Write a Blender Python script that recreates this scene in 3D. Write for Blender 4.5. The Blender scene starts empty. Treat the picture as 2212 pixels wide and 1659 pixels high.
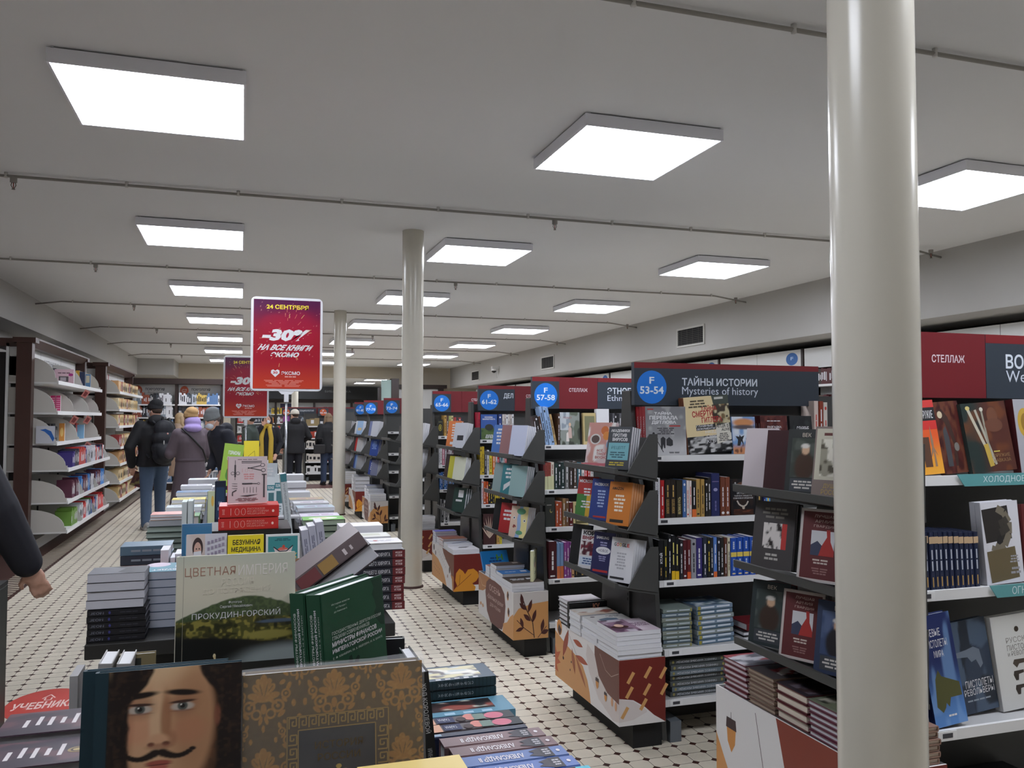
import bpy, bmesh, math, random
import numpy as np
from mathutils import Matrix, Vector
random.seed(7)
S = bpy.context.scene
COL = S.collection
PI = math.pi

# ---------------------------------------------------------------- camera, world, exposure
F_PX, YAW, PITCH, ROLL, CZ = 1806.909, 0.312290, 0.041722, 0.000759, 1.56869
W_PX, H_PX = 2212, 1659
_f = Vector((math.sin(YAW)*math.cos(PITCH), math.cos(YAW)*math.cos(PITCH), math.sin(PITCH)))
_r0 = Vector((math.cos(YAW), -math.sin(YAW), 0)); _u0 = _r0.cross(_f)
_r = _r0*math.cos(ROLL)+_u0*math.sin(ROLL); _u = -_r0*math.sin(ROLL)+_u0*math.cos(ROLL)
EYE = Vector((0, 0, CZ))
cam_d = bpy.data.cameras.new('camera'); cam = bpy.data.objects.new('camera', cam_d); COL.objects.link(cam)
cam.matrix_world = Matrix(((_r.x, _u.x, -_f.x, 0), (_r.y, _u.y, -_f.y, 0), (_r.z, _u.z, -_f.z, CZ), (0, 0, 0, 1)))
cam_d.sensor_fit = 'HORIZONTAL'; cam_d.sensor_width = 36.0; cam_d.lens = F_PX/W_PX*36.0
cam_d.clip_start = 0.05; cam_d.clip_end = 200
S.camera = cam
world = bpy.data.worlds.new('world'); S.world = world; world.use_nodes = True
world.node_tree.nodes['Background'].inputs[0].default_value = (0.9, 0.95, 1, 1)
world.node_tree.nodes['Background'].inputs[1].default_value = 0.02
S.view_settings.view_transform = 'Standard'; S.view_settings.look = 'None'
S.view_settings.gamma = 1.0; S.view_settings.use_curve_mapping = False
S.view_settings.exposure = 0.12
LAMP_STRENGTH = 17.5

def ray(x, y): return _f + _r*((x-W_PX/2)/F_PX) - _u*((y-H_PX/2)/F_PX)
def aty(x, y, Y): d = ray(x, y); return EYE + d*(Y/d.y)
def atx(x, y, X): d = ray(x, y); return EYE + d*(X/d.x)
def atz(x, y, Z): d = ray(x, y); return EYE + d*((Z-CZ)/d.z)

# ---------------------------------------------------------------- materials
def lin(c):
    return tuple((v/255/12.92 if v/255 <= .04045 else ((v/255+.055)/1.055)**2.4) for v in c)
_M = {}
def mat(c, rough=.5, metal=0.0, spec=.5, var=0.0, scale=6.0):
    key = (tuple(c), rough, metal, spec, var, scale)
    if key in _M: return _M[key]
    m = bpy.data.materials.new('paint_%d' % len(_M)); m.use_nodes = True
    nt = m.node_tree; b = nt.nodes['Principled BSDF']
    l = lin(c); b.inputs['Base Color'].default_value = (*l, 1)
    b.inputs['Roughness'].default_value = rough; b.inputs['Metallic'].default_value = metal
    b.inputs['Specular IOR Level'].default_value = spec
    if var:
        tc = nt.nodes.new('ShaderNodeTexCoord'); n = nt.nodes.new('ShaderNodeTexNoise'); n.inputs['Scale'].default_value = scale
        n.inputs['Detail'].default_value = 6
        r = nt.nodes.new('ShaderNodeMapRange'); r.inputs[3].default_value = 1-var; r.inputs[4].default_value = 1+var
        mx = nt.nodes.new('ShaderNodeMix'); mx.data_type = 'RGBA'; mx.blend_type = 'MULTIPLY'; mx.inputs[0].default_value = 1
        mx.inputs[6].default_value = (*l, 1)
        nt.links.new(tc.outputs['Object'], n.inputs['Vector']); nt.links.new(n.outputs['Fac'], r.inputs[0])
        nt.links.new(r.outputs[0], mx.inputs[7]); nt.links.new(mx.outputs[2], b.inputs['Base Color'])
    _M[key] = m; return m
def emis(c, s):
    key = ('e', c, s)
    if key in _M: return _M[key]
    m = bpy.data.materials.new('lamp_glow'); m.use_nodes = True; nt = m.node_tree
    b = nt.nodes['Principled BSDF']; b.inputs['Base Color'].default_value = (.8, .8, .8, 1)
    b.inputs['Emission Color'].default_value = (*lin(c), 1); b.inputs['Emission Strength'].default_value = s
    _M[key] = m; return m
def picture_mat(rough=.35):
    key = ('pic', rough)
    if key in _M: return _M[key]
    m = bpy.data.materials.new('printed_picture'); m.use_nodes = True; nt = m.node_tree
    a = nt.nodes.new('ShaderNodeAttribute'); a.attribute_name = 'Col'
    b = nt.nodes['Principled BSDF']; b.inputs['Roughness'].default_value = rough
    nt.links.new(a.outputs['Color'], b.inputs['Base Color'])
    _M[key] = m; return m
def page_mat(c=(222, 222, 224)):
    key = ('page', c)
    if key in _M: return _M[key]
    m = bpy.data.materials.new('page_edges'); m.use_nodes = True; nt = m.node_tree; b = nt.nodes['Principled BSDF']
    tc = nt.nodes.new('ShaderNodeTexCoord'); w = nt.nodes.new('ShaderNodeTexWave'); w.bands_direction = 'Y'
    w.inputs['Scale'].default_value = 160; w.inputs['Distortion'].default_value = 1.5
    r = nt.nodes.new('ShaderNodeMapRange'); r.inputs[3].default_value = .86; r.inputs[4].default_value = 1.0
    mx = nt.nodes.new('ShaderNodeMix'); mx.data_type = 'RGBA'; mx.blend_type = 'MULTIPLY'; mx.inputs[0].default_value = 1
    mx.inputs[6].default_value = (*lin(c), 1)
    nt.links.new(tc.outputs['Object'], w.inputs['Vector']); nt.links.new(w.outputs['Fac'], r.inputs[0])
    nt.links.new(r.outputs[0], mx.inputs[7]); nt.links.new(mx.outputs[2], b.inputs['Base Color'])
    b.inputs['Roughness'].default_value = .8
    _M[key] = m; return m

# ---------------------------------------------------------------- mesh builder
_T = {}
def text_geo(s, bold=0.0):
    k = (s, bold)
    if k not in _T:
        cu = bpy.data.curves.new('lettering', 'FONT'); cu.body = s; cu.size = 1; cu.resolution_u = 2; cu.offset = bold
        cu.align_x = 'CENTER'; cu.space_line = 1.0
        o = bpy.data.objects.new('lettering', cu)
        me = bpy.data.meshes.new_from_object(o)
        V = np.array([v.co[:2] for v in me.vertices]) if len(me.vertices) else np.zeros((0, 2))
        Fc = [tuple(p.vertices) for p in me.polygons]
        bpy.data.objects.remove(o); bpy.data.curves.remove(cu); bpy.data.meshes.remove(me)
        if len(V):
            lo, hi = V.min(0), V.max(0); V = (V-lo)/np.maximum(hi-lo, 1e-6)
        _T[k] = (V, Fc)
    return _T[k]

class PB:
    def __init__(s): s.v = []; s.f = []; s.m = []; s.mats = []; s.c = {}; s.sm = []
    def mi(s, m):
        if m not in s.mats: s.mats.append(m)
        return s.mats.index(m)
    def poly(s, pts, m, smooth=False):
        n = len(s.v); s.v += [tuple(p) for p in pts]; s.f.append(tuple(range(n, n+len(pts)))); s.m.append(s.mi(m)); s.sm.append(smooth)
    def mesh(s, V, F, m, smooth=False):
        n = len(s.v); s.v += [tuple(p) for p in V]; k = s.mi(m)
        for f in F: s.f.append(tuple(n+i for i in f)); s.m.append(k); s.sm.append(smooth)
    def hexa(s, P, m):
        s.mesh(P, [(0, 3, 2, 1), (4, 5, 6, 7), (0, 1, 5, 4), (1, 2, 6, 5), (2, 3, 7, 6), (3, 0, 4, 7)], m)
    def box(s, x0, x1, y0, y1, z0, z1, m, M=None):
        P = [Vector(p) for p in ((x0, y0, z0), (x1, y0, z0), (x1, y1, z0), (x0, y1, z0), (x0, y0, z1), (x1, y0, z1), (x1, y1, z1), (x0, y1, z1))]
        if M is not None: P = [M @ p for p in P]
        s.hexa(P, m)
    def prism(s, pts2, axis, a0, a1, m):
        # polygon pts2 extruded along axis (0 x: pts are (y,z); 1 y: pts are (x,z); 2 z: pts are (x,y))
        def mk(p, a): return (a, p[0], p[1]) if axis == 0 else (p[0], a, p[1]) if axis == 1 else (p[0], p[1], a)
        n = len(pts2); V = [mk(p, a0) for p in pts2]+[mk(p, a1) for p in pts2]
        F = [tuple(range(n))[::-1], tuple(range(n, 2*n))]+[(i, (i+1) % n, n+(i+1) % n, n+i) for i in range(n)]
        s.mesh(V, F, m)
    def lathe(s, prof, c, m, n=24, axis=2, smooth=True, a0=0, a1=2*PI):
        V = []; k = len(prof)
        for i in range(n):
            a = 2*PI*i/n; ca, sa = math.cos(a), math.sin(a)
            for r, z in prof:
                p = (r*ca, r*sa, z) if axis == 2 else (r*ca, z, r*sa) if axis == 1 else (z, r*ca, r*sa)
                V.append((c[0]+p[0], c[1]+p[1], c[2]+p[2]))
        F = []
        for i in range(n):
            j = (i+1) % n
            for q in range(k-1): F.append((i*k+q, j*k+q, j*k+q+1, i*k+q+1))
        s.mesh(V, F, m, smooth)
        if prof[0][0] > 1e-5: s.mesh([V[i*k] for i in range(n)], [tuple(range(n))[::-1]], m)
        if prof[-1][0] > 1e-5: s.mesh([V[i*k+k-1] for i in range(n)], [tuple(range(n))], m)
    def tube(s, pts, r, m, n=8):
        pts = [Vector(p) for p in pts]; rs = r if isinstance(r, (list, tuple)) else [r]*len(pts)
        V = []; k = len(pts)
        for i, p in enumerate(pts):
            d = (pts[min(i+1, k-1)]-pts[max(i-1, 0)]).normalized()
            a = d.orthogonal().normalized() if i == 0 else (a_-d*a_.dot(d)).normalized()
            a_ = a; b = d.cross(a)
            for j in range(n):
                t = 2*PI*j/n; V.append(p+(a*math.cos(t)+b*math.sin(t))*rs[i])
        F = [(i*n+j, i*n+(j+1) % n, (i+1)*n+(j+1) % n, (i+1)*n+j) for i in range(k-1) for j in range(n)]
        F += [tuple(range(n))[::-1], tuple(range((k-1)*n, k*n))]
        s.mesh(V, F, m, True)
    def ellip(s, c, r, m, nu=14, nv=9, M=None):
        V = []; 
        for i in range(nv+1):
            th = PI*i/nv
            for j in range(nu):
                ph = 2*PI*j/nu
                p = Vector((r[0]*math.sin(th)*math.cos(ph), r[1]*math.sin(th)*math.sin(ph), r[2]*math.cos(th)))
                if M is not None: p = M @ p
                V.append((c[0]+p[0], c[1]+p[1], c[2]+p[2]))
        F = [(i*nu+j, (i+1)*nu+j, (i+1)*nu+(j+1) % nu, i*nu+(j+1) % nu) for i in range(nv) for j in range(nu)]
        s.mesh(V, F, m, True)
    def loft(s, rings, m, n=16):
        # rings: (x, y, z, rx, ry)
        V = []
        for (x, y, z, rx, ry) in rings:
            for j in range(n):
                t = 2*PI*j/n; V.append((x+rx*math.cos(t), y+ry*math.sin(t), z))
        k = len(rings)
        F = [(i*n+j, i*n+(j+1) % n, (i+1)*n+(j+1) % n, (i+1)*n+j) for i in range(k-1) for j in range(n)]
        F += [tuple(range(n))[::-1], tuple(range((k-1)*n, k*n))]
        s.mesh(V, F, m, True)
    # flat art on a plane: o origin, a/b vectors spanning the rectangle u,v in 0..1, nrm outward
    def art(s, items, o, a, b, e0=.00025, de=.00008, skip=None):
        o, a, b = Vector(o), Vector(a), Vector(b); nrm = a.cross(b).normalized(); la, lb = a.length, b.length
        for i, it in enumerate(items):
            e = nrm*(e0+de*i); P = lambda u, v: o+a*u+b*v+e
            k = it[0]
            if k == 'r':
                _, u0, v0, u1, v1, c = it[:6]; s.poly([P(u0, v0), P(u1, v0), P(u1, v1), P(u0, v1)], c if not isinstance(c, tuple) else mat(c, *(it[6:])))
            elif k == 'p':
                pts = it[1]; c = it[2]
                ar = sum(pts[q][0]*pts[(q+1) % len(pts)][1]-pts[(q+1) % len(pts)][0]*pts[q][1] for q in range(len(pts)))
                if ar < 0: pts = pts[::-1]
                s.poly([P(u, v) for u, v in pts], mat(c))
            elif k == 'e':
                _, cu, cv, ru, rv, c = it[:6]; an = it[6] if len(it) > 6 else 0; n = 28
                pts = []
                for q in range(n):
                    t = 2*PI*q/n; x, y = ru*math.cos(t)*la, rv*math.sin(t)*lb
                    pts.append(P(cu+(x*math.cos(an)-y*math.sin(an))/la, cv+(x*math.sin(an)+y*math.cos(an))/lb))
                s.poly(pts, mat(c))
            elif k == 't':
                _, st, u0, v0, u1, v1, c = it[:7]; bold = it[7] if len(it) > 7 else .0
                sk = it[8] if len(it) > 8 else 0.0
                V, Fc = text_geo(st, bold)
                if len(V): s.mesh([P(u0+(u1-u0)*(q[0]+sk*(q[1]-.5)), v0+(v1-v0)*q[1]) for q in V], Fc, mat(c) if isinstance(c, tuple) else c)
            elif k == 'g':       # greeked lines of small print
                _, u0, v0, u1, v1, n, c = it[:7]; rnd = random.Random(n*7+int(u0*100))
                hh = (v1-v0)/n
                for q in range(n):
                    wdt = (u1-u0)*rnd.uniform(.6, 1); uc = (u0+u1)/2; vv = v0+hh*q
                    nw = rnd.randint(2, 4); x = uc-wdt/2
                    for w in range(nw):
                        ww = wdt/nw*.85; s.poly([P(x, vv+hh*.2), P(x+ww, vv+hh*.2), P(x+ww, vv+hh*.75), P(x, vv+hh*.75)], mat(c)); x += wdt/nw
            elif k == 'l':       # polyline stroke
                _, pts, wd, c = it[:4]
                for (p, q) in zip(pts[:-1], pts[1:]):
                    d = Vector(((q[0]-p[0])*la, (q[1]-p[1])*lb)); L = max(d.length, 1e-6); nx, ny = -d.y/L*wd/2, d.x/L*wd/2
                    s.poly([P(p[0]+nx/la, p[1]+ny/lb), P(p[0]-nx/la, p[1]-ny/lb), P(q[0]-nx/la, q[1]-ny/lb), P(q[0]+nx/la, q[1]+ny/lb)], mat(c))
            elif k == 'pic':     # painted grid: array rows bottom to top, linear rgb
                _, u0, v0, u1, v1, A = it[:6]; ny, nx = A.shape[:2]; n0 = len(s.v); mk = s.mi(picture_mat(it[6] if len(it) > 6 else .35))
                for y in range(ny):
                    for x in range(nx):
                        s.c[len(s.v)] = A[y, x]; s.v.append(tuple(P(u0+(u1-u0)*x/(nx-1), v0+(v1-v0)*y/(ny-1))))
                for y in range(ny-1):
                    for x in range(nx-1):
                        q = n0+y*nx+x; s.f.append((q, q+1, q+nx+1, q+nx)); s.m.append(mk); s.sm.append(False)
    def data(s, name):
        me = bpy.data.meshes.new(name); me.from_pydata(s.v, [], s.f)
        for m in s.mats: me.materials.append(m)
        me.polygons.foreach_set('material_index', s.m); me.polygons.foreach_set('use_smooth', s.sm)
        if s.c:
            at = me.attributes.new('Col', 'FLOAT_COLOR', 'POINT'); A = np.ones((len(s.v), 4), np.float32)
            for i, c in s.c.items(): A[i, :3] = c
            at.data.foreach_set('color', A.ravel())
        me.validate(); me.update(); return me
    def build(s, name, parent=None, M=None): return link(name, s.data(name), parent, M)

def link(name, data, parent=None, M=None):
    o = bpy.data.objects.new(name, data); COL.objects.link(o)
    if parent is not None: o.parent = parent
    if M is not None: o.matrix_basis = M
    return o
def empty(name, M=None): return link(name, None, None, M)
def tag(o, label=None, cat=None, group=None, kind=None):
    if label: o['label'] = label
    if cat: o['category'] = cat
    if group: o['group'] = group
    if kind: o['kind'] = kind
    return o
def bevel(o, w=.004, n=2):
    b = o.modifiers.new('bevel', 'BEVEL'); b.width = w; b.segments = n; b.limit_method = 'ANGLE'; b.angle_limit = .7; return o
def T(x, y, z): return Matrix.Translation((x, y, z))
def RZ(a): return Matrix.Rotation(a, 4, 'Z')
def RX(a): return Matrix.Rotation(a, 4, 'X')
def RY(a): return Matrix.Rotation(a, 4, 'Y')
ORD = 'first second third fourth fifth sixth seventh eighth ninth tenth eleventh twelfth thirteenth fourteenth fifteenth sixteenth seventeenth eighteenth nineteenth twentieth'.split()
ORD += ['twenty-'+o for o in ORD[:9]]+['thirtieth']+['thirty-'+o for o in ORD[:9]]
NAMED = {'black': (18, 18, 22), 'charcoal': (52, 54, 58), 'grey': (128, 128, 132), 'pale grey': (190, 190, 194), 'white': (238, 238, 240), 'cream': (232, 222, 190), 'red': (196, 38, 38),
 'burgundy': (96, 26, 34), 'orange': (228, 122, 44), 'yellow': (238, 208, 40), 'ochre': (186, 150, 66), 'green': (74, 140, 66), 'dark green': (30, 74, 50), 'pale green': (160, 190, 140), 'teal': (50, 136, 140),
 'light blue': (130, 180, 220), 'blue': (44, 92, 180), 'navy': (24, 34, 76), 'purple': (100, 54, 130), 'lilac': (186, 160, 200), 'pink': (226, 120, 150), 'magenta': (190, 40, 110), 'brown': (92, 58, 40), 'tan': (190, 150, 110), 'grey-blue': (96, 120, 144)}
def cname(c): return min(NAMED, key=lambda k: sum((a-b)**2 for a, b in zip(NAMED[k], c)))

# ---------------------------------------------------------------- books
_B = {}
BOOKS = [0, 0]
def book_mesh(w, h, t, c, hard, pages, art, spine, spine_c):
    pb = PB(); cm = mat(c, .38); sm = mat(spine_c or c, .4)
    k = .0028 if hard else .0008
    pb.box(0, w, 0, k, 0, h, cm); pb.box(0, w, t-k, t, 0, h, cm)
    pb.box(-.0015 if hard else 0, k, k, t-k, 0, h, sm)
    if spine_c: pb.box(-.0018, .0002, 0, t, 0, h, sm)
    if art: pb.art(art, (0, 0, 0), (w, 0, 0), (0, 0, h))
    if spine: pb.art(spine, (-.0020 if (hard or spine_c) else -.0002, 0, 0), (0, 0, h), (0, t, 0))
    pp = PB(); i = .004 if hard else .0006
    pp.box(k, w-i, k, t-k, i, h-i, page_mat(pages))
    return pb.data('book_cover'), pp.data('page_block')
def book(M, w, h, t, c, label=None, group=None, hard=True, pages=(222, 222, 224), art=None, spine=None, key=None, parent=None, spine_c=None, kind=None, cat='book'):
    key = key if key is not None else (round(w, 3), round(h, 3), round(t, 3), tuple(c), hard, pages, spine_c, id(art) if art else 0, id(spine) if spine else 0)
    if key not in _B: _B[key] = book_mesh(w, h, t, c, hard, pages, art, spine, spine_c)+(art, spine)
    cv, pg = _B[key][:2]
    o = empty(kind or ('hardcover_book' if hard else 'paperback_book'), M)
    link('cover', cv, o); link('page_block', pg, o)
    tag(o, label, cat, group); return o
def M_stand(x, y, z, yaw=0, lean=0, roll=0): return T(x, y, z) @ RZ(yaw) @ RX(-lean) @ RY(roll)
def M_lie(x, y, z, t, yaw=0): return T(x, y, z+t) @ RZ(yaw) @ RX(-PI/2)        # cover up, spine towards local -X
def bkind(hard): return 'hardcover' if hard else 'paperback'
def px_face(x0, y0, x1, y1, Y, turned=False):
    """upright cover whose top corners show at (x0,y0) and (x1,y1); first one at depth Y -> x, y, ztop, width, yaw"""
    p = aty(x0, y0, Y); q = atz(x1, y1, p.z) if turned else aty(x1, y1, Y); d = q-p
    if not turned: return p.x, p.y, p.z, q.x-p.x, 0.0
    return p.x, p.y, p.z, d.length, math.atan2(d.y, d.x)

# ---------------------------------------------------------------- setting
CEIL = 3.352
def floor_mat():
    m = bpy.data.materials.new('octagon_tiles'); m.use_nodes = True; nt = m.node_tree; N = nt.nodes; L = nt.links
    b = N['Principled BSDF']; b.inputs['Roughness'].default_value = .42
    tc = N.new('ShaderNodeTexCoord'); sep = N.new('ShaderNodeSeparateXYZ'); L.new(tc.outputs['Object'], sep.inputs[0])
    def mt(op, a, bb=None, cc=None):
        n = N.new('ShaderNodeMath'); n.operation = op
        for i, v in enumerate((a, bb, cc)):
            if v is None: continue
            if isinstance(v, (int, float)): n.inputs[i].default_value = v
            else: L.new(v, n.inputs[i])
        return n.outputs[0]
    X, Y = sep.outputs[0], sep.outputs[1]
    def frac(v, off): return mt('ABSOLUTE', mt('SUBTRACT', mt('FRACT', mt('MULTIPLY_ADD', v, 10.0, off)), .5))   # 0 at .5 ; .5 at lattice line
    # lattice points at (FX + i t, FY + j t)
    ax = mt('SUBTRACT', .5, frac(X, -FX*10)); ay = mt('SUBTRACT', .5, frac(Y, -FY*10))     # distance to the lattice lines
    dot = mt('LESS_THAN', mt('ADD', ax, ay), .20)
    grout = mt('LESS_THAN', mt('MINIMUM', ax, ay), .016)
    ring = mt('LESS_THAN', mt('ABSOLUTE', mt('SUBTRACT', mt('ADD', ax, ay), .20)), .012)
    nz = N.new('ShaderNodeTexNoise'); nz.inputs['Scale'].default_value = 1.3; nz.inputs['Detail'].default_value = 5; L.new(tc.outputs['Object'], nz.inputs['Vector'])
    wn = N.new('ShaderNodeTexWhiteNoise'); wn.noise_dimensions = '2D'
    cb = N.new('ShaderNodeCombineXYZ'); L.new(mt('FLOOR', mt('MULTIPLY_ADD', X, 10.0, -FX*10)), cb.inputs[0]); L.new(mt('FLOOR', mt('MULTIPLY_ADD', Y, 10.0, -FY*10)), cb.inputs[1]); L.new(cb.outputs[0], wn.inputs['Vector'])
    shade = mt('ADD', mt('MULTIPLY_ADD', nz.outputs['Fac'], .22, .85), mt('MULTIPLY', wn.outputs['Value'], .07))
    def mix(f, a, c):
        n = N.new('ShaderNodeMix'); n.data_type = 'RGBA'
        if isinstance(f, float): n.inputs[0].default_value = f
        else: L.new(f, n.inputs[0])
        for i, v in ((6, a), (7, c)):
            if isinstance(v, tuple): n.inputs[i].default_value = (*lin(v), 1)
            else: L.new(v, n.inputs[i])
        return n.outputs[2]
    c = mix(grout, (214, 205, 187), (96, 86, 76)); c = mix(dot, c, (64, 34, 28)); c = mix(ring, c, (70, 54, 46))
    def band(v, a, bb): return mt('MULTIPLY', mt('GREATER_THAN', v, a), mt('LESS_THAN', v, bb))
    # border along the left wall and the brown strip across the hall
    st = mt('LESS_THAN', mt('FRACT', mt('MULTIPLY', Y, 10.0)), .45); c2 = mix(st, (176, 166, 148), (58, 32, 28))
    c = mix(band(X, -2.16, -1.90), c, c2); c = mix(band(X, -1.93, -1.895), c, (64, 36, 30)); c = mix(band(X, -9.0, -2.14), c, (64, 36, 30))
    c = mix(mt('MULTIPLY', band(Y, 19.35, 20.7), mt('GREATER_THAN', X, -1.5)), c, mix(grout, (92, 58, 52), (60, 40, 36)))
    mul = N.new('ShaderNodeMix'); mul.data_type = 'RGBA'; mul.blend_type = 'MULTIPLY'; mul.inputs[0].default_value = 1
    L.new(c, mul.inputs[6]); cs = N.new('ShaderNodeCombineXYZ')
    for i in range(3): L.new(shade, cs.inputs[i])
    L.new(cs.outputs[0], mul.inputs[7]); L.new(mul.outputs[2], b.inputs['Base Color'])
    return m
FX, FY = 1.498, 3.648
WALL = mat((184, 182, 178), .8, var=.05, scale=1.2); CEILM = mat((228, 228, 228), .85, var=.03, scale=.8)
def struct(name, boxes, m):
    pb = PB()
    for b in boxes: pb.box(*b, m)
    o = pb.build(name); tag(o, kind='structure'); return o
struct('floor', [(-4, 11, -3.2, 47, -.1, 0)], floor_mat())
struct('ceiling', [(-4, 11, -3.2, 47, CEIL, CEIL+.1)], CEILM)
struct('wall_left', [(-3.6, -3.4, -3.2, 29.2, 0, CEIL)], WALL)
struct('wall_right', [(8.2, 8.4, -3.2, 29.2, 0, CEIL)], WALL)
struct('wall_rear', [(-3.6, 8.4, -3.2, -3.0, 0, CEIL)], WALL)
struct('wall_front', [(-3.6, -.35, 28.8, 29.2, 0, CEIL), (5.1, 8.4, 28.8, 29.2, 0, CEIL), (-.35, 5.1, 28.8, 29.2, 2.97, CEIL)], mat((196, 186, 168), .85, var=.05, scale=1.2))
struct('wall_second_room', [(-1.6, 10.6, 45.6, 45.8, 0, CEIL), (-1.8, -1.6, 29.2, 45.8, 0, CEIL), (10.4, 10.6, 29.2, 45.8, 0, CEIL)], WALL)
struct('beam_left', [(-3.4, -2.95, -3, 26.8, 2.87, CEIL), (-3.4, -1.95, 26.8, 28.8, 2.87, CEIL)], WALL)
struct('beam_right', [(7.0, 8.2, -3, 28.8, 2.65, CEIL)], WALL)
struct('trim_right_wall', [(8.06, 8.2, -3, 28.8, 2.56, 2.65)], mat((30, 28, 27), .6))

# pillars
for i, (y, lab) in enumerate(((1.66, 'round cream pillar rising in front of the weapons shelves'), (7.8, 'round cream pillar between the display tables and the F 65-66 bookcase'),
                 (13.98, 'round cream pillar beyond the green book stacks'), (26.2, 'round cream pillar far off behind the tall red sale sign'))):
    x = 1.465 if i == 0 else 1.53
    rr = .1 if i == 0 else .101
    pb = PB(); pb.lathe([(rr, 0.012), (rr, CEIL)], (x, y, 0), mat((208, 203, 189), .22, var=.03, scale=2.0), 48)
    o = pb.build('pillar'); tag(o, lab, 'pillar', 'round pillars', 'structure')
    pb = PB(); pb.lathe([(rr+.012, 0), (rr+.012, .012), (rr, .02)], (x, y, 0), mat((70, 44, 38), .7), 48); pb.build('base_ring', o)

# ceiling lights
DIFF = emis((238, 243, 255), LAMP_STRENGTH)
def lamp_meshes():
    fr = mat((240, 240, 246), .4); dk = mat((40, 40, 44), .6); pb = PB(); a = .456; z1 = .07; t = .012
    pb.box(-a, a, -a, -a+t, 0, z1, fr); pb.box(-a, a, a-t, a, 0, z1, fr); pb.box(-a, -a+t, -a+t, a-t, 0, z1, fr); pb.box(a-t, a, -a+t, a-t, 0, z1, fr)
    pb.box(-a+t, a-t, -a+t, a-t, z1-.01, z1, fr)
    f = pb.data('light_frame')
    pd = PB(); pd.box(-a+t, a-t, -a+t, a-t, 0.004, .01, DIFF); d = pd.data('light_diffuser')
    pm = PB(); pm.box(-.42, .42, -.42, .42, z1, z1+.0085, dk);  # mount, near-black to stand in for the shadow line under the ceiling
    for sx in (-1, 1):
        for sy in (-1, 1): pm.lathe([(.008, -.002), (.008, .008)], (sx*.43, sy*.452, z1), mat((220, 220, 224), .2, 1.0), 10)
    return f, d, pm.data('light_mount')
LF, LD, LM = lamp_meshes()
def lamp(x, y, lab):
    o = empty('ceiling_light', T(x, y, 3.273)); link('frame', LF, o); link('diffuser', LD, o); link('shadow_gap_mount', LM, o)
    tag(o, lab, 'ceiling light', 'square ceiling lights')
for ci, (cx_, cn, rows) in enumerate(((-.457, 'in the row over the display tables', range(-1, 7)), (2.331, 'in the row over the aisle ends of the bookcases', range(-1, 7)), (5.14, 'in the row beside the beam with the vents', range(-1, 7)))):
    for k in rows:
        lamp(cx_, 4.43+.444+3.53*k, 'square ceiling light, %s %s' % (ORD[k] if k >= 0 else 'overhead one', cn))
for k, (x, y) in enumerate(((2.4, 31.5), (2.4, 35.0), (5.6, 33.5), (5.6, 37.0), (5.6, 40.5), (2.4, 38.5), (.2, 33), (8, 36))):
    lamp(x, y, 'square ceiling light in the second room, %s from the opening' % ORD[k])

# sprinkler pipes with heads
PIPE = mat((150, 146, 140), .5)
for i, y in enumerate((-.45, 3.14, 6.83, 10.42, 13.98, 17.6, 21.0, 24.7)):
    pb = PB(); x0, x1 = (-2.949, 6.999); z = CEIL-.026
    pb.tube([(x0, y, z-.05), (x0+.35, y, z), (x1-.6, y, z), (x1-.001, y+.12, z-.05)], .011, PIPE, 8)
    for q in range(12):
        xx = x0+.5+q*.8
        pb.tube([(xx, y, z-.014), (xx, y, CEIL-.001)], .014, mat((205, 203, 198), .6), 6)
    o = pb.build('sprinkler_pipe'); tag(o, 'thin grey sprinkler pipe clipped under the ceiling, %s one counting away from the entrance' % ORD[i], 'pipe', 'sprinkler pipes')
    for xs in (-1.6, 2.6, 6.75):
        pb = PB(); c = (xs, y, z-.01)
        pb.lathe([(.024, 0), (.024, -.034), (.016, -.036)][::-1], c, PIPE, 12)
        h = pb.build('sprinkler_head', o)
        pq = PB(); pq.tube([(xs-.012, y, z-.046), (xs-.016, y, z-.066), (xs-.003, y, z-.09)], .003, mat((120, 112, 100), .3, .8), 5)
        pq.tube([(xs+.012, y, z-.046), (xs+.016, y, z-.066), (xs+.003, y, z-.09)], .003, mat((120, 112, 100), .3, .8), 5)
        pq.tube([(xs, y, z-.046), (xs, y, z-.085)], .0035, mat((150, 60, 40), .3), 5)
        pq.lathe([(.012, -.096), (.012, -.092)], (xs, y, z), mat((120, 112, 100), .3, .8), 10); pq.build('nozzle', h)
# vents on the right beam
for i, (y, w) in enumerate(((12.12, .88), (18.86, .88), (25.4, .88))):
    o = empty('air_vent', T(6.998, y, 2.925)); fr = mat((200, 198, 192), .5)
    pb = PB(); a, h, t = w/2, .16, .03
    pb.box(-.02, 0, -a, a, -h, -h+t, fr); pb.box(-.02, 0, -a, a, h-t, h, fr); pb.box(-.02, 0, -a, -a+t, -h+t, h-t, fr); pb.box(-.02, 0, a-t, a, -h+t, h-t, fr); pb.build('frame', o)
    pb = PB(); pb.box(-.004, 0, -a+t, a-t, -h+t, h-t, mat((26, 26, 26), .8)); pb.build('backing', o)
    pb = PB()
    for q in range(9):
        z = -h+t+.016+q*.03; pb.box(-.016, -.006, -a+t, a-t, z, z+.006, mat((70, 68, 64), .5))
    for q in range(4): yy = -a+t+.15+q*.18; pb.box(-.012, -.008, yy, yy+.012, -h+t, h-t, mat((70, 68, 64), .5))
    pb.build('louvre', o)
    tag(o, 'dark louvred air vent on the side of the beam, %s from the entrance' % ORD[i], 'vent', 'beam vents')
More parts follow.
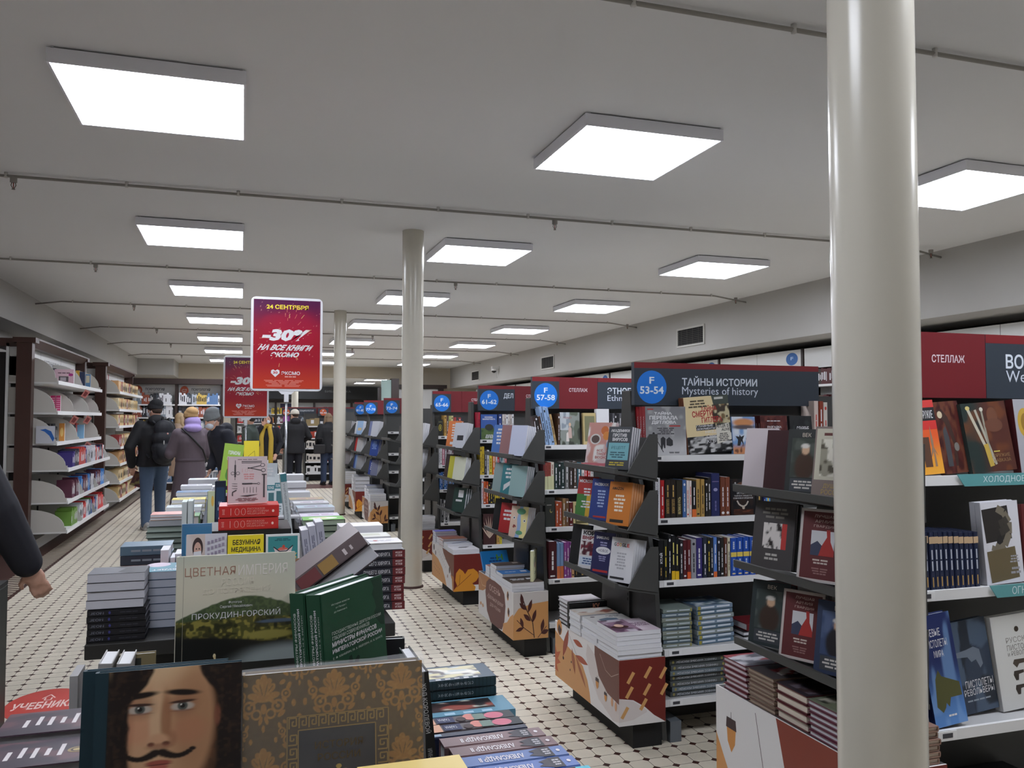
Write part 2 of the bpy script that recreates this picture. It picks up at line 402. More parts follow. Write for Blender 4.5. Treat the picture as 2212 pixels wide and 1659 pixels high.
# security camera under the beam
p = aty(1078, 779, 23.5); o = empty('security_camera', T(6.9, 22.9, 2.98))
pb = PB(); pb.box(-.12, .1, -.06, .06, .02, .09, mat((220, 220, 218), .4)); pb.build('bracket', o)
pb = PB(); pb.lathe([(.075, .02), (.085, -.02), (.08, -.035)][::-1], (-.05, 0, 0), mat((225, 225, 222), .3), 20); pb.build('housing', o)
pb = PB(); pb.ellip((-.05, 0, -.035), (.07, .07, .065), mat((12, 12, 14), .08)); pb.build('dome', o)
pb = PB(); pb.tube([(.02, 0, .02), (.03, 0, -.2), (.05, 0, -.24)], .005, mat((200, 200, 198), .5), 6); pb.build('cable', o)
tag(o, 'white dome security camera with dark dome hanging by the beam', 'camera')

# red floor stickers
def sticker(px_, py_, rx, ry, lab, word=True):
    q = atz(px_, py_, 0); pb = PB(); o = empty('floor_sticker', T(q.x, q.y, .0012))
    V = [(rx*math.cos(2*PI*i/40), ry*math.sin(2*PI*i/40), 0) for i in range(40)]
    pb.prism([(v[0], v[1]) for v in V], 2, -.001, .0004, mat((196, 58, 46), .5)); w = mat((232, 200, 192), .6)
    wm = (236, 205, 196)
    pb.art([('t', 'УЧЕБНИКИ', .1, .36, .9, .58, wm, .03), ('l', [(.42, .68), (.5, .8), (.58, .68)], .008, wm), ('l', [(.46, .7), (.46, .62), (.54, .62), (.54, .7)], .008, wm)], (-rx, -ry, .0004), (2*rx, 0, 0), (0, 2*ry, 0))
    pb.build('disc', o); tag(o, lab, 'floor sticker', 'red floor stickers')
sticker(97, 1521, .2, .27, 'oval red floor sticker lettered in white, close to the entrance')
sticker(262, 1253, .2, .27, 'red floor sticker partly hidden behind the blue and red books')

# ---------------------------------------------------------------- bookcases along the aisle (F section)
ANTH = mat((66, 66, 64), .5, var=.05, scale=3); ANTH2 = mat((58, 58, 56), .45); SHELFW = mat((226, 226, 226), .45); GREYP = mat((112, 112, 114), .6)
REDS = (112, 26, 34); SLATE = (50, 58, 68)
GX = 1.95
YC = {0: 2.37, 1: 4.06, 2: 5.67, 3: 7.28, 4: 8.88, 5: 10.48, 6: 12.04, 7: 13.65, 8: 15.25, 9: 16.85}
SIGNN = {0: 'F 49-50', 1: 'F 53-54', 2: 'F 57-58', 3: 'F 61-62', 4: 'F 65-66', 5: 'F 69-70', 6: 'F 73-74', 7: 'F 77-78', 8: 'F 81-82', 9: 'F 85-86'}
_E = [(.385, .02), (.31, .75), (.21, 1.1), (.10, 1.36), (.06, 1.6), (.05, 1.72)]
EDGE = [(-a, b) for a, b in _E]+[(a, b) for a, b in _E[::-1]]
ZS = [1.355, 1.05, .80, .46, .17]
ZSG = {0: [1.352, 1.0, .60, .17], 1: [1.35, 1.035, .735, .41, .17]}
def yfront(z): 
    pts = [(0, .37), (.45, .36), (.75, .31), (1.06, .25), (1.36, .19), (1.7, .06)]
    for (a, b), (c, d) in zip(pts[:-1], pts[1:]):
        if z <= c: return b+(d-b)*(z-a)/(c-a)
    return .06
TRAYZ = (1.305, 1.03, .755)
SHELFY = {}
def bookcase(k, x1=4.3, trays=True, label=None, x0=GX):
    yc = YC[k]; o = empty('bookcase', T(x0, yc, 0)); L = x1-x0
    pb = PB(); pb.prism(EDGE, 0, 0, .025, ANTH2); bevel(pb.build('end_panel', o), .003)
    pb = PB(); pb.prism(EDGE, 0, L, L+.025, ANTH2); pb.build('end_panel', o)
    pb = PB(); pb.box(.025, L, -.02, .02, .06, 1.70, ANTH); pb.build('back_panel', o)
    pb = PB(); pb.box(.06, L-.06, -.05, .05, 0, .12, ANTH2); pb.build('plinth', o)
    for fx in (.05, L-.1):
        pb = PB(); pb.box(fx, fx+.06, -.37, .37, 0.0, .1, mat((96, 102, 108), .4)); pb.build('foot', o)
    zs = ZSG.get(k, ZS)
    for i, z in enumerate(zs):
        d = yfront(z); SHELFY[(k, i)] = (yc-d, z+.03)
        pb = PB(); pb.box(.027, L-.002, -d+.012, -.021, z+.004, z+.03, mat((176, 176, 176), .5))
        pb.box(.027, L-.002, -d, -d+.012, z, z+.032, SHELFW); sh = pb.build('shelf', o)
        pt = PB(); pt.box(.05, .12, -d-.003, -d-.0005, z+.002, z+.030, mat((232, 232, 232), .4)); pt.box(.066, .104, -d-.0038, -d-.0031, z+.010, z+.024, mat((60, 60, 66), .5)); pt.build('price_holder', sh)
        pb = PB(); pb.box(.027, L-.002, .021, d, z, z+.03, SHELFW); pb.build('shelf', o)
    if trays:
        for z in TRAYZ:
            pb = PB()
            pb.prism([(-.235, z), (-.235, z+.026), (-.222, z+.026), (-.215, z+.012), (-.001, z-.03), (-.001, z-.045)], 1, -.36, .31, ANTH)     # sloping base with lip
            tr = pb.build('end_tray', o)
            pb = PB(); pb.prism([(-.012, z-.02), (-.004, z-.02), (-.001, z+.17), (-.006, z+.17)], 1, -.36, .31, ANTH); pb.build('tray_back', tr)
            pb = PB(); pb.prism([(-.17, z), (-.01, z-.03), (-.006, z+.19), (-.05, z+.19)], 1, -.366, -.358, ANTH); pb.build('tray_cheek', tr)
        pb = PB(); pb.box(-.012, -.0005, -.05, -.02, .60 if k == 0 else .45, 1.33, ANTH); 
        for q in range(28): pb.box(-.0125, -.0121, -.039, -.031, .62+q*.025, .635+q*.025, mat((20, 20, 20), .8))
        pb.build('slotted_rail', o)
    tag(o, label or 'dark grey double-sided bookcase standing under the %s sign' % SIGNN[k], 'bookcase', 'bookcases along the aisle'); return o
def sign(k, segs, x0=1.945, z0=1.642, z1=1.866, dy=-.088, yc=None, txt=None, lab=None, circ=(22, 122, 222)):
    yc = YC[k] if yc is None else yc; o = empty('section_sign', T(x0, yc+dy, z0)); h = z1-z0; x = 0
    for s in segs:
        w = s[1]; pb = PB(); front = -.022 if s[0] == 'circle' else -.012
        base = REDS if s[0] == 'red' else SLATE
        pb.box(x, x+w-.002, front, .012, 0, h, mat(base, .45)); it = []
        if s[0] != 'red': it.append(('r', 0, .865, 1, 1, (124, 28, 34), .45))
        if s[0] == 'circle':
            it += [('e', .5, .42, .78*h/w*.5, .39, circ), ('t', s[2], .43, .5, .57, .66, (225, 238, 250), .02), ('t', s[3], .16, .26, .84, .44, (225, 238, 250), .025)]
        elif s[0] == 'red': it += [('t', 'СТЕЛЛАЖ', .5-.072/w, .54, .5+.072/w, .66, (220, 206, 210), .015)] if len(s) < 3 or s[2] else []
        elif s[0] == 'text':
            u0, uw1, uw2 = s[4], s[5], s[6]
            it += [('t', s[2], u0, .47, u0+uw1, .70, (214, 222, 232), .02), ('t', s[3], u0, .20, u0+uw2, .44, (208, 216, 228), 0)]
        pb.art(it, (x, front, 0), (w-.002, 0, 0), (0, 0, h)); pb.build({'circle': 'number_panel', 'red': 'red_panel', 'text': 'title_panel'}[s[0]], o); x += w
    tag(o, lab or 'dark section sign with blue disc %s on top of its bookcase' % (txt or SIGNN[k]), 'sign', 'section signs'); return o
bc_lab = {0: 'dark grey bookcase of weapons books partly behind the cream pillar'}
for k in range(10):
    bookcase(k, x1=4.3 if k < 3 else 4.1, label=bc_lab.get(k))
sign(0, [('circle', .205, 'F', '49-50'), ('red', .33), ('text', 1.0, 'ВОЕННАЯ ТЕХНИКА', 'Weapon and equipment', .09, .62, .60)], x0=1.94, lab='red and slate section sign starting with a military title, beside the cream pillar')
sign(1, [('circle', .205, 'F', '53-54'), ('text', .95, 'ТАЙНЫ ИСТОРИИ', 'Mysteries of history', .085, .49, .495)])
sign(2, [('circle', .205, 'F', '57-58'), ('red', .30), ('text', .7, 'ЭТНОГРАФИЯ', 'Ethnography', .11, .55, .5)])
sign(3, [('circle', .205, 'F', '61-62'), ('text', .14, 'ДЕЛ', '', .25, .65, .5), ('red', .36)], x0=2.0)
sign(4, [('circle', .205, 'F', '65-66'), ('red', .12, 0), ('red', .36)], x0=1.94)
sign(6, [('circle', .23, 'F', '73-74'), ('red', .1, 0)], x0=1.93)
sign(7, [('circle', .22, 'F', '77-78'), ('red', .36)], x0=1.87)
sign(8, [('circle', .22, 'F', '81-82'), ('red', .3, 0)], x0=1.92)

# cardboard autumn bins at the aisle ends
WH, TANB, RUST, BROWN, DK = (226, 222, 220), (206, 150, 92), (112, 34, 26), (104, 62, 56), (60, 36, 34)
def leaf(cx, cy, l, w, a, c):
    pts = []
    for i in range(13):
        t = i/12; pts.append((t*l, w*math.sin(PI*t)))
    for i in range(11, 0, -1):
        t = i/12; pts.append((t*l, -w*math.sin(PI*t)))
    return ('p', [(cx+(x*math.cos(a)-y*math.sin(a)), cy+(x*math.sin(a)+y*math.cos(a))) for x, y in pts], c)
def stroke(u, v, l, w, a, c, asp=1.0):
    du, dv = math.cos(a)*l/2, math.sin(a)*l/2*asp
    return ('l', [(u-du, v-dv), (u+du, v+dv)], w, c)
def acorn(u, v, s, asp, rot=0):
    return [('p', [(u-s, v), (u-s*.8, v-1.4*s*asp), (u, v-2.3*s*asp), (u+s*.8, v-1.4*s*asp), (u+s, v)], (206, 140, 70)), ('p', [(u-s*1.15, v-.1*s*asp), (u-s, v+.9*s*asp), (u+s, v+.9*s*asp), (u+s*1.15, v-.1*s*asp)], (58, 38, 42)), ('l', [(u, v+.9*s*asp), (u, v+1.5*s*asp)], .003, (58, 38, 42))]
def wave(pts): return pts
def binart(d):
    if d == 'A':
        side = [('r', 0, 0, 1, 1, WH), ('p', [(0, 0), (.60, 0), (.585, .16), (.55, .34), (.48, .52), (.36, .62), (.18, .70), (0, .82)], TANB),
                ('p', [(.78, 1), (.66, 1), (.66, .82), (.72, .55), (.84, .38), (1, .33), (1, 1)], (110, 66, 56)), ('p', [(.53, .75), (.58, .5), (.72, .18), (.92, .02), (1, .06), (1, .33), (.84, .38), (.72, .55), (.66, .85), (.55, .95)], (212, 202, 198)),
                leaf(.24, .98, .55, .035, -1.75, (150, 66, 42)), leaf(.32, .86, .16, .05, -.15, (166, 74, 46)), leaf(.36, .62, .2, .055, -.1, (166, 74, 46)), leaf(.3, .7, .42, .025, -1.45, (160, 86, 50)), leaf(.36, .62, .46, .022, -1.2, (160, 86, 50)),
                ('l', [(.2, 1), (.3, .8), (.42, .55)], .002, DK), ('p', [(0, .12), (.06, .1), (.03, .22), (.1, .3), (.05, .34), (.1, .5), (.03, .44), (0, .56)], (188, 92, 50)), ('e', .08, .92, .045, .14, (206, 140, 70)), ('p', [(.05, .86), (.09, .78), (.12, .9), (.07, .98)], DK), ('e', .15, .42, .012, .03, DK), ('e', .29, .45, .008, .02, DK), ('e', .27, .3, .007, .02, DK),
                ('l', [(.74, .92), (.82, .72), (.9, .68), (1, .8)], .003, (186, 160, 150))]
        side += acorn(.70, .45, .022, 2.6)+acorn(.82, .33, .018, 2.6)+[('e', .91, .3, .014, .07, (214, 160, 120)), ('e', .96, .27, .014, .07, (214, 160, 120))]
        end = [('r', 0, 0, 1, 1, WH), ('p', [(0, .42), (.3, .38), (.55, .26), (.75, .12), (1, 0), (1, 1), (0, 1)], RUST), ('p', [(0, .06), (.3, .08), (.6, .18), (.58, .22), (.3, .36), (0, .42)], (214, 205, 202))]
        for u, v in ((.25, .72), (.62, .78), (.95, .75), (.22, .5), (.6, .52), (.97, .5), (.12, .2), (.52, .3), (.6, .97), (.95, 1.0)):
            if v < .95: end.append(stroke(u, v, .24, .017, 1.0, (206, 156, 96), .8))
    elif d == 'B':
        side = [('r', 0, 0, 1, 1, (218, 214, 212)), ('p', [(0, .55), (0, 1), (.4, 1), (.3, .75), (.14, .6)], (176, 120, 72)), ('l', [(.03, .9), (.12, .72), (.24, .74), (.32, .9)], .003, (220, 190, 160)),
                ('p', [(.22, .62), (.25, .86), (.34, .98), (.5, 1), (.68, .97), (.77, .85), (.8, .6), (.77, .25), (.7, .03), (.6, 0), (.38, 0), (.27, .2)], (106, 62, 56)),
                ('p', [(.72, 0), (1, 0), (1, .55), (.92, .45), (.84, .28), (.74, .2)], TANB), leaf(.06, .22, .1, .03, 1.2, (196, 150, 110)), leaf(.14, .2, .1, .03, 1.5, (196, 150, 110)),
                ('t', 'ОСЕНЬ', .34, .72, .66, .86, (206, 178, 168), 0), ('t', 'Идеальное время', .29, .5, .73, .64, (206, 178, 168), -.005, .12), ('t', 'ДЛЯ ЧТЕНИЯ', .36, .36, .66, .45, (206, 178, 168), 0)]
        side += [('e', .86, .86, .025, .1, (206, 140, 70)), ('p', [(.84, .84), (.87, .78), (.89, .9), (.86, .97)], DK), ('e', .88, .52, .025, .1, (206, 140, 70)), ('p', [(.86, .5), (.89, .44), (.91, .56), (.88, .62)], DK)]
        end = [('r', 0, 0, 1, 1, (206, 200, 198)), ('p', [(0, 0), (1, 0), (1, .78), (.5, .74), (.15, .66), (0, .5)], TANB),
               ('l', [(.6, .02), (.55, .35), (.38, .62), (.25, .9)], .006, DK), leaf(.27, .7, .28, .05, 1.75, (74, 30, 28)), leaf(.38, .62, .26, .05, 2.5, (74, 30, 28)), leaf(.42, .56, .3, .05, 1.2, (74, 30, 28)), leaf(.5, .38, .26, .05, 2.5, (74, 30, 28)), leaf(.54, .34, .3, .05, 1.2, (74, 30, 28)),
               ('l', [(.58, .08), (.3, .25), (.1, .42)], .004, DK), leaf(.28, .24, .24, .045, 1.9, (74, 30, 28)), leaf(.3, .25, .24, .04, 3.4, (74, 30, 28)), ('l', [(.7, .02), (.95, .25)], .004, DK), leaf(.8, .12, .3, .05, 1.35, (74, 30, 28)), leaf(.8, .1, .22, .05, .3, (74, 30, 28))]
    elif d == 'C':
        side = [('r', 0, 0, 1, 1, (222, 218, 216)), ('p', [(0, 0), (.7, 0), (.62, .2), (.5, .42), (.3, .6), (0, .68)], TANB), ('p', [(.5, 1), (.55, .86), (.68, .7), (.84, .56), (.92, .3), (.95, 0), (1, 0), (1, 1)], (120, 74, 56)), ('p', [(.86, .4), (.92, .3), (.95, 0), (1, 0), (1, .4)], (186, 120, 60)),
                ('l', [(.5, .84), (.6, .72), (.74, .76), (.8, .86)], .003, (90, 70, 66)), ('e', .1, .86, .03, .09, DK), ('e', .18, .72, .02, .07, DK), ('e', .82, .5, .025, .09, DK), ('e', .74, .3, .015, .05, (140, 90, 60))]
        for q in range(10): side.append(('e', .12+.06*(q % 5), .4-.13*(q//5)-.02*(q % 5), .008, .02, (140, 80, 50)))
        for q in range(8): side.append(stroke(.3+.05*q, .86-.05*q, .06, .004, 1.4, DK))
        end = [('r', 0, 0, 1, 1, RUST), ('p', [(.7, 0), (1, 0), (1, .16), (.6, .16)], WH),
               ('p', [(0, .04), (.12, .16), (.05, .3), (.08, .5), (.2, .62), (.32, .55), (.4, .46), (.5, .58), (.7, .6), (.85, .5), (.9, .38), (.8, .26), (.66, .2), (.78, .1), (.75, 0), (0, 0)], (214, 142, 42)),
               ('l', [(.1, .12), (.35, .28), (.62, .46)], .004, (110, 60, 30)), ('l', [(.2, .18), (.22, .45)], .003, (110, 60, 30))]
    else:
        side = [('r', 0, 0, 1, 1, (222, 220, 220)), ('p', [(0, 0), (.22, 0), (.12, .3), (0, .62)], (206, 146, 84)), ('p', [(.42, 0), (.36, .3), (.5, .62), (.44, 1), (1, 1), (1, 0)], (134, 56, 40)), ('l', [(.3, .95), (.36, .5), (.42, .2)], .003, DK)]
        side += acorn(.12, .72, .035, 2.4)+acorn(.22, .3, .03, 2.4); end = [('r', 0, 0, 1, 1, RUST)]
    return side, end
BIN = {}
def dbin(k, d, lab, zt=.432):
    yc = YC[k]; y0, y1, x0, x1, z0 = yc-.42, yc+.42, 1.705, 1.948, .125; side, end = binart(d)
    o = empty('display_bin', T(0, 0, 0)); m = mat(WH, .45); BIN[k] = zt
    pb = PB(); t = .006
    pb.box(x0, x0+t, y0, y1, z0, zt, m); pb.box(x0+t, x1, y0, y0+t, z0, zt, m); pb.box(x0+t, x1, y1-t, y1, z0, zt, m); pb.box(x0+t, x1, y0+t, y1-t, z0, z0+t, m)
    if zt > .46: pass
    pb.art(side, (x0, y1, z0), (0, y0-y1, 0), (0, 0, zt-z0)); pb.art(end, (x0, y0, z0), (x1-x0, 0, 0), (0, 0, zt-z0)); pb.build('printed_box', o)
    pb = PB(); pb.box(x0+t, x1-.001, y0+t, y1-t, zt-.018, zt, mat((70, 68, 66), .6)); pb.build('inner_board', o)
    pb = PB(); pb.box(x0+.09, x1, y0+.04, y1-.04, 0.0, z0-.001, mat((14, 14, 14), .7)); pb.build('plinth', o)
    tag(o, lab, 'display bin', 'autumn cardboard bins'); return o
dbin(0, 'D', 'white bin with acorn drawings in front of the cream pillar', .575)
dbin(1, 'A', 'bin with rust leaves and tan strokes at the end of the F 53-54 bookcase')
dbin(2, 'B', 'bin with an autumn reading slogan at the end of the F 57-58 bookcase')
dbin(3, 'C', 'bin with a big ochre leaf at the end of the F 61-62 bookcase')
dbin(4, 'A', 'rust-coloured bin half hidden behind the pillar under F 65-66')
dbin(6, 'B', 'bin with dark branch and brown slogan under the F 73-74 sign')
dbin(7, 'C', 'bin with ochre leaf under the F 77-78 sign')
dbin(8, 'A', 'bin with tan strokes on rust under the F 81-82 sign')

# ---------------------------------------------------------------- books standing on the bookcase shelves
SHN = ['top', 'second', 'third', 'fourth', 'bottom']
WT = (226, 226, 228); GOLD = (196, 160, 90)
SPINES = {c: [[('g', .2, .3, .8, .72, 1, c), ('r', .06, .2, .1, .8, c)], [('g', .3, .28, .92, .74, 1, c), ('g', .08, .35, .25, .65, 1, c)], [('g', .12, .3, .7, .7, 1, c), ('e', .88, .5, .035, .25, c)]] for c in (WT, GOLD, (30, 30, 34), (230, 200, 60), (200, 60, 50))}
def contrast(c):
    l = .3*c[0]+.59*c[1]+.11*c[2]
    return (30, 30, 34) if l > 150 else WT
def spx(k, i, sc, off, Y):
    return lambda zx, zy: aty(off[0]+zx/sc, off[1]+zy/sc, Y)
LAST = {}
def row(k, i, sc, off, items, group=True):
    """items: (x0, x1, ytop, colour, options) in the zoomed pixels of one photograph crop"""
    Y, z = SHELFY[(k, i)]; sg = SIGNN[k]; n = LAST.get((k, i), 0)
    dmax = YC[k]-.024-(Y+.012)
    cur = GX+.030
    for it in items:
        zx0, zx1, zyt, c = it[:4]; op = it[4] if len(it) > 4 else {}
        n += 1; back = op.get('back', .0)
        Yb = Y+.014+back
        f = spx(k, i, sc, off, Yb); zyb = op.get('yb', zyt+200)
        xm0, xm1 = f(zx0, (zyt+zyb)/2).x, f(zx1, (zyt+zyb)/2).x
        if op.get('face'):
            h = f((zx0+zx1)/2, zyt).z-z; t = op.get('t', .02); lean = op.get('lean', .14); roll = op.get('roll', 0); ncop = op.get('copies', 0)
            xm0 = max(xm0, cur if (not ncop or i) else GX+.028)+(.03 if roll and n == 1 else 0)
            w = xm1-xm0; tk = t*(ncop+1)
            lab = op['face']
            h2 = h/math.cos(lean)
            lean = max(0.0, min(lean, (dmax-back-tk*1.03-.006)/h2)) if dmax-back-tk > .01 else 0
            if tk > dmax-back: t = (dmax-back-.006)/(ncop+1)
            for q in range(ncop, -1, -1):
                dx = 0; dy = (t+.0018)/math.cos(lean)*q
                l2 = lab+(' on the %s shelf under %s' % (SHN[i], sg)) if q == 0 else '%s copy behind the %s, under %s' % (ORD[q], lab, sg)
                zz = z+.001+t*math.sin(lean)
                book(M_stand(xm0+dx, Yb+dy, zz, op.get('yaw', 0), lean, roll), w, h2, t, c, l2, 'face-out books under '+sg, op.get('hard', True), art=op.get('art'), spine=op.get('spine'), spine_c=op.get('sc'))
            if roll == 0: cur = max(cur, xm1+.001)
            continue
        free = op.get('w')
        if not free: xm0 = max(xm0, cur)
        t = xm1-xm0
        if t < .006: continue
        h = f((zx0+zx1)/2, zyt).z-z; hard = op.get('hard', n % 3 != 0)
        if h < .08: h = .2
        w = min(h*.7, dmax-back-.010)
        if free: w = free
        sp = SPINES[op.get('tc', contrast(c))][n % 3] if op.get('tc', 1) else None
        if 'spine' in op: sp = op['spine']
        lean = op.get('lean', 0.0); t2 = (t-.0012)*math.cos(lean)
        lab = '%s %s, %s from the aisle on the %s shelf under %s' % (cname(c), bkind(hard), ORD[n-1], SHN[i], sg)
        book(T(xm1-.0005, Yb+random.uniform(0, .005), z+.001+t2*max(0, math.sin(-lean))) @ RY(lean) @ RZ(PI/2), w, h, t2, c, lab, 'books on the shelves under '+sg, hard, spine=sp, spine_c=op.get('sc'), pages=op.get('pg', (222, 222, 224)))
        cur = max(cur, xm1)
    LAST[(k, i)] = n
def seq(x0, x1, n, yt, c, op=None, jit=6):
    r = random.Random(int(x0*3+n)); o = []; w = (x1-x0)/n
    for q in range(n): o.append((x0+w*q, x0+w*(q+1), yt+r.uniform(-jit, jit), c[q % len(c)] if isinstance(c, list) else c, dict(op or {})))
    return o
# pictures painted for the larger covers
def grid(nx, ny): 
    v, u = np.mgrid[0:1:ny*1j, 0:1:nx*1j]; return u, v
def L3(c): return np.array(lin(c))
def fill(c, nx, ny): return np.tile(L3(c), (ny, nx, 1))
def over(A, mask, c): return A*(1-mask[..., None])+L3(c)*mask[..., None]
def sm(x, a, b): t = np.clip((x-a)/(b-a), 0, 1); return t*t*(3-2*t)
def blob(u, v, cu, cv, ru, rv, soft=.35, ang=0):
    x, y = u-cu, v-cv; ca, sa = math.cos(ang), math.sin(ang); X, Y = (x*ca+y*sa)/ru, (-x*sa+y*ca)/rv
    return 1-sm(np.sqrt(X*X+Y*Y), 1-soft, 1+soft)
_rng = np.random.RandomState(3)
def noise(nx, ny, n, seed=0):
    r = np.random.RandomState(seed); g = r.rand(n+2, n+2); y, x = np.mgrid[0:n:ny*1j, 0:n:nx*1j]
    xi, yi = x.astype(int), y.astype(int); fx, fy = x-xi, y-yi; fx = fx*fx*(3-2*fx); fy = fy*fy*(3-2*fy)
    return (g[yi, xi]*(1-fx)+g[yi, xi+1]*fx)*(1-fy)+(g[yi+1, xi]*(1-fx)+g[yi+1, xi+1]*fx)*fy
def photo(nx, ny, seed, cols, n=6):
    """a mottled printed photograph in the given colours"""
    A = fill(cols[0], nx, ny)
    for i, c in enumerate(cols[1:]): A = over(A, sm(noise(nx, ny, n+i, seed+i*13), .5, .62), c)
    return A
def pic_mountain():
    u, v = grid(60, 60); A = fill((150, 150, 152), 60, 60); A = over(A, sm(v, .3, 1.), (128, 128, 132)); A = over(A, 1-sm(v, .1, .45), (196, 196, 198)); A = over(A, sm(noise(60, 60, 9, 4), .55, .9)*.4, (205, 205, 205))
    return A
ART_PASS = [('pic', 0, 0, 1, 1, pic_mountain()), ('t', 'ТАЙНА', .22, .83, .66, .90, WT, .04), ('t', 'ПЕРЕВАЛА', .10, .73, .80, .81, WT, .04), ('t', 'ДЯТЛОВА', .15, .63, .76, .71, WT, .04), ('r', .58, .585, .86, .61, (180, 40, 40)), ('r', .05, .93, .2, .955, (180, 60, 60)),
            ('g', .28, .42, .72, .57, 4, (60, 60, 64)), ('g', .55, .03, .85, .07, 2, (60, 60, 62)),
            ('p', [(.1, .08), (.12, .25), (.08, .3), (.1, .4), (.18, .42), (.24, .36), (.22, .25), (.24, .08), (.2, .08), (.18, .2), (.15, .08)], (34, 34, 38)), ('e', .19, .44, .03, .03, (34, 34, 38)), ('l', [(.26, .32), (.42, .06)], .004, (50, 50, 54)),
            ('p', [(.36, .12), (.36, .34), (.42, .38), (.48, .34), (.47, .14), (.44, .14), (.42, .22), (.4, .12)], (44, 44, 48)), ('p', [(.5, .2), (.5, .32), (.57, .37), (.66, .3), (.66, .2), (.6, .18)], (52, 52, 56))]
ART_FILES = [('pic', 0, 0, 1, .42, photo(40, 24, 5, [(52, 52, 54), (150, 150, 150), (24, 24, 26), (196, 196, 196)], 9)), ('r', .0, .42, 1, 1, (66, 74, 66)), ('p', [(.0, .3), (.0, 1), (.62, 1), (.7, .62), (.66, .3)], (226, 206, 160)), ('pic', .62, .5, 1, .84, photo(24, 20, 8, [(196, 186, 150), (120, 100, 70), (70, 60, 50)], 5)),
             ('t', 'ТАЙНА', .36, .74, .72, .84, (176, 36, 40), .03), ('t', 'СМЕРТИ', .16, .64, .62, .75, (176, 36, 40), .03), ('t', 'ГИТЛЕРА', .36, .53, .82, .63, (176, 36, 40), .03), ('r', .22, .40, .66, .50, (40, 40, 42)), ('t', 'ГЛАВНЫЕ', .23, .46, .60, .495, WT, .02), ('t', 'ДОКУМЕНТЫ', .23, .405, .64, .445, WT, .02),
             ('t', 'НКВД,', .42, .33, .72, .39, WT, .0), ('t', 'Смерш,', .44, .25, .76, .32, WT, .0), ('t', 'КГБ', .44, .17, .62, .23, WT, .0), ('p', [(.66, .14), (.66, .46), (.96, .5), (.99, .2)], (216, 212, 200)), ('t', 'HITLER IS', .67, .42, .95, .48, (40, 40, 40), .02), ('t', 'ALIVE!', .78, .36, .98, .41, (40, 40, 40), .02), ('g', .7, .18, .95, .33, 5, (90, 88, 84)), ('r', .68, .93, .88, .97, (196, 196, 190)), ('g', .06, .8, .55, .95, 3, (90, 80, 60))]
def pic_desert():
    u, v = grid(40, 56); A = fill((120, 158, 206), 40, 56); A = over(A, sm(noise(40, 56, 5, 9), .5, .8)*(v > .3), (214, 222, 232)); A = over(A, blob(u, v, .5, .84, .46, .11, .3), (206, 140, 90)); A = over(A, blob(u, v, .5, .72, .52, .06, .4), (92, 80, 84)); A = over(A, (1-sm(v, .12, .3)), (206, 140, 96)); A = over(A, sm(noise(40, 56, 12, 2), .5, .7)*(1-sm(v, .2, .3)), (120, 76, 56)); return A
ART_DESERT = [('pic', 0, 0, 1, 1, pic_desert()), ('p', [(.18, .22), (.22, .38), (.12, .48), (.28, .46), (.3, .52), (.36, .46), (.5, .5), (.42, .38), (.46, .22), (.36, .34), (.3, .22)], (24, 26, 34)), ('r', .56, .2, .98, .42, (30, 30, 36)), ('g', .6, .23, .92, .33, 2, WT), ('g', .6, .34, .85, .4, 1, (200, 160, 60))]
ART_MAYA = [('pic', 0, 0, 1, 1, photo(30, 40, 11, [(88, 36, 34), (70, 26, 26), (104, 50, 44)], 9)), ('t', 'РАЗГАДКА', .25, .66, .78, .73, WT, .03), ('t', 'КОДА', .28, .50, .78, .63, WT, .05), ('t', 'МАЙЯ', .28, .33, .78, .46, WT, .05), ('g', .2, .84, .8, .88, 1, WT)]
ART_DARK = [('pic', 0, 0, 1, 1, photo(24, 30, 15, [(30, 32, 34), (44, 48, 50), (22, 24, 28)], 5)), ('t', 'СЛАВЯНЕ', .3, .6, .85, .72, WT, .02), ('g', .3, .4, .8, .55, 2, (150, 150, 150))]
ART_SECRET = [('pic', 0, 0, 1, 1, photo(30, 40, 21, [(28, 26, 28), (46, 34, 30), (20, 20, 24)], 5)), ('e', .48, .8, .24, .12, (90, 60, 44)), ('e', .48, .8, .12, .06, (150, 90, 60)), ('t', '+', .16, .86, .24, .92, WT, 0), ('t', '+', .72, .86, .8, .92, WT, 0), ('t', 'ИСТОРИЯ', .26, .58, .7, .63, WT, 0), ('t', 'ТАЙНЫХ ОБЩЕСТВ', .14, .51, .86, .56, WT, 0), ('t', 'СОЮЗОВ И ОРДЕНОВ', .1, .44, .9, .49, WT, 0),
              ('l', [(.25, .4), (.32, .3), (.42, .25), (.52, .24), (.62, .28), (.7, .38)], .008, (190, 180, 170)), ('e', .5, .2, .055, .045, (190, 176, 160)), ('pic', .1, .02, .9, .16, photo(20, 8, 3, [(60, 34, 26), (110, 60, 40)], 4))]
RED_SP = [('t', 'ТАЙНА ПЕРЕВАЛА', .2, .3, .8, .7, WT, .0)]
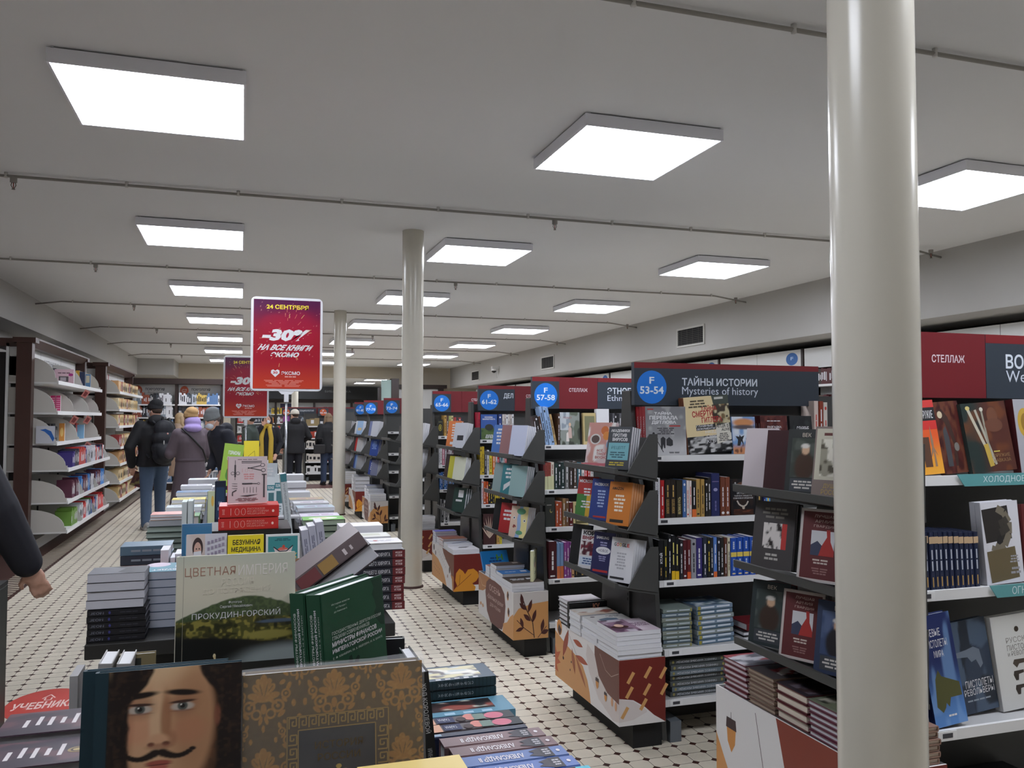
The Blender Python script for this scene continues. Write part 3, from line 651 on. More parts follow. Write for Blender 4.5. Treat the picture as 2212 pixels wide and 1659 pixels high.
# F 53-54, crop scale 3.318 at (1330, 770)
A3 = (3.318, (1330, 770))
row(1, 0, *A3, [(148, 508, 362, (150, 150, 152), dict(face='grey cover with mountain hikers', art=ART_PASS, t=.032, lean=.05, copies=3, sc=(150, 34, 40), spine=RED_SP, yb=720)),
                (522, 842, 300, (66, 74, 66), dict(face='cover of old documents in red lettering', art=ART_FILES, t=.024, lean=.04, roll=-.08, back=.003, copies=1, sc=(150, 90, 60), yb=720)),
                (845, 1012, 436, (120, 158, 206), dict(face='blue cover with a desert town', art=ART_DESERT, t=.02, lean=.1, yb=720)),
                (1050, 1240, 428, (88, 36, 34), dict(face='brown cover with big white lettering', art=ART_MAYA, t=.022, lean=.08, copies=2, sc=(74, 28, 28), spine=[('t', 'РАЗГАДКА КОДА МАЙЯ', .12, .35, .8, .65, WT, .02), ('r', .0, 0, .12, 1, (200, 180, 120))], yb=720)),
                (1262, 1420, 430, (30, 32, 34), dict(face='dark cover lying back', art=ART_DARK, t=.02, lean=.1, yb=720)),
                (1425, 1455, 320, (214, 196, 186), dict(yb=720, tc=(200, 60, 50), back=.03)), (1458, 1490, 322, (140, 60, 40), dict(yb=720, back=.03)), (1493, 1522, 330, (214, 206, 196), dict(yb=720, back=.03, tc=(200, 60, 50)))])
DKB = (40, 32, 28)
row(1, 1, *A3, [(197, 224, 850, (24, 22, 24), dict(yb=1160)), (226, 284, 845, (22, 22, 24), dict(yb=1160, hard=True, spine=[('t', 'ТАЙНАЯ ИСТОРИЯ', .5, .2, .95, .8, (150, 150, 150), 0), ('e', .58, .5, .05, .3, (200, 60, 40))])), (286, 320, 872, (226, 226, 228), dict(yb=1160, spine=[('t', 'НОСТРАДАМУС', .28, .2, .9, .78, (120, 110, 150), 0)])), (321, 350, 890, (190, 40, 42), dict(yb=1160)),
                (352, 392, 888, DKB, dict(yb=1160, tc=GOLD, hard=True, spine=[('t', 'ЗАПИСКИ ТОЛСТОГО', .12, .25, .5, .75, GOLD, .02), ('g', .55, .3, .9, .7, 1, GOLD)])), (393, 433, 888, DKB, dict(yb=1160, hard=True, spine=[('t', 'ЗАПИСКИ ТОЛСТОГО', .12, .25, .5, .75, GOLD, .02), ('g', .55, .3, .9, .7, 1, GOLD)])), (434, 478, 888, (44, 40, 30), dict(yb=1160, hard=True, spine=[('t', 'ВЕЛИКАЯ РУСЬ', .1, .3, .55, .75, (206, 190, 130), .02)])), (480, 507, 888, (70, 106, 160), dict(yb=1160)),
                (509, 526, 892, (224, 214, 208), dict(yb=1160, tc=(200, 60, 50))), (527, 545, 892, (224, 214, 208), dict(yb=1160, tc=(200, 60, 50))), (547, 578, 895, (28, 28, 30), dict(yb=1160, sc=(30, 28, 28), spine=[('r', 0, 0, .22, 1, (220, 110, 50)), ('g', .3, .3, .9, .7, 1, WT)])), (580, 608, 882, (176, 142, 78), dict(yb=1160, tc=(30, 30, 34))), (610, 637, 882, (176, 142, 78), dict(yb=1160, tc=(30, 30, 34))),
                (640, 662, 888, (36, 34, 32), dict(yb=1160)), (663, 685, 870, (40, 38, 36), dict(yb=1160, spine=[('g', .1, .25, .95, .75, 1, WT), ('g', .1, .35, .95, .6, 1, WT)])), (687, 748, 840, (40, 46, 92), dict(yb=1160, hard=True, spine=[('e', .62, .5, .04, .25, (150, 150, 190)), ('g', .1, .35, .4, .65, 1, (110, 110, 160)), ('r', .8, .1, .82, .9, (120, 110, 150))])), (752, 787, 866, (112, 62, 44), dict(yb=1160, spine=[('g', .2, .3, .8, .7, 1, WT), ('e', .08, .5, .035, .3, WT)])), (788, 820, 866, (120, 66, 46), dict(yb=1160, spine=[('g', .2, .3, .8, .7, 1, WT), ('e', .08, .5, .035, .3, WT)])),
                (828, 1004, 882, (28, 26, 28), dict(face='dark cover with a round pendant', art=ART_SECRET, t=.03, lean=.05, yb=1145)), (1008, 1055, 880, (38, 36, 36), dict(yb=1150, tc=GOLD)), (1060, 1076, 985, (36, 44, 100), dict(yb=1150)), (1078, 1112, 985, (92, 150, 214), dict(yb=1150, tc=(230, 200, 60)))])
KT = [('t', 'КТАЙ', .42, .2, .68, .8, WT, .03), ('g', .1, .35, .35, .65, 1, GOLD)]
YB = [('r', 0, 0, .2, 1, (222, 180, 30)), ('g', .3, .25, .92, .75, 1, (236, 220, 120))]
BY = [('r', .5, 0, .62, 1, (220, 196, 90)), ('g', .66, .25, .95, .75, 1, (190, 200, 220)), ('g', .12, .25, .48, .75, 1, (170, 190, 220)), ('e', .06, .5, .02, .3, (220, 200, 150))]
row(1, 2, *A3, [(246, 270, 1330, (216, 196, 60), dict(yb=1600)), (272, 298, 1325, (40, 40, 44), dict(yb=1600, tc=(230, 200, 60))), (300, 343, 1318, (24, 24, 26), dict(yb=1600, hard=True, spine=KT)), (345, 372, 1318, (34, 36, 34), dict(yb=1600, tc=(230, 200, 60))), (374, 400, 1280, (24, 24, 26), dict(yb=1600, hard=True)), (402, 428, 1285, (24, 24, 26), dict(yb=1605, spine=YB)), (429, 456, 1300, (24, 24, 26), dict(yb=1605, spine=YB)), (458, 484, 1318, (44, 40, 44), dict(yb=1600)),
                (486, 512, 1318, (84, 28, 34), dict(yb=1600)), (513, 540, 1318, (96, 32, 36), dict(yb=1600, spine=[('r', 0, 0, .18, 1, (220, 90, 40)), ('g', .25, .3, .9, .7, 1, WT)])), (541, 578, 1312, (150, 150, 156), dict(yb=1600, tc=(30, 30, 34))), (580, 622, 1302, (56, 48, 110), dict(yb=1600)), (624, 655, 1298, (40, 46, 60), dict(yb=1600)), (656, 680, 1298, (32, 34, 36), dict(yb=1590, tc=(230, 200, 60))), (681, 702, 1300, (36, 36, 40), dict(yb=1590)),
                (703, 728, 1298, (90, 130, 200), dict(yb=1590, spine=[('r', 0, 0, .14, 1, (220, 110, 50)), ('g', .3, .3, .9, .7, 1, WT)])), (729, 752, 1298, (34, 36, 50), dict(yb=1590)), (753, 776, 1300, (40, 38, 36), dict(yb=1590)), (778, 802, 1302, (90, 52, 40), dict(yb=1590)), (803, 822, 1302, (212, 204, 176), dict(yb=1590))] +
    [(826+45*q, 868+45*q, 1302-3*q, (34, 78, 170), dict(yb=1585, spine=BY)) for q in range(4)] + [(1008, 1032, 1300, (110, 56, 40), dict(yb=1580)), (1036, 1062, 1310, (60, 60, 66), dict(yb=1580))])

# F 57-58, crop scale 3.19 at (1100, 780)
A2 = (3.19, (1100, 780))
ART_IDYLL = [('pic', 0, 0, 1, 1, photo(30, 40, 31, [(96, 104, 90), (60, 64, 56), (140, 146, 140)], 5)), ('pic', 0, .45, .5, 1, photo(16, 24, 33, [(186, 192, 196), (140, 150, 160)], 4)), ('t', 'ЭТИКЕТ', .15, .8, .6, .86, (150, 60, 60), 0), ('e', .5, .62, .06, .06, (214, 180, 150)), ('p', [(.4, .2), (.42, .5), (.5, .58), (.58, .5), (.6, .2)], (196, 170, 160)), ('p', [(.3, .1), (.32, .35), (.4, .4), (.45, .1)], (214, 206, 200))]
row(2, 0, *A2, [(190, 208, 385, (66, 50, 46), dict(yb=580, lean=-.16, w=.06)), (209, 232, 375, (40, 34, 34), dict(yb=580, lean=-.2, w=.08)), (233, 250, 380, (70, 50, 40), dict(yb=580, lean=-.2, w=.08)), (251, 274, 312, (150, 178, 214), dict(yb=580, lean=-.2, w=.08)), (275, 296, 312, (150, 178, 214), dict(yb=580, lean=-.2, w=.08)), (297, 314, 314, (140, 168, 206), dict(yb=580, lean=-.2, w=.08)), (315, 331, 366, (190, 160, 110), dict(yb=580, lean=-.2, w=.08)), (334, 350, 362, (74, 52, 40), dict(yb=580)),
                (353, 488, 356, (96, 104, 90), dict(face='cover with a painted country scene', art=ART_IDYLL, t=.03, lean=.06, yb=580)), (514, 600, 360, (190, 170, 120), dict(face='cream framed cover behind the end tray', art=[('r', .1, .1, .9, .9, (120, 120, 90))], t=.03, lean=.06, yb=580)), (605, 690, 332, (220, 220, 222), dict(face='white cover behind the end tray', t=.04, lean=.03, yb=570))] + seq(695, 790, 6, 365, [(40, 40, 44), (90, 90, 94), (30, 30, 32)], dict(yb=570)))
PG = [('r', 0, 0, .5, 1, (206, 206, 160)), ('g', .55, .3, .95, .7, 1, (110, 60, 40))]
row(2, 1, *A2, seq(180, 310, 6, 702, [(206, 160, 60), (196, 150, 60), (110, 40, 44), (150, 70, 66), (150, 70, 60), (214, 206, 190)], dict(yb=890, spine=PG)) + seq(312, 384, 3, 702, [(40, 60, 56), (30, 40, 40), (40, 56, 54)], dict(yb=890)) + [(386, 412, 690, (112, 112, 110), dict(yb=888)), (414, 440, 690, (60, 50, 46), dict(yb=888)), (442, 466, 692, (74, 58, 48), dict(yb=888)), (468, 498, 700, (60, 100, 112), dict(yb=885))] + seq(500, 580, 4, 705, [(220, 214, 212), (196, 60, 56), (180, 50, 50), (220, 216, 214)], dict(yb=880)))
row(2, 2, *A2, [(207, 316, 945, (54, 56, 52), dict(face='dark olive cover', art=[('g', .12, .72, .7, .78, 1, (150, 150, 140)), ('e', .6, .55, .14, .07, (170, 160, 90)), ('e', .63, .57, .11, .055, (54, 56, 52))], t=.03, lean=.04, yb=1140)), (320, 342, 970, (176, 82, 48), dict(yb=1140)), (343, 365, 970, (170, 76, 44), dict(yb=1140)), (367, 388, 950, (150, 116, 74), dict(yb=1140)), (389, 412, 950, (120, 86, 60), dict(yb=1135)), (414, 440, 975, (100, 36, 34), dict(yb=1135)), (444, 545, 972, (206, 190, 140), dict(face='cream cover with an olive frame', art=[('r', .12, .1, .9, .85, (90, 84, 52)), ('r', .2, .2, .8, .75, (190, 180, 140))], t=.03, lean=.05, yb=1130))])
row(2, 3, *A2, [(214, 238, 1225, (40, 56, 64), dict(yb=1470)), (240, 258, 1250, (60, 60, 66), dict(yb=1470)), (260, 326, 1245, (74, 30, 36), dict(yb=1470, hard=True)), (328, 350, 1255, (120, 150, 190), dict(yb=1450, spine=[('r', 0, 0, .35, 1, (206, 110, 60))])), (352, 376, 1255, (120, 150, 190), dict(yb=1450, spine=[('r', 0, 0, .35, 1, (206, 110, 60))])), (378, 396, 1250, (140, 70, 140), dict(yb=1450)), (397, 414, 1250, (140, 70, 140), dict(yb=1450)), (415, 430, 1250, (130, 66, 134), dict(yb=1450)), (432, 450, 1255, (206, 160, 110), dict(yb=1445))] + seq(452, 560, 5, 1250, [(36, 34, 36), (30, 30, 30), (44, 40, 40)], dict(yb=1440, tc=GOLD)))

# F 61-62 and F 65-66, crop scale 3.95 at (720, 780)
A4 = (3.95, (720, 780))
row(3, 0, *A4, seq(1178, 1254, 3, 440, (176, 36, 62), dict(yb=670, hard=True, tc=(30, 30, 34))) + [(1262, 1400, 458, (56, 92, 164), dict(face='blue cover with a tree and meadow', art=[('pic', 0, 0, 1, .45, photo(24, 16, 41, [(84, 106, 60), (60, 84, 44)], 4)), ('e', .5, .48, .26, .13, (40, 44, 36)), ('t', 'ОСНОВЫ', .22, .86, .72, .92, WT, .03), ('t', 'МАРКЕТИНГА', .1, .78, .88, .84, WT, .03), ('g', .2, .04, .85, .2, 4, WT)], t=.04, lean=.05, yb=670)), (1408, 1438, 455, (50, 70, 130), dict(yb=670))] + seq(1442, 1540, 6, 455, [(214, 206, 200), (206, 196, 190), (222, 222, 224)], dict(yb=660, tc=(30, 30, 34))))
row(3, 1, *A4, [(1176, 1196, 730, (176, 46, 44), dict(yb=940))] + seq(1198, 1246, 3, 745, (40, 44, 76), dict(yb=940)) + [(1248, 1268, 735, (222, 190, 60), dict(yb=940)), (1269, 1288, 730, (214, 180, 50), dict(yb=940)), (1290, 1310, 755, (60, 60, 70), dict(yb=940)), (1311, 1330, 760, (220, 220, 224), dict(yb=940)), (1332, 1356, 780, (222, 200, 70), dict(yb=940)), (1358, 1382, 785, (220, 120, 50), dict(yb=935))] + seq(1384, 1480, 6, 790, [(206, 200, 200), (190, 50, 50), (50, 60, 80), (90, 130, 140)], dict(yb=930)))
row(3, 2, *A4, seq(1188, 1282, 5, 1005, [(222, 220, 222), (218, 214, 216), (90, 110, 170), (220, 220, 224), (206, 206, 210)], dict(yb=1215, tc=(200, 60, 50))) + [(1284, 1303, 1030, (206, 92, 44), dict(yb=1215)), (1304, 1322, 1030, (196, 84, 40), dict(yb=1215))] + seq(1324, 1378, 3, 1045, (40, 40, 44), dict(yb=1210, tc=(230, 200, 60))) + seq(1380, 1460, 4, 1060, [(222, 196, 60), (214, 184, 50), (60, 60, 60)], dict(yb=1210)))
row(3, 3, *A4, [(1212, 1240, 1310, (30, 30, 34), dict(yb=1540, lean=-.08, hard=True)), (1244, 1276, 1308, (170, 196, 206), dict(yb=1540, lean=-.06, hard=True)), (1285, 1384, 1310, (70, 44, 44), dict(face='dark cover with pale rays', art=[leaf(.5, .2, .75, .03, a, (206, 180, 160)) for a in (.5, .8, 1.1, 1.4, 1.7, 2.0, 2.3, 2.6)], t=.03, lean=.06, yb=1460)), (1395, 1420, 1330, (190, 150, 90), dict(yb=1500)), (1421, 1440, 1335, (206, 190, 60), dict(yb=1500))])
row(4, 0, *A4, [(836, 936, 500, (36, 36, 32), dict(face='black cover with a yellow emblem', art=[('e', .5, .5, .3, .2, (196, 180, 60)), ('e', .5, .5, .25, .165, (36, 36, 32)), ('t', '1', .42, .4, .58, .6, (196, 180, 60), .03), ('t', 'КРИПТО', .2, .82, .8, .88, (150, 150, 90), 0)], t=.03, lean=.04, yb=640))] + seq(946, 1024, 4, 470, [(190, 150, 80), (96, 74, 60), (170, 180, 110), (206, 190, 140)], dict(yb=620)) + seq(1028, 1110, 4, 480, [(170, 70, 70), (60, 60, 66)], dict(yb=620)))
row(4, 1, *A4, seq(832, 928, 6, 724, [(206, 204, 206), (190, 190, 194), (216, 214, 216)], dict(yb=885, tc=(30, 30, 34))) + [(930, 950, 730, (190, 110, 130), dict(yb=885))] + seq(952, 1028, 5, 745, [(180, 178, 182), (90, 60, 70), (206, 196, 200)], dict(yb=880)))
row(4, 2, *A4, seq(838, 862, 2, 950, (60, 130, 190), dict(yb=1105)) + seq(864, 904, 3, 945, (34, 40, 50), dict(yb=1105)) + seq(906, 975, 5, 955, [(50, 110, 180), (40, 90, 160), (30, 60, 90)], dict(yb=1105)) + seq(977, 1030, 4, 960, [(40, 44, 60), (60, 120, 180)], dict(yb=1100)))
row(4, 3, *A4, seq(838, 890, 4, 1180, [(70, 46, 44), (36, 34, 36), (60, 44, 44)], dict(yb=1370)) + seq(892, 940, 3, 1185, [(206, 206, 208), (150, 150, 154), (40, 40, 44)], dict(yb=1370)) + seq(942, 990, 3, 1200, [(190, 190, 194), (60, 60, 64)], dict(yb=1365)))

# F 49-50: weapons books, crops scale 3.607 at (1960, 660) and 2.865 at (1960, 1080)
def pic_blades(): 
    u, v = grid(40, 60); A = fill((84, 46, 38), 40, 60); A = over(A, 1-sm(u, .2, .6), (40, 52, 50)); A = over(A, sm(noise(40, 60, 6, 51), .5, .8)*.6, (120, 70, 40)); return A
ART_SPEAR = [('pic', 0, 0, 1, .6, (lambda u, v: over(fill((226, 96, 50), 16, 20), 1-sm(v, .1, .9), (236, 168, 60)))(*grid(16, 20))), ('r', 0, .72, 1, .9, (30, 30, 34)), ('t', 'ОРУЖИЕ', .35, .75, .9, .86, WT, 0), ('r', 0, .6, 1, .72, (206, 50, 46)), ('r', 0, .9, 1, 1, (206, 60, 56)), ('p', [(.64, .1), (.66, .3), (.52, .22), (.62, .36), (.6, .44), (.66, .66), (.72, .44), (.7, .36), (.84, .24), (.72, .3), (.74, .1)], (150, 120, 96)), ('l', [(.36, .1), (.38, .5)], .03, (90, 60, 44)), ('l', [(.2, .34), (.5, .34)], .02, (90, 60, 44))]
ART_PIST = [('pic', 0, 0, 1, 1, photo(24, 40, 61, [(84, 38, 34), (66, 28, 28), (104, 60, 44)], 8)), ('p', [(.1, .88), (.3, .9), (.5, .78), (.6, .6), (.68, .4), (.6, .1), (.5, .1), (.55, .4), (.44, .6), (.3, .74), (.1, .78)], (60, 36, 28)), ('e', .2, .82, .1, .05, (206, 190, 160)), ('p', [(.2, .1), (.22, .6), (.34, .66), (.42, .5), (.4, .1)], (66, 66, 70)), ('e', .66, .36, .1, .06, (120, 116, 110))]
ART_ARMS = [('pic', 0, 0, 1, 1, pic_blades()), ('l', [(.14, .92), (.5, .12)], .012, (186, 180, 160)), ('l', [(.3, .9), (.56, .1)], .01, (170, 166, 150)), ('l', [(.44, .88), (.48, .12)], .008, (150, 146, 130)), ('e', .14, .93, .05, .03, (206, 190, 120)), ('e', .44, .9, .04, .03, (200, 196, 180)), ('e', .66, .8, .12, .12, (110, 66, 44)), ('e', .66, .66, .2, .1, (104, 62, 44)), ('t', 'ОРУЖИЕ', .52, .2, .9, .25, (150, 120, 80), 0), ('t', 'КАВКАЗА', .52, .13, .9, .18, (150, 120, 80), 0), ('g', .52, .27, .72, .3, 1, (206, 190, 90)), ('l', [(.4, .4), (.46, .08)], .02, (190, 160, 70))]
W1 = (3.607, (1960, 660))
row(0, 0, *W1, [(60, 290, 752, (206, 60, 50), dict(face='orange cover with spear blades', art=ART_SPEAR, t=.02, lean=.14, roll=-.06, yb=1350)), (292, 486, 762, (84, 38, 34), dict(face='brown cover with flintlock pistols', art=ART_PIST, t=.02, lean=.14, roll=-.07, back=.014, yb=1350)), (508, 856, 776, (40, 52, 50), dict(face='green and rust cover with crossed blades', art=ART_ARMS, t=.02, lean=.14, roll=-.07, yb=1345)),
                (885, 1130, 740, (170, 170, 176), dict(face='pale cover with a gold hilt', art=[('e', .3, .68, .22, .2, (196, 160, 60)), ('e', .32, .68, .14, .13, (150, 116, 40)), ('l', [(.3, .5), (.5, .05)], .03, (150, 150, 156))], t=.03, lean=.12, sc=(74, 28, 30), yb=1330))])
W2 = (2.865, (1960, 1080))
ART_SABRE = [('r', .1, .02, .98, .98, (216, 216, 222)), ('l', [(.36, .93), (.42, .52)], .11, (40, 36, 34)), ('e', .44, .5, .09, .09, (34, 32, 32)), ('l', [(.42, .92), (.6, .86), (.72, .74), (.7, .6), (.56, .46), (.42, .42), (.3, .46), (.26, .4), (.24, .35), (.29, .34)], .025, (120, 112, 96)), ('l', [(.46, .72), (.56, .74), (.68, .78)], .025, (60, 56, 50)), ('l', [(.46, .62), (.56, .64), (.7, .68)], .025, (60, 56, 50)), ('l', [(.44, .42), (.5, .04)], .12, (104, 92, 66)), ('g', .62, .24, .95, .34, 3, (160, 160, 166)), ('g', .64, .1, .95, .2, 2, (160, 160, 166))]
NV = [('r', .8, 0, .92, 1, (206, 176, 140)), ('g', .3, .25, .75, .75, 1, (190, 196, 210)), ('l', [(.05, .5), (.22, .5)], .004, (200, 160, 90))]
row(0, 1, *W2, seq(80, 452, 12, 200, [(30, 40, 72), (28, 38, 68)], dict(yb=560, spine=NV, hard=True, lean=-.04), 3) + [(492, 722, 20, (214, 214, 220), dict(face='white cover with a sabre hilt', art=ART_SABRE, t=.02, lean=.06, roll=-.03, copies=1, sc=(180, 180, 186), yb=540)), (735, 900, 30, (100, 40, 40), dict(face='dark red cover at the frame edge', t=.02, lean=.06, yb=540))])
def pic_blue(): 
    u, v = grid(30, 44); A = fill((30, 44, 96), 30, 44); A = over(A, 1-sm(v, .0, .6), (90, 140, 206)); A = over(A, sm(noise(30, 44, 5, 71), .55, .8)*.5, (130, 170, 220)); return A
ART_BLUE = [('pic', 0, 0, 1, 1, pic_blue()), ('t', 'БОЕВЫЕ', .12, .80, .62, .87, WT, 0), ('t', 'ПИСТОЛЕТЫ', .1, .70, .78, .77, WT, 0), ('t', 'МИРА', .32, .61, .62, .67, WT, 0), ('p', [(.14, .18), (.22, .42), (.34, .5), (.42, .44), (.94, .36), (.96, .24), (.6, .24), (.52, .16), (.44, .2), (.4, .16), (.3, .12)], (84, 84, 44)), ('g', .4, .07, .75, .1, 1, WT)]
ART_REV = [('pic', 0, 0, 1, 1, photo(30, 44, 75, [(50, 62, 80), (34, 42, 54), (76, 92, 112)], 4)), ('p', [(.02, .62), (.02, .66), (.4, .68), (.6, .7), (.74, .66), (.78, .5), (.7, .46), (.62, .56), (.5, .54), (.42, .6)], (110, 120, 134)), ('t', 'ПИСТОЛЕТЫ', .26, .27, .96, .35, WT, 0), ('t', 'и РЕВОЛЬВЕРЫ', .1, .19, .96, .26, WT, 0), ('g', .2, .12, .9, .15, 1, (150, 160, 170))]
ART_WP = [('r', 0, .0, 1, 1, (212, 212, 208)), ('t', 'РУССКИЕ', .28, .7, .9, .76, (130, 126, 120), 0), ('t', 'ПИСТОЛЕТЫ', .28, .62, .98, .68, (110, 106, 100), 0), ('t', 'и РЕВОЛЬВЕРЫ', .28, .56, .98, .61, (110, 106, 100), 0), ('p', [(.36, .48), (.4, .52), (.95, .51), (.95, .48), (.5, .47), (.44, .43)], (70, 60, 50))] + [z for q in range(2) for r in range(2) for z in [('p', [(.34+.3*q, .36-.15*r), (.36+.3*q, .4-.15*r), (.58+.3*q, .4-.15*r), (.58+.3*q, .37-.15*r), (.46+.3*q, .36-.15*r), (.44+.3*q, .3-.15*r), (.38+.3*q, .3-.15*r)], (54, 46, 40))]] + [('e', .55, .84, .05, .03, (60, 50, 40))]
row(0, 2, *W2, [(90, 372, 740, (30, 44, 96), dict(face='blue cover with a camouflage pistol', art=ART_BLUE, t=.025, lean=.12, roll=-.09, yb=1270, hard=True)), (320, 566, 770, (50, 62, 80), dict(face='dark blue cover with a revolver', art=ART_REV, t=.02, lean=.10, roll=-.09, back=.06, yb=1230)), (590, 860, 735, (212, 212, 208), dict(face='white cover with small pistol drawings', art=ART_WP, t=.03, lean=.10, roll=-.06, back=.05, sc=(190, 190, 188), yb=1200))])

# ---------------------------------------------------------------- tilted end trays, bins and lying stacks
TN = ['upper', 'middle', 'lower']
def tray_books(k, ti, groups, yaw=-63, x0=None):
    z = TRAYZ[ti]; yc = YC[k]; ya = math.radians(yaw)
    for gi, g in enumerate(groups):
        yo, w, h, c, n, t = g[:6]; op = g[6] if len(g) > 6 else {}
        hard = op.get('hard', False); lean = .19; a = math.radians(op.get('yaw', yaw))
        xs = GX-.211+op.get('dx', 0)
        for q in range(n):
            d = Vector((-math.sin(a), math.cos(a), 0))*(t+.0014)*q/math.cos(lean)
            dn = abs(d.x)*.195
            lab = op.get('lab', '%s %s' % (cname(c), bkind(hard)))+(', ' if q else ' facing out, ')
            pos = ['first pile', 'second pile', 'third pile', 'fourth pile', 'fifth pile', 'sixth pile'][gi]
            lab = '%s, %s in %s, %s end tray of %s' % (cname(c)+' '+bkind(hard) if q else op.get('lab', cname(c)+' cover'), 'front' if q == 0 else ORD[q], pos, TN[ti], SIGNN[k])
            book(T(xs+d.x, yc+yo+d.y, z+.013+.001-dn+.017*math.sin(0)) @ RZ(a) @ RX(-lean), w, h-(.004*q if op.get('step') else 0), t, c, lab, 'books in the end trays of '+SIGNN[k], hard, art=op.get('art') if q == 0 else None, pages=op.get('pg', (218, 218, 222)), key=op.get('key', '')+'%s' % ((k, ti, gi, q == 0, round(h-(.004*q if op.get('step') else 0), 3)),))
def words(ls, c, v0=.9, dv=.1, u0=.12, u1=.88, hh=.07): return [('t', s, u0+(1-min(1, len(s)/10))*.0, v0-i*dv-hh, u0+(u1-u0)*min(1, len(s)/9), v0-i*dv, c, .03) for i, s in enumerate(ls)]
ART_FOOD = [('pic', 0, 0, 1, 1, photo(24, 34, 101, [(226, 206, 206), (240, 236, 232), (206, 150, 140)], 4)), ('e', .3, .62, .2, .12, (214, 210, 206)), ('e', .3, .62, .15, .09, (90, 70, 64)), ('e', .62, .82, .14, .1, (206, 110, 50)), ('e', .7, .7, .13, .1, (220, 140, 60)), ('e', .85, .5, .13, .1, (130, 160, 190)), ('t', 'ВСЁ', .4, .34, .62, .4, (190, 70, 60), .02), ('t', 'ТАКОЕ', .4, .26, .75, .32, (190, 70, 60), .02), ('t', 'ВКУСНОЕ', .36, .18, .85, .24, (190, 70, 60), .02), ('r', 0, .02, 1, .08, (206, 110, 120))]
ART_ACAD = [('r', 0, 0, 1, 1, (62, 66, 72)), ('t', 'АКАДЕМИКИ', .1, .86, .9, .94, WT, .03), ('t', 'ПРОТИВ', .2, .76, .8, .84, WT, .03), ('t', 'ВИРУСОВ', .2, .66, .85, .74, WT, .03), ('r', .06, .22, .94, .62, (120, 180, 190)), ('t', 'РЕЦЕПТ', .2, .46, .8, .54, (40, 90, 100), .0), ('g', .15, .26, .85, .42, 3, (60, 100, 110)), ('g', .12, .08, .88, .18, 2, (200, 180, 60))]
ART_MS = [('r', 0, .55, 1, 1, (176, 50, 46)), ('r', 0, .0, .5, .55, (70, 130, 60)), ('r', .5, 0, 1, .55, (214, 170, 50)), ('t', 'MICROSOFT', .06, .84, .98, .92, WT, .03), ('g', .3, .5, .7, .72, 3, WT), ('g', .25, .2, .75, .4, 3, WT)]
ART_FB = words(['FACEBOOK'], WT, .9)+[('g', .3, .3, .7, .74, 6, (170, 190, 230)), ('r', .2, .06, .8, .1, (190, 60, 50))]
ART_AMZ = words(['AMAZON'], (30, 30, 30), .88)+[('g', .2, .3, .8, .72, 5, (240, 226, 206)), ('r', .15, .06, .75, .13, (40, 36, 30))]
ART_SAM = words(['SAMSUNG'], WT, .9)+[('e', .5, .56, .34, .09, (226, 226, 230)), ('t', 'НОВОЕ', .28, .53, .72, .59, (36, 40, 90), .0), ('g', .3, .3, .7, .44, 3, (160, 160, 200)), ('g', .3, .66, .7, .78, 2, (160, 160, 200)), ('r', .1, .05, .8, .1, (190, 50, 50))]
ART_GOO = [('t', c, .12+.115*i, .80, .22+.115*i, .88, cc, .03) for i, (c, cc) in enumerate(zip('GOOGLE', [(60, 60, 64), (214, 60, 50), (230, 180, 40), (60, 60, 64), (60, 60, 64), (214, 60, 50)]))]+[('g', .25, .28, .75, .68, 6, (170, 170, 176)), ('r', .08, .06, .7, .11, (40, 40, 44))]
ART_KOR = [('t', 'КОРО', .1, .86, .9, .97, (40, 36, 40), .05), ('t', 'ВИРУС', .08, .74, .95, .84, (130, 30, 40), .05), ('pic', .05, .34, .95, .7, photo(20, 14, 111, [(226, 222, 222), (120, 36, 50), (80, 24, 40)], 5)), ('r', .05, .08, .95, .3, (206, 218, 232)), ('g', .12, .1, .88, .28, 3, (60, 90, 140))]
tray_books(1, 0, [(-.19, .145, .215, (62, 66, 72), 4, .016, dict(art=ART_ACAD, lab='academics against viruses cover')), (.07, .18, .235, (226, 206, 206), 2, .012, dict(art=ART_FOOD, lab='pink food cover', hard=True))])
tray_books(1, 1, [(-.20, .14, .215, (206, 124, 50), 5, .018, dict(art=ART_AMZ, lab='orange company story cover', pg=(224, 160, 110))), (.02, .14, .215, (50, 70, 140), 4, .015, dict(art=ART_FB, lab='blue company story cover')), (.21, .14, .215, (176, 50, 46), 1, .02, dict(art=ART_MS, lab='four-colour company story cover'))])
tray_books(1, 2, [(-.22, .14, .215, (214, 214, 218), 5, .018, dict(art=ART_GOO, lab='white search company cover')), (.0, .14, .215, (42, 44, 90), 3, .014, dict(art=ART_SAM, lab='navy company story cover')), (.17, .14, .205, (220, 218, 220), 1, .02, dict(art=ART_KOR, lab='white virus cover')), (.3, .13, .22, (24, 24, 26), 1, .02, dict(hard=True))])
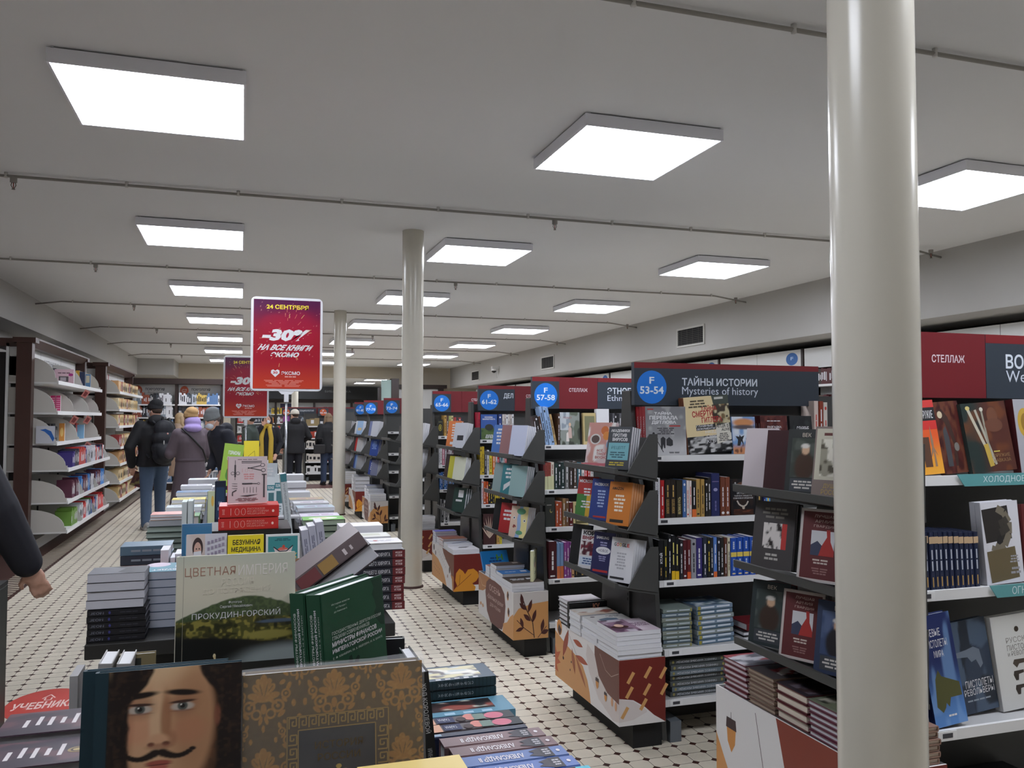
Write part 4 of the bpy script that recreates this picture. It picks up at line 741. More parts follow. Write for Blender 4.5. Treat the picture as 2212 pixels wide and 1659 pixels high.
# portrait stand-ins on the historical covers
def pic_sitter(seed, bg, coat, nx=20, ny=34):
    u, v = grid(nx, ny); A = fill(bg, nx, ny); A = over(A, sm(noise(nx, ny, 5, seed), .55, .8)*.5, tuple(min(255, c+40) for c in bg)); A = over(A, blob(u, v, .5, .28, .34, .36, .15), coat); A = over(A, blob(u, v, .52, .7, .14, .12, .2), (206, 170, 140)); A = over(A, blob(u, v, .5, .8, .15, .06, .3), (214, 210, 204)); return A
def art_sitter(seed, bg, coat, frame): return [('r', 0, 0, 1, 1, frame), ('pic', .12, .26, .88, .86, pic_sitter(seed, bg, coat)), ('t', 'ВЕК', .4, .88, .64, .94, (206, 196, 180), 0), ('r', .14, .05, .86, .24, (60, 64, 70)), ('g', .2, .08, .8, .22, 3, (200, 196, 190))]
ART_SOUL = [('r', 0, 0, 1, 1, (126, 112, 106)), ('r', .04, .25, .96, .97, (190, 186, 168)), ('pic', .16, .3, .86, .82, photo(20, 26, 121, [(150, 146, 130), (84, 78, 66), (214, 210, 196)], 5)), ('r', .22, .87, .8, .91, (96, 50, 46)), ('t', 'ДУША', .28, .13, .62, .2, (176, 150, 80), 0), ('t', 'РОССИИ', .24, .05, .78, .12, (176, 150, 80), 0)]
ART_FIST = [('r', .03, .02, .97, .98, (200, 190, 186)), ('r', .06, .04, .94, .96, (96, 40, 42)), ('t', 'ЛУЧШАЯ', .3, .88, .75, .92, (206, 180, 170), 0), ('t', 'АРМИЯ', .32, .81, .72, .85, (206, 180, 170), 0), ('t', 'ГВАРДИЯ', .3, .74, .76, .78, (206, 180, 170), 0), ('r', .26, .36, .76, .7, (206, 206, 210)), ('p', [(.26, .36), (.26, .5), (.4, .56), (.5, .5), (.5, .36)], (60, 66, 90)), ('p', [(.44, .36), (.5, .5), (.6, .62), (.58, .72), (.66, .72), (.68, .56), (.76, .44), (.76, .36)], (170, 50, 46)), ('g', .3, .24, .7, .32, 2, (206, 190, 180)), ('g', .3, .1, .7, .2, 3, (150, 110, 106))]
ART_CHE = [('r', 0, 0, 1, 1, (70, 66, 66)), ('r', .25, .3, .82, .68, (196, 60, 56)), ('pic', .25, .3, .7, .68, photo(16, 16, 131, [(226, 220, 216), (44, 36, 36), (226, 220, 216)], 5)), ('g', .2, .74, .85, .92, 3, (130, 126, 120)), ('g', .25, .12, .75, .24, 2, (190, 186, 180))]
HRD = dict(hard=True)
tray_books(0, 0, [(-.215, .14, .225, (88, 30, 36), 2, .034, dict(hard=True, lab='red-edged thick cover')), (-.1, .14, .23, (126, 112, 106), 1, .042, dict(hard=True, art=ART_SOUL, lab='stone-coloured souls cover')), (.04, .13, .22, (84, 30, 36), 1, .042, dict(hard=True, art=art_sitter(3, (60, 66, 60), (70, 50, 40), (40, 44, 44)), lab='dark sitter cover')), (.16, .13, .215, (60, 30, 34), 1, .04, HRD), (.29, .13, .22, (206, 196, 200), 1, .042, dict(hard=True, lab='pale silvery cover'))], yaw=-66)
tray_books(0, 1, [(-.225, .13, .22, (96, 40, 42), 1, .04, dict(hard=True, art=[('pic', 0, 0, 1, 1, photo(20, 26, 141, [(70, 36, 40), (120, 110, 110), (206, 204, 206)], 4))], lab='shiny red and white')), (-.02, .16, .235, (190, 186, 184), 5, .013, dict(hard=True, art=ART_FIST, lab='maroon guitar picture')), (.24, .16, .235, (70, 66, 66), 2, .022, dict(hard=True, art=ART_CHE, lab='grey cover with red portrait square'))], yaw=-66)
tray_books(0, 2, [(-.235, .115, .22, (150, 40, 44), 3, .02, dict(hard=True)), (-.10, .14, .225, (150, 44, 44), 1, .042, dict(hard=True, art=art_sitter(9, (60, 76, 110), (36, 34, 40), (44, 56, 84)), lab='blue sitter cover')), (.08, .15, .225, (190, 180, 176), 1, .042, dict(hard=True, art=ART_FIST, lab='maroon guitar picture')), (.26, .15, .225, (160, 50, 44), 1, .042, dict(hard=True, art=art_sitter(5, (56, 66, 64), (60, 44, 36), (40, 50, 52)), lab='teal-bordered sitter cover'))], yaw=-66)
tray_books(2, 0, [(-.2, .15, .21, (196, 202, 224), 5, .015, dict(lab='pale blue cover')), (.02, .15, .21, (150, 110, 110), 4, .016, dict(lab='dusty pink cover')), (.22, .14, .21, (80, 120, 186), 1, .02, dict(art=[('g', .2, .3, .8, .9, 5, WT)], lab='blue cover with white words'))])
tray_books(2, 1, [(-.2, .15, .21, (150, 180, 180), 4, .016), (.0, .15, .21, (60, 130, 140), 3, .016, dict(art=[('g', .2, .5, .8, .9, 3, WT), ('p', [(.2, .1), (.8, .4), (.7, .48), (.2, .3)], WT)], lab='teal cover with white streak')), (.2, .15, .21, (150, 170, 170), 5, .014)])
ART_FACES = [('r', 0, 0, 1, 1, (222, 196, 176)), ('p', [(.55, 0), (1, 0), (1, 1), (.6, 1)], (226, 214, 150)), ('p', [(.36, 0), (.62, 0), (.66, .4), (.58, .7), (.7, 1), (.5, 1), (.4, .6), (.46, .3)], (150, 176, 214)), ('e', .6, .84, .26, .1, (96, 156, 120)), ('e', .6, .16, .2, .07, (96, 156, 120)), ('e', .22, .62, .08, .05, WT), ('e', .22, .62, .035, .03, (40, 36, 36)), ('e', .84, .55, .08, .05, WT), ('e', .84, .55, .035, .03, (40, 36, 36)), ('l', [(.2, .36), (.3, .34), (.34, .38)], .02, (150, 70, 60))]
tray_books(2, 2, [(-.2, .16, .21, (222, 196, 176), 4, .016, dict(art=ART_FACES, lab='cartoon faces cover')), (.04, .15, .21, (176, 40, 44), 1, .03, dict(art=[('g', .2, .4, .8, .8, 3, WT)], lab='red cover', hard=True)), (.2, .15, .225, (24, 24, 26), 1, .025, HRD)])
tray_books(3, 0, [(-.2, .16, .22, (206, 208, 216), 3, .02, dict(art=[('r', .3, .3, .8, .5, (40, 40, 44))], lab='pale cover with dark picture')), (.04, .17, .235, (226, 130, 70), 1, .02, dict(art=[('g', .3, .3, .7, .9, 6, WT), ('r', .3, .1, .7, .2, WT)], lab='orange cover', hard=True))])
tray_books(3, 1, [(-.2, .15, .2, (216, 218, 196), 3, .018), (-.02, .15, .2, (206, 200, 70), 2, .012), (.12, .15, .21, (64, 50, 52), 2, .02, HRD)])
tray_books(3, 2, [(-.18, .16, .21, (34, 62, 54), 3, .022, dict(hard=True, art=[('r', .4, .6, .8, .9, WT), ('g', .2, .4, .8, .55, 1, WT)], lab='dark green cover')), (.08, .15, .22, (34, 34, 32), 2, .02, HRD)])
tray_books(4, 0, [(-.1, .15, .21, (206, 206, 208), 3, .02)]); tray_books(4, 1, [(-.1, .15, .21, (200, 200, 204), 2, .02)])
for k, ti, gs in ((6, 0, [(-.12, .17, .22, (196, 198, 206), 3, .02), (.12, .16, .22, (120, 130, 170), 3, .016)]), (6, 1, [(-.0, .2, .235, (44, 74, 150), 2, .018, dict(hard=True, art=[('g', .2, .4, .8, .9, 6, (140, 170, 220))], lab='large blue cover'))]), (6, 2, [(-.1, .16, .22, (120, 124, 150), 3, .02), (.12, .15, .22, (50, 70, 140), 1, .02, dict(art=[('g', .2, .3, .8, .8, 4, WT)]))]),
                  (7, 0, [(-.15, .16, .22, (150, 180, 214), 3, .016, dict(art=[('r', .2, .3, .8, .5, (206, 180, 130))])), (.06, .16, .22, (206, 208, 214), 2, .016)]), (7, 1, [(-.15, .16, .23, (180, 180, 182), 2, .03, HRD), (.06, .16, .23, (190, 44, 44), 1, .03, dict(hard=True, art=[('e', .6, .6, .2, .3, (226, 222, 222))])), (.22, .14, .24, (60, 40, 50), 1, .03, HRD)]), (7, 2, [(-.15, .16, .22, (150, 152, 156), 2, .03, HRD), (.04, .15, .22, (130, 160, 206), 2, .016), (.18, .14, .22, (40, 76, 150), 2, .018)]),
                  (8, 0, [(-.08, .2, .22, (120, 120, 118), 3, .03, HRD)]), (8, 1, [(-.12, .17, .22, (140, 140, 138), 2, .03, HRD), (.1, .15, .22, (120, 110, 110), 2, .02)]), (8, 2, [(-.12, .17, .22, (130, 126, 128), 2, .03, HRD), (.1, .15, .22, (140, 90, 100), 2, .02)]), (9, 0, [(-.1, .17, .24, (40, 40, 42), 2, .03, HRD)]), (9, 1, [(-.1, .17, .22, (206, 204, 196), 2, .03, HRD)]), (9, 2, [(-.1, .17, .22, (206, 150, 170), 2, .02)])):
    tray_books(k, ti, gs)

def stack(x, y, z, w, d, n, t, c, where, spine='away', hard=False, kind=None, pages=(224, 224, 228), art=None, jit=.004, yaw=0, group=None, sp=None, tops=None, spc=None, seed=1):
    """n books lying on (x, y, z): w along x, d along y (before yaw); spine towards the aisle, away, viewer or rear"""
    r = random.Random(seed*31+n); c = c if isinstance(c, list) else [c]; R = T(x, y, 0) @ RZ(yaw)
    zz = z+.0008; ext = .0012 if not hard else .0022
    for q in range(n):
        i = n-1-q; cc = c[i % len(c)]; jx, jy, ja = r.uniform(-jit, jit), r.uniform(-jit, jit), r.uniform(-jit, jit)*2
        J = T(jx, jy, zz+t) @ RZ(ja)
        if spine == 'aisle': M = R @ J @ RX(-PI/2); ww, hh = w, d
        elif spine == 'away': M = R @ J @ T(w, d, 0) @ RZ(PI) @ RX(-PI/2); ww, hh = w, d
        elif spine == 'viewer': M = R @ J @ T(w, 0, 0) @ RZ(PI/2) @ RX(-PI/2); ww, hh = d, w
        else: M = R @ J @ T(0, d, 0) @ RZ(-PI/2) @ RX(-PI/2); ww, hh = d, w
        a = art if i == 0 or art is None else None
        lab = '%s %s, %s of %s' % (cname(cc), 'album' if kind else bkind(hard), 'top one' if i == 0 else ORD[i]+' from top', where)
        book(M, ww, hh, t, cc, lab, group or 'books of '+where, hard, art=a, pages=pages, spine=sp, spine_c=spc, kind=kind, key=('st', round(ww, 3), round(hh, 3), t, cc, hard, pages, id(a) if a else 0, id(sp) if sp else 0, spc))
        zz += t+ext
    return zz
def art_cover(bg, *els): return [('r', 0, 0, 1, 1, bg)]+list(els)
B1 = BIN[1]
HAT = art_cover((206, 190, 200), ('pic', .4, 0, 1, 1, photo(16, 20, 151, [(206, 196, 206), (150, 120, 140), (96, 70, 90)], 3)), ('e', .74, .6, .2, .12, (70, 40, 40)), ('e', .72, .5, .1, .12, (214, 180, 160)), ('t', 'МОДА', .06, .5, .42, .62, (96, 60, 90), .03), ('t', 'СТИЛЬ', .06, .36, .42, .48, (96, 60, 90), .03))
BLK = art_cover((222, 220, 218), ('p', [(.3, .4), (.5, .3), (.75, .42), (.75, .66), (.5, .74), (.3, .6)], (110, 130, 150)), ('g', .1, .08, .5, .25, 2, (120, 120, 124)), ('e', .8, .15, .06, .05, (80, 80, 84)))
NET = art_cover((206, 180, 160), ('pic', 0, 0, 1, 1, photo(16, 20, 155, [(222, 206, 190), (150, 80, 60), (240, 236, 230)], 4)))
y1 = YC[1]
stack(1.700, y1-.415, B1, .232, .235, 6, .0205, (222, 222, 226), 'the near pile on the rust leaf bin', art=HAT, seed=2)
stack(1.705, y1-.17, B1, .225, .20, 5, .02, (224, 224, 228), 'the middle pile on the rust leaf bin', art=BLK, seed=3)
stack(1.700, y1+.04, B1, .22, .15, 6, .017, (220, 220, 222), 'the short pile on the rust leaf bin', art=NET, seed=4)
stack(1.715, y1+.25, B1, .2, .145, 6, .021, [(190, 184, 186), (30, 30, 32)], 'the far pile on the rust leaf bin', hard=True, seed=5)
book(M_stand(1.705, y1+.205, B1+.003, .02, .0), .225, .135, .03, (22, 22, 24), 'black hardcover standing with tan and white lettering between the piles on the rust leaf bin', None, True, art=[('t', 'КУ', .62, .72, .8, .92, (206, 140, 110), .03), ('t', 'ЛИЧН', .5, .42, .85, .56, (190, 190, 194), 0), ('t', 'ГРУДЬ', .1, .3, .2, .7, (150, 110, 60), 0)])
B2 = BIN[2]; y2 = YC[2]
stack(1.702, y2-.4, B2, .225, .22, 3, .018, (214, 214, 218), 'the near pile on the autumn slogan bin', art=art_cover((70, 58, 50), ('r', .1, .3, .35, .5, WT), ('g', .4, .3, .9, .6, 2, WT)), seed=2)
stack(1.706, y2-.17, B2, .22, .15, 4, .018, (210, 210, 216), 'the second pile on the autumn slogan bin', art=art_cover((50, 120, 190), ('r', .1, .3, .3, .6, WT), ('g', .4, .4, .9, .6, 1, WT)), seed=3)
stack(1.71, y2-.01, B2, .21, .14, 5, .02, (206, 200, 196), 'the brown-topped pile on the autumn slogan bin', art=art_cover((74, 60, 54), ('r', .1, .2, .3, .5, (190, 180, 170))), seed=4)
stack(1.704, y2+.14, B2, .18, .1, 4, .018, (196, 196, 202), 'the short pile on the autumn slogan bin', art=art_cover((140, 80, 66)), seed=5)
book(M_stand(1.71, y2+.29, B2+.02, .1, .5), .21, .15, .02, (40, 130, 200), 'bright blue paperback leaning back at the far end of the autumn slogan bin', None, False, art=[('g', .2, .4, .8, .7, 2, (30, 70, 130)), ('t', 'Н', .55, .5, .8, .8, (90, 150, 60), .03)])
book(T(1.85, y2-.40, B2+.0605) @ RZ(math.radians(62)) , .16, .20, .02, (216, 216, 176), 'pale yellow illustrated paperback standing upright on the near pile of the autumn slogan bin', None, False, art=[('e', .4, .6, .24, .18, (150, 156, 130)), ('e', .45, .5, .1, .1, (206, 150, 160)), ('g', .2, .2, .8, .3, 2, (90, 90, 80))])
B3 = BIN[3]; y3 = YC[3]
stack(1.7, y3-.41, B3, .23, .2, 3, .012, (216, 216, 220), 'the near pile on the ochre leaf bin', art=art_cover((214, 212, 216), ('p', [(.2, .3), (.4, .55), (.7, .5), (.6, .3)], (60, 60, 64))), seed=2)
stack(1.704, y3-.2, B3, .22, .16, 4, .013, (210, 206, 206), 'the second pile on the ochre leaf bin', art=art_cover((206, 208, 216), ('l', [(.1, .2), (.8, .8)], .02, (90, 100, 130))), seed=3)
stack(1.702, y3-.03, B3, .22, .15, 5, .014, (190, 120, 90), 'the brown pile on the ochre leaf bin', seed=4)
stack(1.705, y3+.13, B3, .2, .12, 4, .016, [(140, 90, 96), (200, 196, 200)], 'the burgundy pile on the ochre leaf bin', seed=5)
stack(1.70, y3+.26, B3, .2, .12, 5, .02, [(90, 90, 160), (200, 200, 214)], 'the violet-topped pile on the ochre leaf bin', seed=6)
stack(1.72, YC[4]-.35, BIN[4], .2, .15, 5, .025, (206, 206, 210), 'the pile on the bin behind the pillar', seed=2)
B6 = BIN[6]; y6 = YC[6]
stack(1.704, y6-.4, B6, .22, .16, 3, .03, [(206, 208, 214), (50, 70, 140)], 'the near pile on the branch bin', seed=2); stack(1.704, y6-.22, B6, .22, .17, 5, .029, [(190, 194, 206), (110, 116, 140)], 'the middle pile on the branch bin', seed=3); stack(1.704, y6-.02, B6, .22, .2, 5, .036, [(150, 156, 186), (90, 96, 140)], 'the far pile on the branch bin', seed=4)
B7 = BIN[7]; y7 = YC[7]
stack(1.706, y7-.4, B7, .22, .22, 4, .055, (184, 184, 188), 'the near pile, F 77-78 bin', hard=True, pages=(190, 190, 194), seed=2); stack(1.706, y7-.15, B7, .21, .2, 5, .048, [(206, 206, 210), (150, 150, 160)], 'the far pile, F 77-78 bin', seed=3)
B8 = BIN[8]; y8 = YC[8]
stack(1.706, y8-.4, B8, .22, .22, 6, .035, [(206, 208, 206), (196, 190, 120), (150, 152, 156)], 'the near pile on the F 81-82 bin', seed=2); stack(1.706, y8-.15, B8, .21, .2, 5, .048, [(210, 212, 216), (150, 180, 180)], 'the far pile on the F 81-82 bin', seed=3)
# tall dense stacks in the acorn bin
B0 = .575; y0 = YC[0]
RP = (206, 190, 196)
stack(1.715, y0+.235, B0, .2, .145, 6, .0175, (100, 28, 44), 'the far maroon pile in the acorn bin', hard=True, pages=(214, 200, 206), art=art_cover((190, 180, 190), ('pic', 0, 0, 1, 1, photo(16, 16, 161, [(150, 50, 60), (206, 204, 210), (90, 90, 100)], 3))), seed=2)
stack(1.715, y0+.075, B0, .215, .15, 8, .0128, (124, 100, 88), 'the brown-striped pile in the acorn bin', hard=True, pages=(206, 190, 170), art=art_cover((66, 60, 60), ('pic', .25, .3, .75, .8, photo(14, 14, 163, [(180, 60, 60), (226, 216, 210), (80, 40, 40)], 3))), seed=3)
stack(1.715, y0-.095, B0, .215, .16, 4, .0265, (90, 34, 40), 'the thick maroon pile in the acorn bin', hard=True, pages=(214, 202, 186), art=art_cover((50, 44, 50), ('pic', .1, .2, .9, .9, photo(14, 14, 165, [(40, 36, 44), (110, 100, 110), (60, 44, 44)], 3))), seed=4)
stack(1.715, y0-.265, B0, .215, .16, 6, .0165, (96, 40, 60), 'the plum-striped pile in the acorn bin', hard=True, pages=(206, 204, 210), art=art_cover((110, 116, 96), ('pic', .1, .1, .9, .9, photo(14, 14, 167, [(120, 124, 100), (60, 60, 50), (190, 186, 170)], 4))), seed=5)
stack(1.715, y0-.41, B0, .215, .135, 6, .016, (140, 110, 96), 'the pale pile half behind the cream pillar', hard=True, pages=(214, 200, 186), seed=6)

# lying albums on the low shelves of F 53-54
ALB = [(120, 132, 126), (104, 120, 130), (134, 140, 130)]
def shelf_px(k, i, px_, py_): return aty(px_, py_, SHELFY[(k, i)][0]+.02).x
zz = SHELFY[(1, 3)]
xa = max(1.985, shelf_px(1, 3, 1424, 1380)); xb = shelf_px(1, 3, 1500, 1380)
stack(xa, zz[0]+.032, zz[1], xb-xa-.006, .22, 9, .019, ALB, 'the matt pile, fourth shelf of F 53-54', 'viewer', True, 'picture_album', pages=(150, 156, 156), sp=[('g', .08, .2, .95, .7, 1, (190, 200, 206)), ('r', .02, .1, .06, .9, (150, 140, 70))], seed=2)
stack(xb+.028, zz[0]+.04, zz[1], .22, .19, 8, .022, [(120, 140, 160), (96, 120, 140), (140, 150, 150)], 'the shiny pile, fourth shelf of F 53-54', 'viewer', True, 'picture_album', pages=(150, 160, 170), art=art_cover((96, 120, 140), ('pic', 0, 0, 1, 1, photo(20, 20, 171, [(96, 120, 130), (190, 200, 206), (60, 84, 110)], 6))), sp=[('g', .08, .1, .95, .8, 1, (206, 214, 224)), ('r', .9, .1, .97, .9, (160, 150, 60))], yaw=.10, jit=.006, seed=3)
z2 = stack(xb+.29, zz[0]+.035, zz[1], .25, .2, 2, .022, (30, 30, 34), 'the low dark pair, fourth shelf of F 53-54', 'away', True, seed=4)
stack(xb+.31, zz[0]+.03, z2, .22, .17, 1, .035, (104, 30, 36), 'the dark pair, fourth shelf of F 53-54', 'viewer', True, sp=[('t', 'НА КРАЮ ВРЕМЕН', .1, .25, .9, .7, (206, 170, 170), .02)], seed=5)
z5 = SHELFY[(1, 4)]; xa = shelf_px(1, 4, 1452, 1500)
REC = [('t', 'ГИННЕСС МИРОВЫЕ РЕКОРДЫ', .16, .25, .88, .75, (196, 200, 206), .01), ('e', .06, .5, .02, .3, (150, 140, 80)), ('e', .94, .5, .02, .3, (150, 140, 80))]
stack(xa, z5[0]+.034, z5[1], .31, .26, 7, .024, [(74, 78, 78), (84, 88, 88), (100, 112, 120)], 'the dark record pile, bottom shelf of F 53-54', 'viewer', True, 'picture_album', pages=(110, 112, 116), sp=REC, jit=.008, seed=6)
stack(xa+.325, z5[0]+.034, z5[1], .31, .26, 4, .026, [(74, 78, 78), (84, 88, 88)], 'the second record pile, bottom shelf of F 53-54', 'viewer', True, 'picture_album', pages=(110, 112, 116), sp=REC, jit=.008, seed=7)
# dark albums lying on the bottom shelf of the weapons bookcase
z0 = SHELFY[(0, 3)]
stack(2.03, z0[0]+.032, z0[1], .22, .3, 3, .03, [(40, 42, 48), (50, 40, 40)], 'the first dark pile, bottom shelf, F 49-50', 'viewer', True, 'picture_album', seed=3)
stack(2.28, z0[0]+.032, z0[1], .3, .3, 5, .03, [(44, 48, 56), (36, 36, 40)], 'the second dark pile, bottom shelf, F 49-50', 'viewer', True, 'picture_album', art=art_cover((48, 50, 56), ('r', .3, .3, .8, .8, (110, 106, 100))), seed=4)
# shelf talkers
def talker(k, i, px0, px1, s, lab):
    Y, z = SHELFY[(k, i)]; a, b = aty(px0, 1040, Y-.01).x, aty(px1, 1040, Y-.01).x
    pb = PB(); pb.prism([(a, z-.034), (b+.4, z-.034), (b+.4, z+.006), (a-.03, z+.006)], 1, Y-.008, Y-.005, mat((96, 160, 162), .4))
    pb.art([('t', s, .12, .2, .62, .82, (214, 232, 234), .0)], (a, Y-.008, z-.034), (b+.4-a, 0, 0), (0, 0, .04))
    o = pb.build('shelf_talker'); tag(o, lab, 'shelf label', 'teal shelf labels')
talker(0, 0, 2085, 2212, 'ХОЛОДНОЕ ОРУЖИЕ', 'teal shelf label about cold weapons under the crossed blades cover')
talker(0, 1, 2150, 2212, 'ОГНЕСТРЕЛЬНОЕ', 'teal shelf label about firearms under the sabre cover')

# ---------------------------------------------------------------- display tables in the aisle
BLK_ = mat((24, 24, 23), .5, var=.08, scale=4); BLK2 = mat((34, 33, 31), .55)
def table(x0, x1, y0, y1, z, lab, risers=(), th=.055, panel=None):
    o = empty('display_table', T((x0+x1)/2, (y0+y1)/2, 0)); cx, cy = (x0+x1)/2, (y0+y1)/2
    pb = PB(); pb.box(x0-cx, x1-cx, y0-cy, y1-cy, z-th, z, BLK2); bevel(pb.build('table_top', o), .004)
    pb = PB(); pb.box(x0-cx+.12, x1-cx-.12, y0-cy+.12, y1-cy-.12, .08, z-th, BLK_); pb.build('pedestal', o)
    for sx in (x0-cx+.14, x1-cx-.2):
        for sy in (y0-cy+.14, y1-cy-.2):
            pb = PB(); pb.box(sx, sx+.06, sy, sy+.06, 0, .08, BLK_); pb.build('foot', o)
    for (a, b, c, d, zt) in risers:
        pb = PB(); pb.box(a-cx, b-cx, c-cy, d-cy, z, zt, BLK_); pb.build('riser', o)
    if panel:
        pb = PB(); pb.box(panel[0]-cx, panel[1]-cx, panel[2]-cy, panel[3]-cy, panel[4], panel[5], mat((150, 148, 148), .5)); pb.build('side_panel', o)
    tag(o, lab, 'table', 'display tables'); return o
G1T = 'books on the first display table'; G2T = 'books on the second display table'; G3T = 'books on the third display table'; G4T = 'books on the far display tables'
table(-.43, .60, .92, 2.62, .70, 'black display table nearest the viewer, under the moustached portrait cover', [(-.26, .37, 1.0, 1.62, .872), (-.18, .28, 1.63, 2.0, 1.0), (.286, .372, 1.625, 1.95, .872), (.40, .62, 1.99, 2.24, .80)], panel=(-.425, -.405, 2.50, 2.61, .1, .885))
# first row: portrait, brocade volume
def pic_portrait(nx=150, ny=170):
    u, v = grid(nx, ny); u = .68*u+.280; v = v*.77; A = fill((92, 66, 44), nx, ny)
    A = over(A, sm(noise(nx, ny, 6, 5), .4, .9)*.45, (122, 90, 58)); A = over(A, blob(u, v, .95, .5, .45, 1.0, .5)*.9, (46, 30, 22)); A = over(A, blob(u, v, .1, .1, .5, .35, .5)*.5, (120, 84, 50))
    A = over(A, blob(u, v, .56, .46, .34, .60, .16), (34, 24, 20)); A = over(A, blob(u, v, .33, .26, .12, .36, .35), (40, 28, 22)); A = over(A, blob(u, v, .84, .4, .14, .5, .3), (28, 19, 16))
    hair = noise(nx, ny, 26, 8); 
    A = over(A, blob(u, v, .585, .42, .232, .52, .10), (224, 178, 138)); A = over(A, blob(u, v, .60, .86, .17, .16, .3), (232, 190, 146))      # face and forehead
    A = over(A, blob(u, v, .72, .38, .12, .40, .5)*.6, (176, 122, 84)); A = over(A, blob(u, v, .375, .40, .035, .34, .5)*.5, (180, 124, 92))
    A = over(A, blob(u, v, .48, .80, .16, .14, .5)*.8, (244, 208, 166)); A = over(A, blob(u, v, .43, .36, .10, .09, .5)*.4, (226, 150, 120)); A = over(A, blob(u, v, .69, .34, .09, .09, .5)*.35, (210, 134, 104))
    A = over(A, blob(u, v, .525, .42, .035, .24, .45)*.8, (238, 200, 160)); A = over(A, blob(u, v, .572, .42, .028, .17, .5)*.8, (172, 116, 82)); A = over(A, blob(u, v, .60, .29, .03, .05, .5)*.6, (176, 118, 86))               # nose
    A = over(A, blob(u, v, .535, .285, .055, .045, .35), (226, 176, 138)); A = over(A, blob(u, v, .50, .262, .018, .014, .5), (120, 70, 52)); A = over(A, blob(u, v, .575, .262, .02, .014, .5), (110, 62, 46))
    A = over(A, blob(u, v, .54, .245, .06, .02, .5)*.6, (160, 104, 78))
    for cx_, s in ((.44, -1), (.655, 1)):                                                                                                     # eyes
        A = over(A, blob(u, v, cx_, .515, .075, .075, .5)*.5, (160, 104, 78)); A = over(A, blob(u, v, cx_, .50, .058, .030, .25), (206, 194, 182)); A = over(A, blob(u, v, cx_, .503, .026, .030, .2), (92, 96, 92)); A = over(A, blob(u, v, cx_, .503, .013, .015, .2), (18, 14, 14)); A = over(A, blob(u, v, cx_-.008, .512, .005, .006, .3), (240, 236, 230))
        A = over(A, blob(u, v, cx_, .533, .066, .010, .35, .05*s), (70, 42, 34)); A = over(A, blob(u, v, cx_, .472, .06, .007, .5)*.6, (140, 86, 66)); A = over(A, blob(u, v, cx_+.0, .595, .088, .021, .35, -.12*s), (32, 20, 17))
    cl, cr = .385+.125*sm(v, .50, .77), .835-.095*sm(v, .52, .77); wob = .012*(noise(nx, ny, 14, 21)-.5)
    hl = sm(cl+wob-u, -.012, .012)*sm(u, .27+.05*np.sin(v*9)*.5, .31); hr = sm(u-cr-wob, -.012, .012)
    strands = noise(nx, ny, 34, 31)
    A = over(A, np.maximum(hl, hr), (30, 20, 17)); A = over(A, np.maximum(hl, hr)*sm(strands, .55, .9)*.55, (70, 48, 36)); A = over(A, blob(u, v, .835, .42, .018, .07, .4)*.8, (150, 92, 70))
    m = np.zeros_like(u)                                                                                                                     # moustache
    for s in (-1, 1):
        for q in range(10):
            t = q/9; m = np.maximum(m, blob(u, v, .54+s*(.015+.155*t), .205-.05*math.sin(t*2.2)+.045*t*t, .034-.016*t, .022-.009*t, .4))
    A = over(A, m, (36, 24, 20)); A = over(A, blob(u, v, .54, .135, .065, .020, .3), (176, 92, 78)); A = over(A, blob(u, v, .54, .107, .05, .018, .35), (196, 112, 96)); A = over(A, blob(u, v, .54, .124, .06, .004, .5), (110, 50, 44)); A = over(A, blob(u, v, .54, .07, .05, .012, .5)*.6, (160, 106, 80))
    A = over(A, (sm(hair, .55, .8)*blob(u, v, .56, .46, .36, .6, .2)*(1-blob(u, v, .585, .44, .26, .54, .1)))*.5, (66, 48, 38))
    return A
PORT = pic_portrait()
ART_PORT = [('r', 0, 0, .085, 1, (24, 54, 66)), ('pic', .085, .50, 1, 1, PORT, .3), ('r', .085, 0, 1, .50, (60, 40, 30)), ('l', [(.088, 0), (.088, 1)], .0006, (12, 30, 38))]
x, y, z, w, a = px_face(207, 1463, 522, 1450, 1.36); hb = z-.874
y -= hb*math.tan(.14)
book(M_stand(x, y, .8745+.0045, a, .14), w, hb/math.cos(.14), .022, (24, 54, 66), 'large portrait cover of a dark-haired moustached man, front copy', G1T, True, art=ART_PORT)
book(M_stand(x-.02, y+.027, .8745+.0045, a, .14), w, hb/math.cos(.14)-.003, .022, (24, 54, 66), 'second copy of the moustached portrait book, its teal spine edge showing behind', G1T, True)
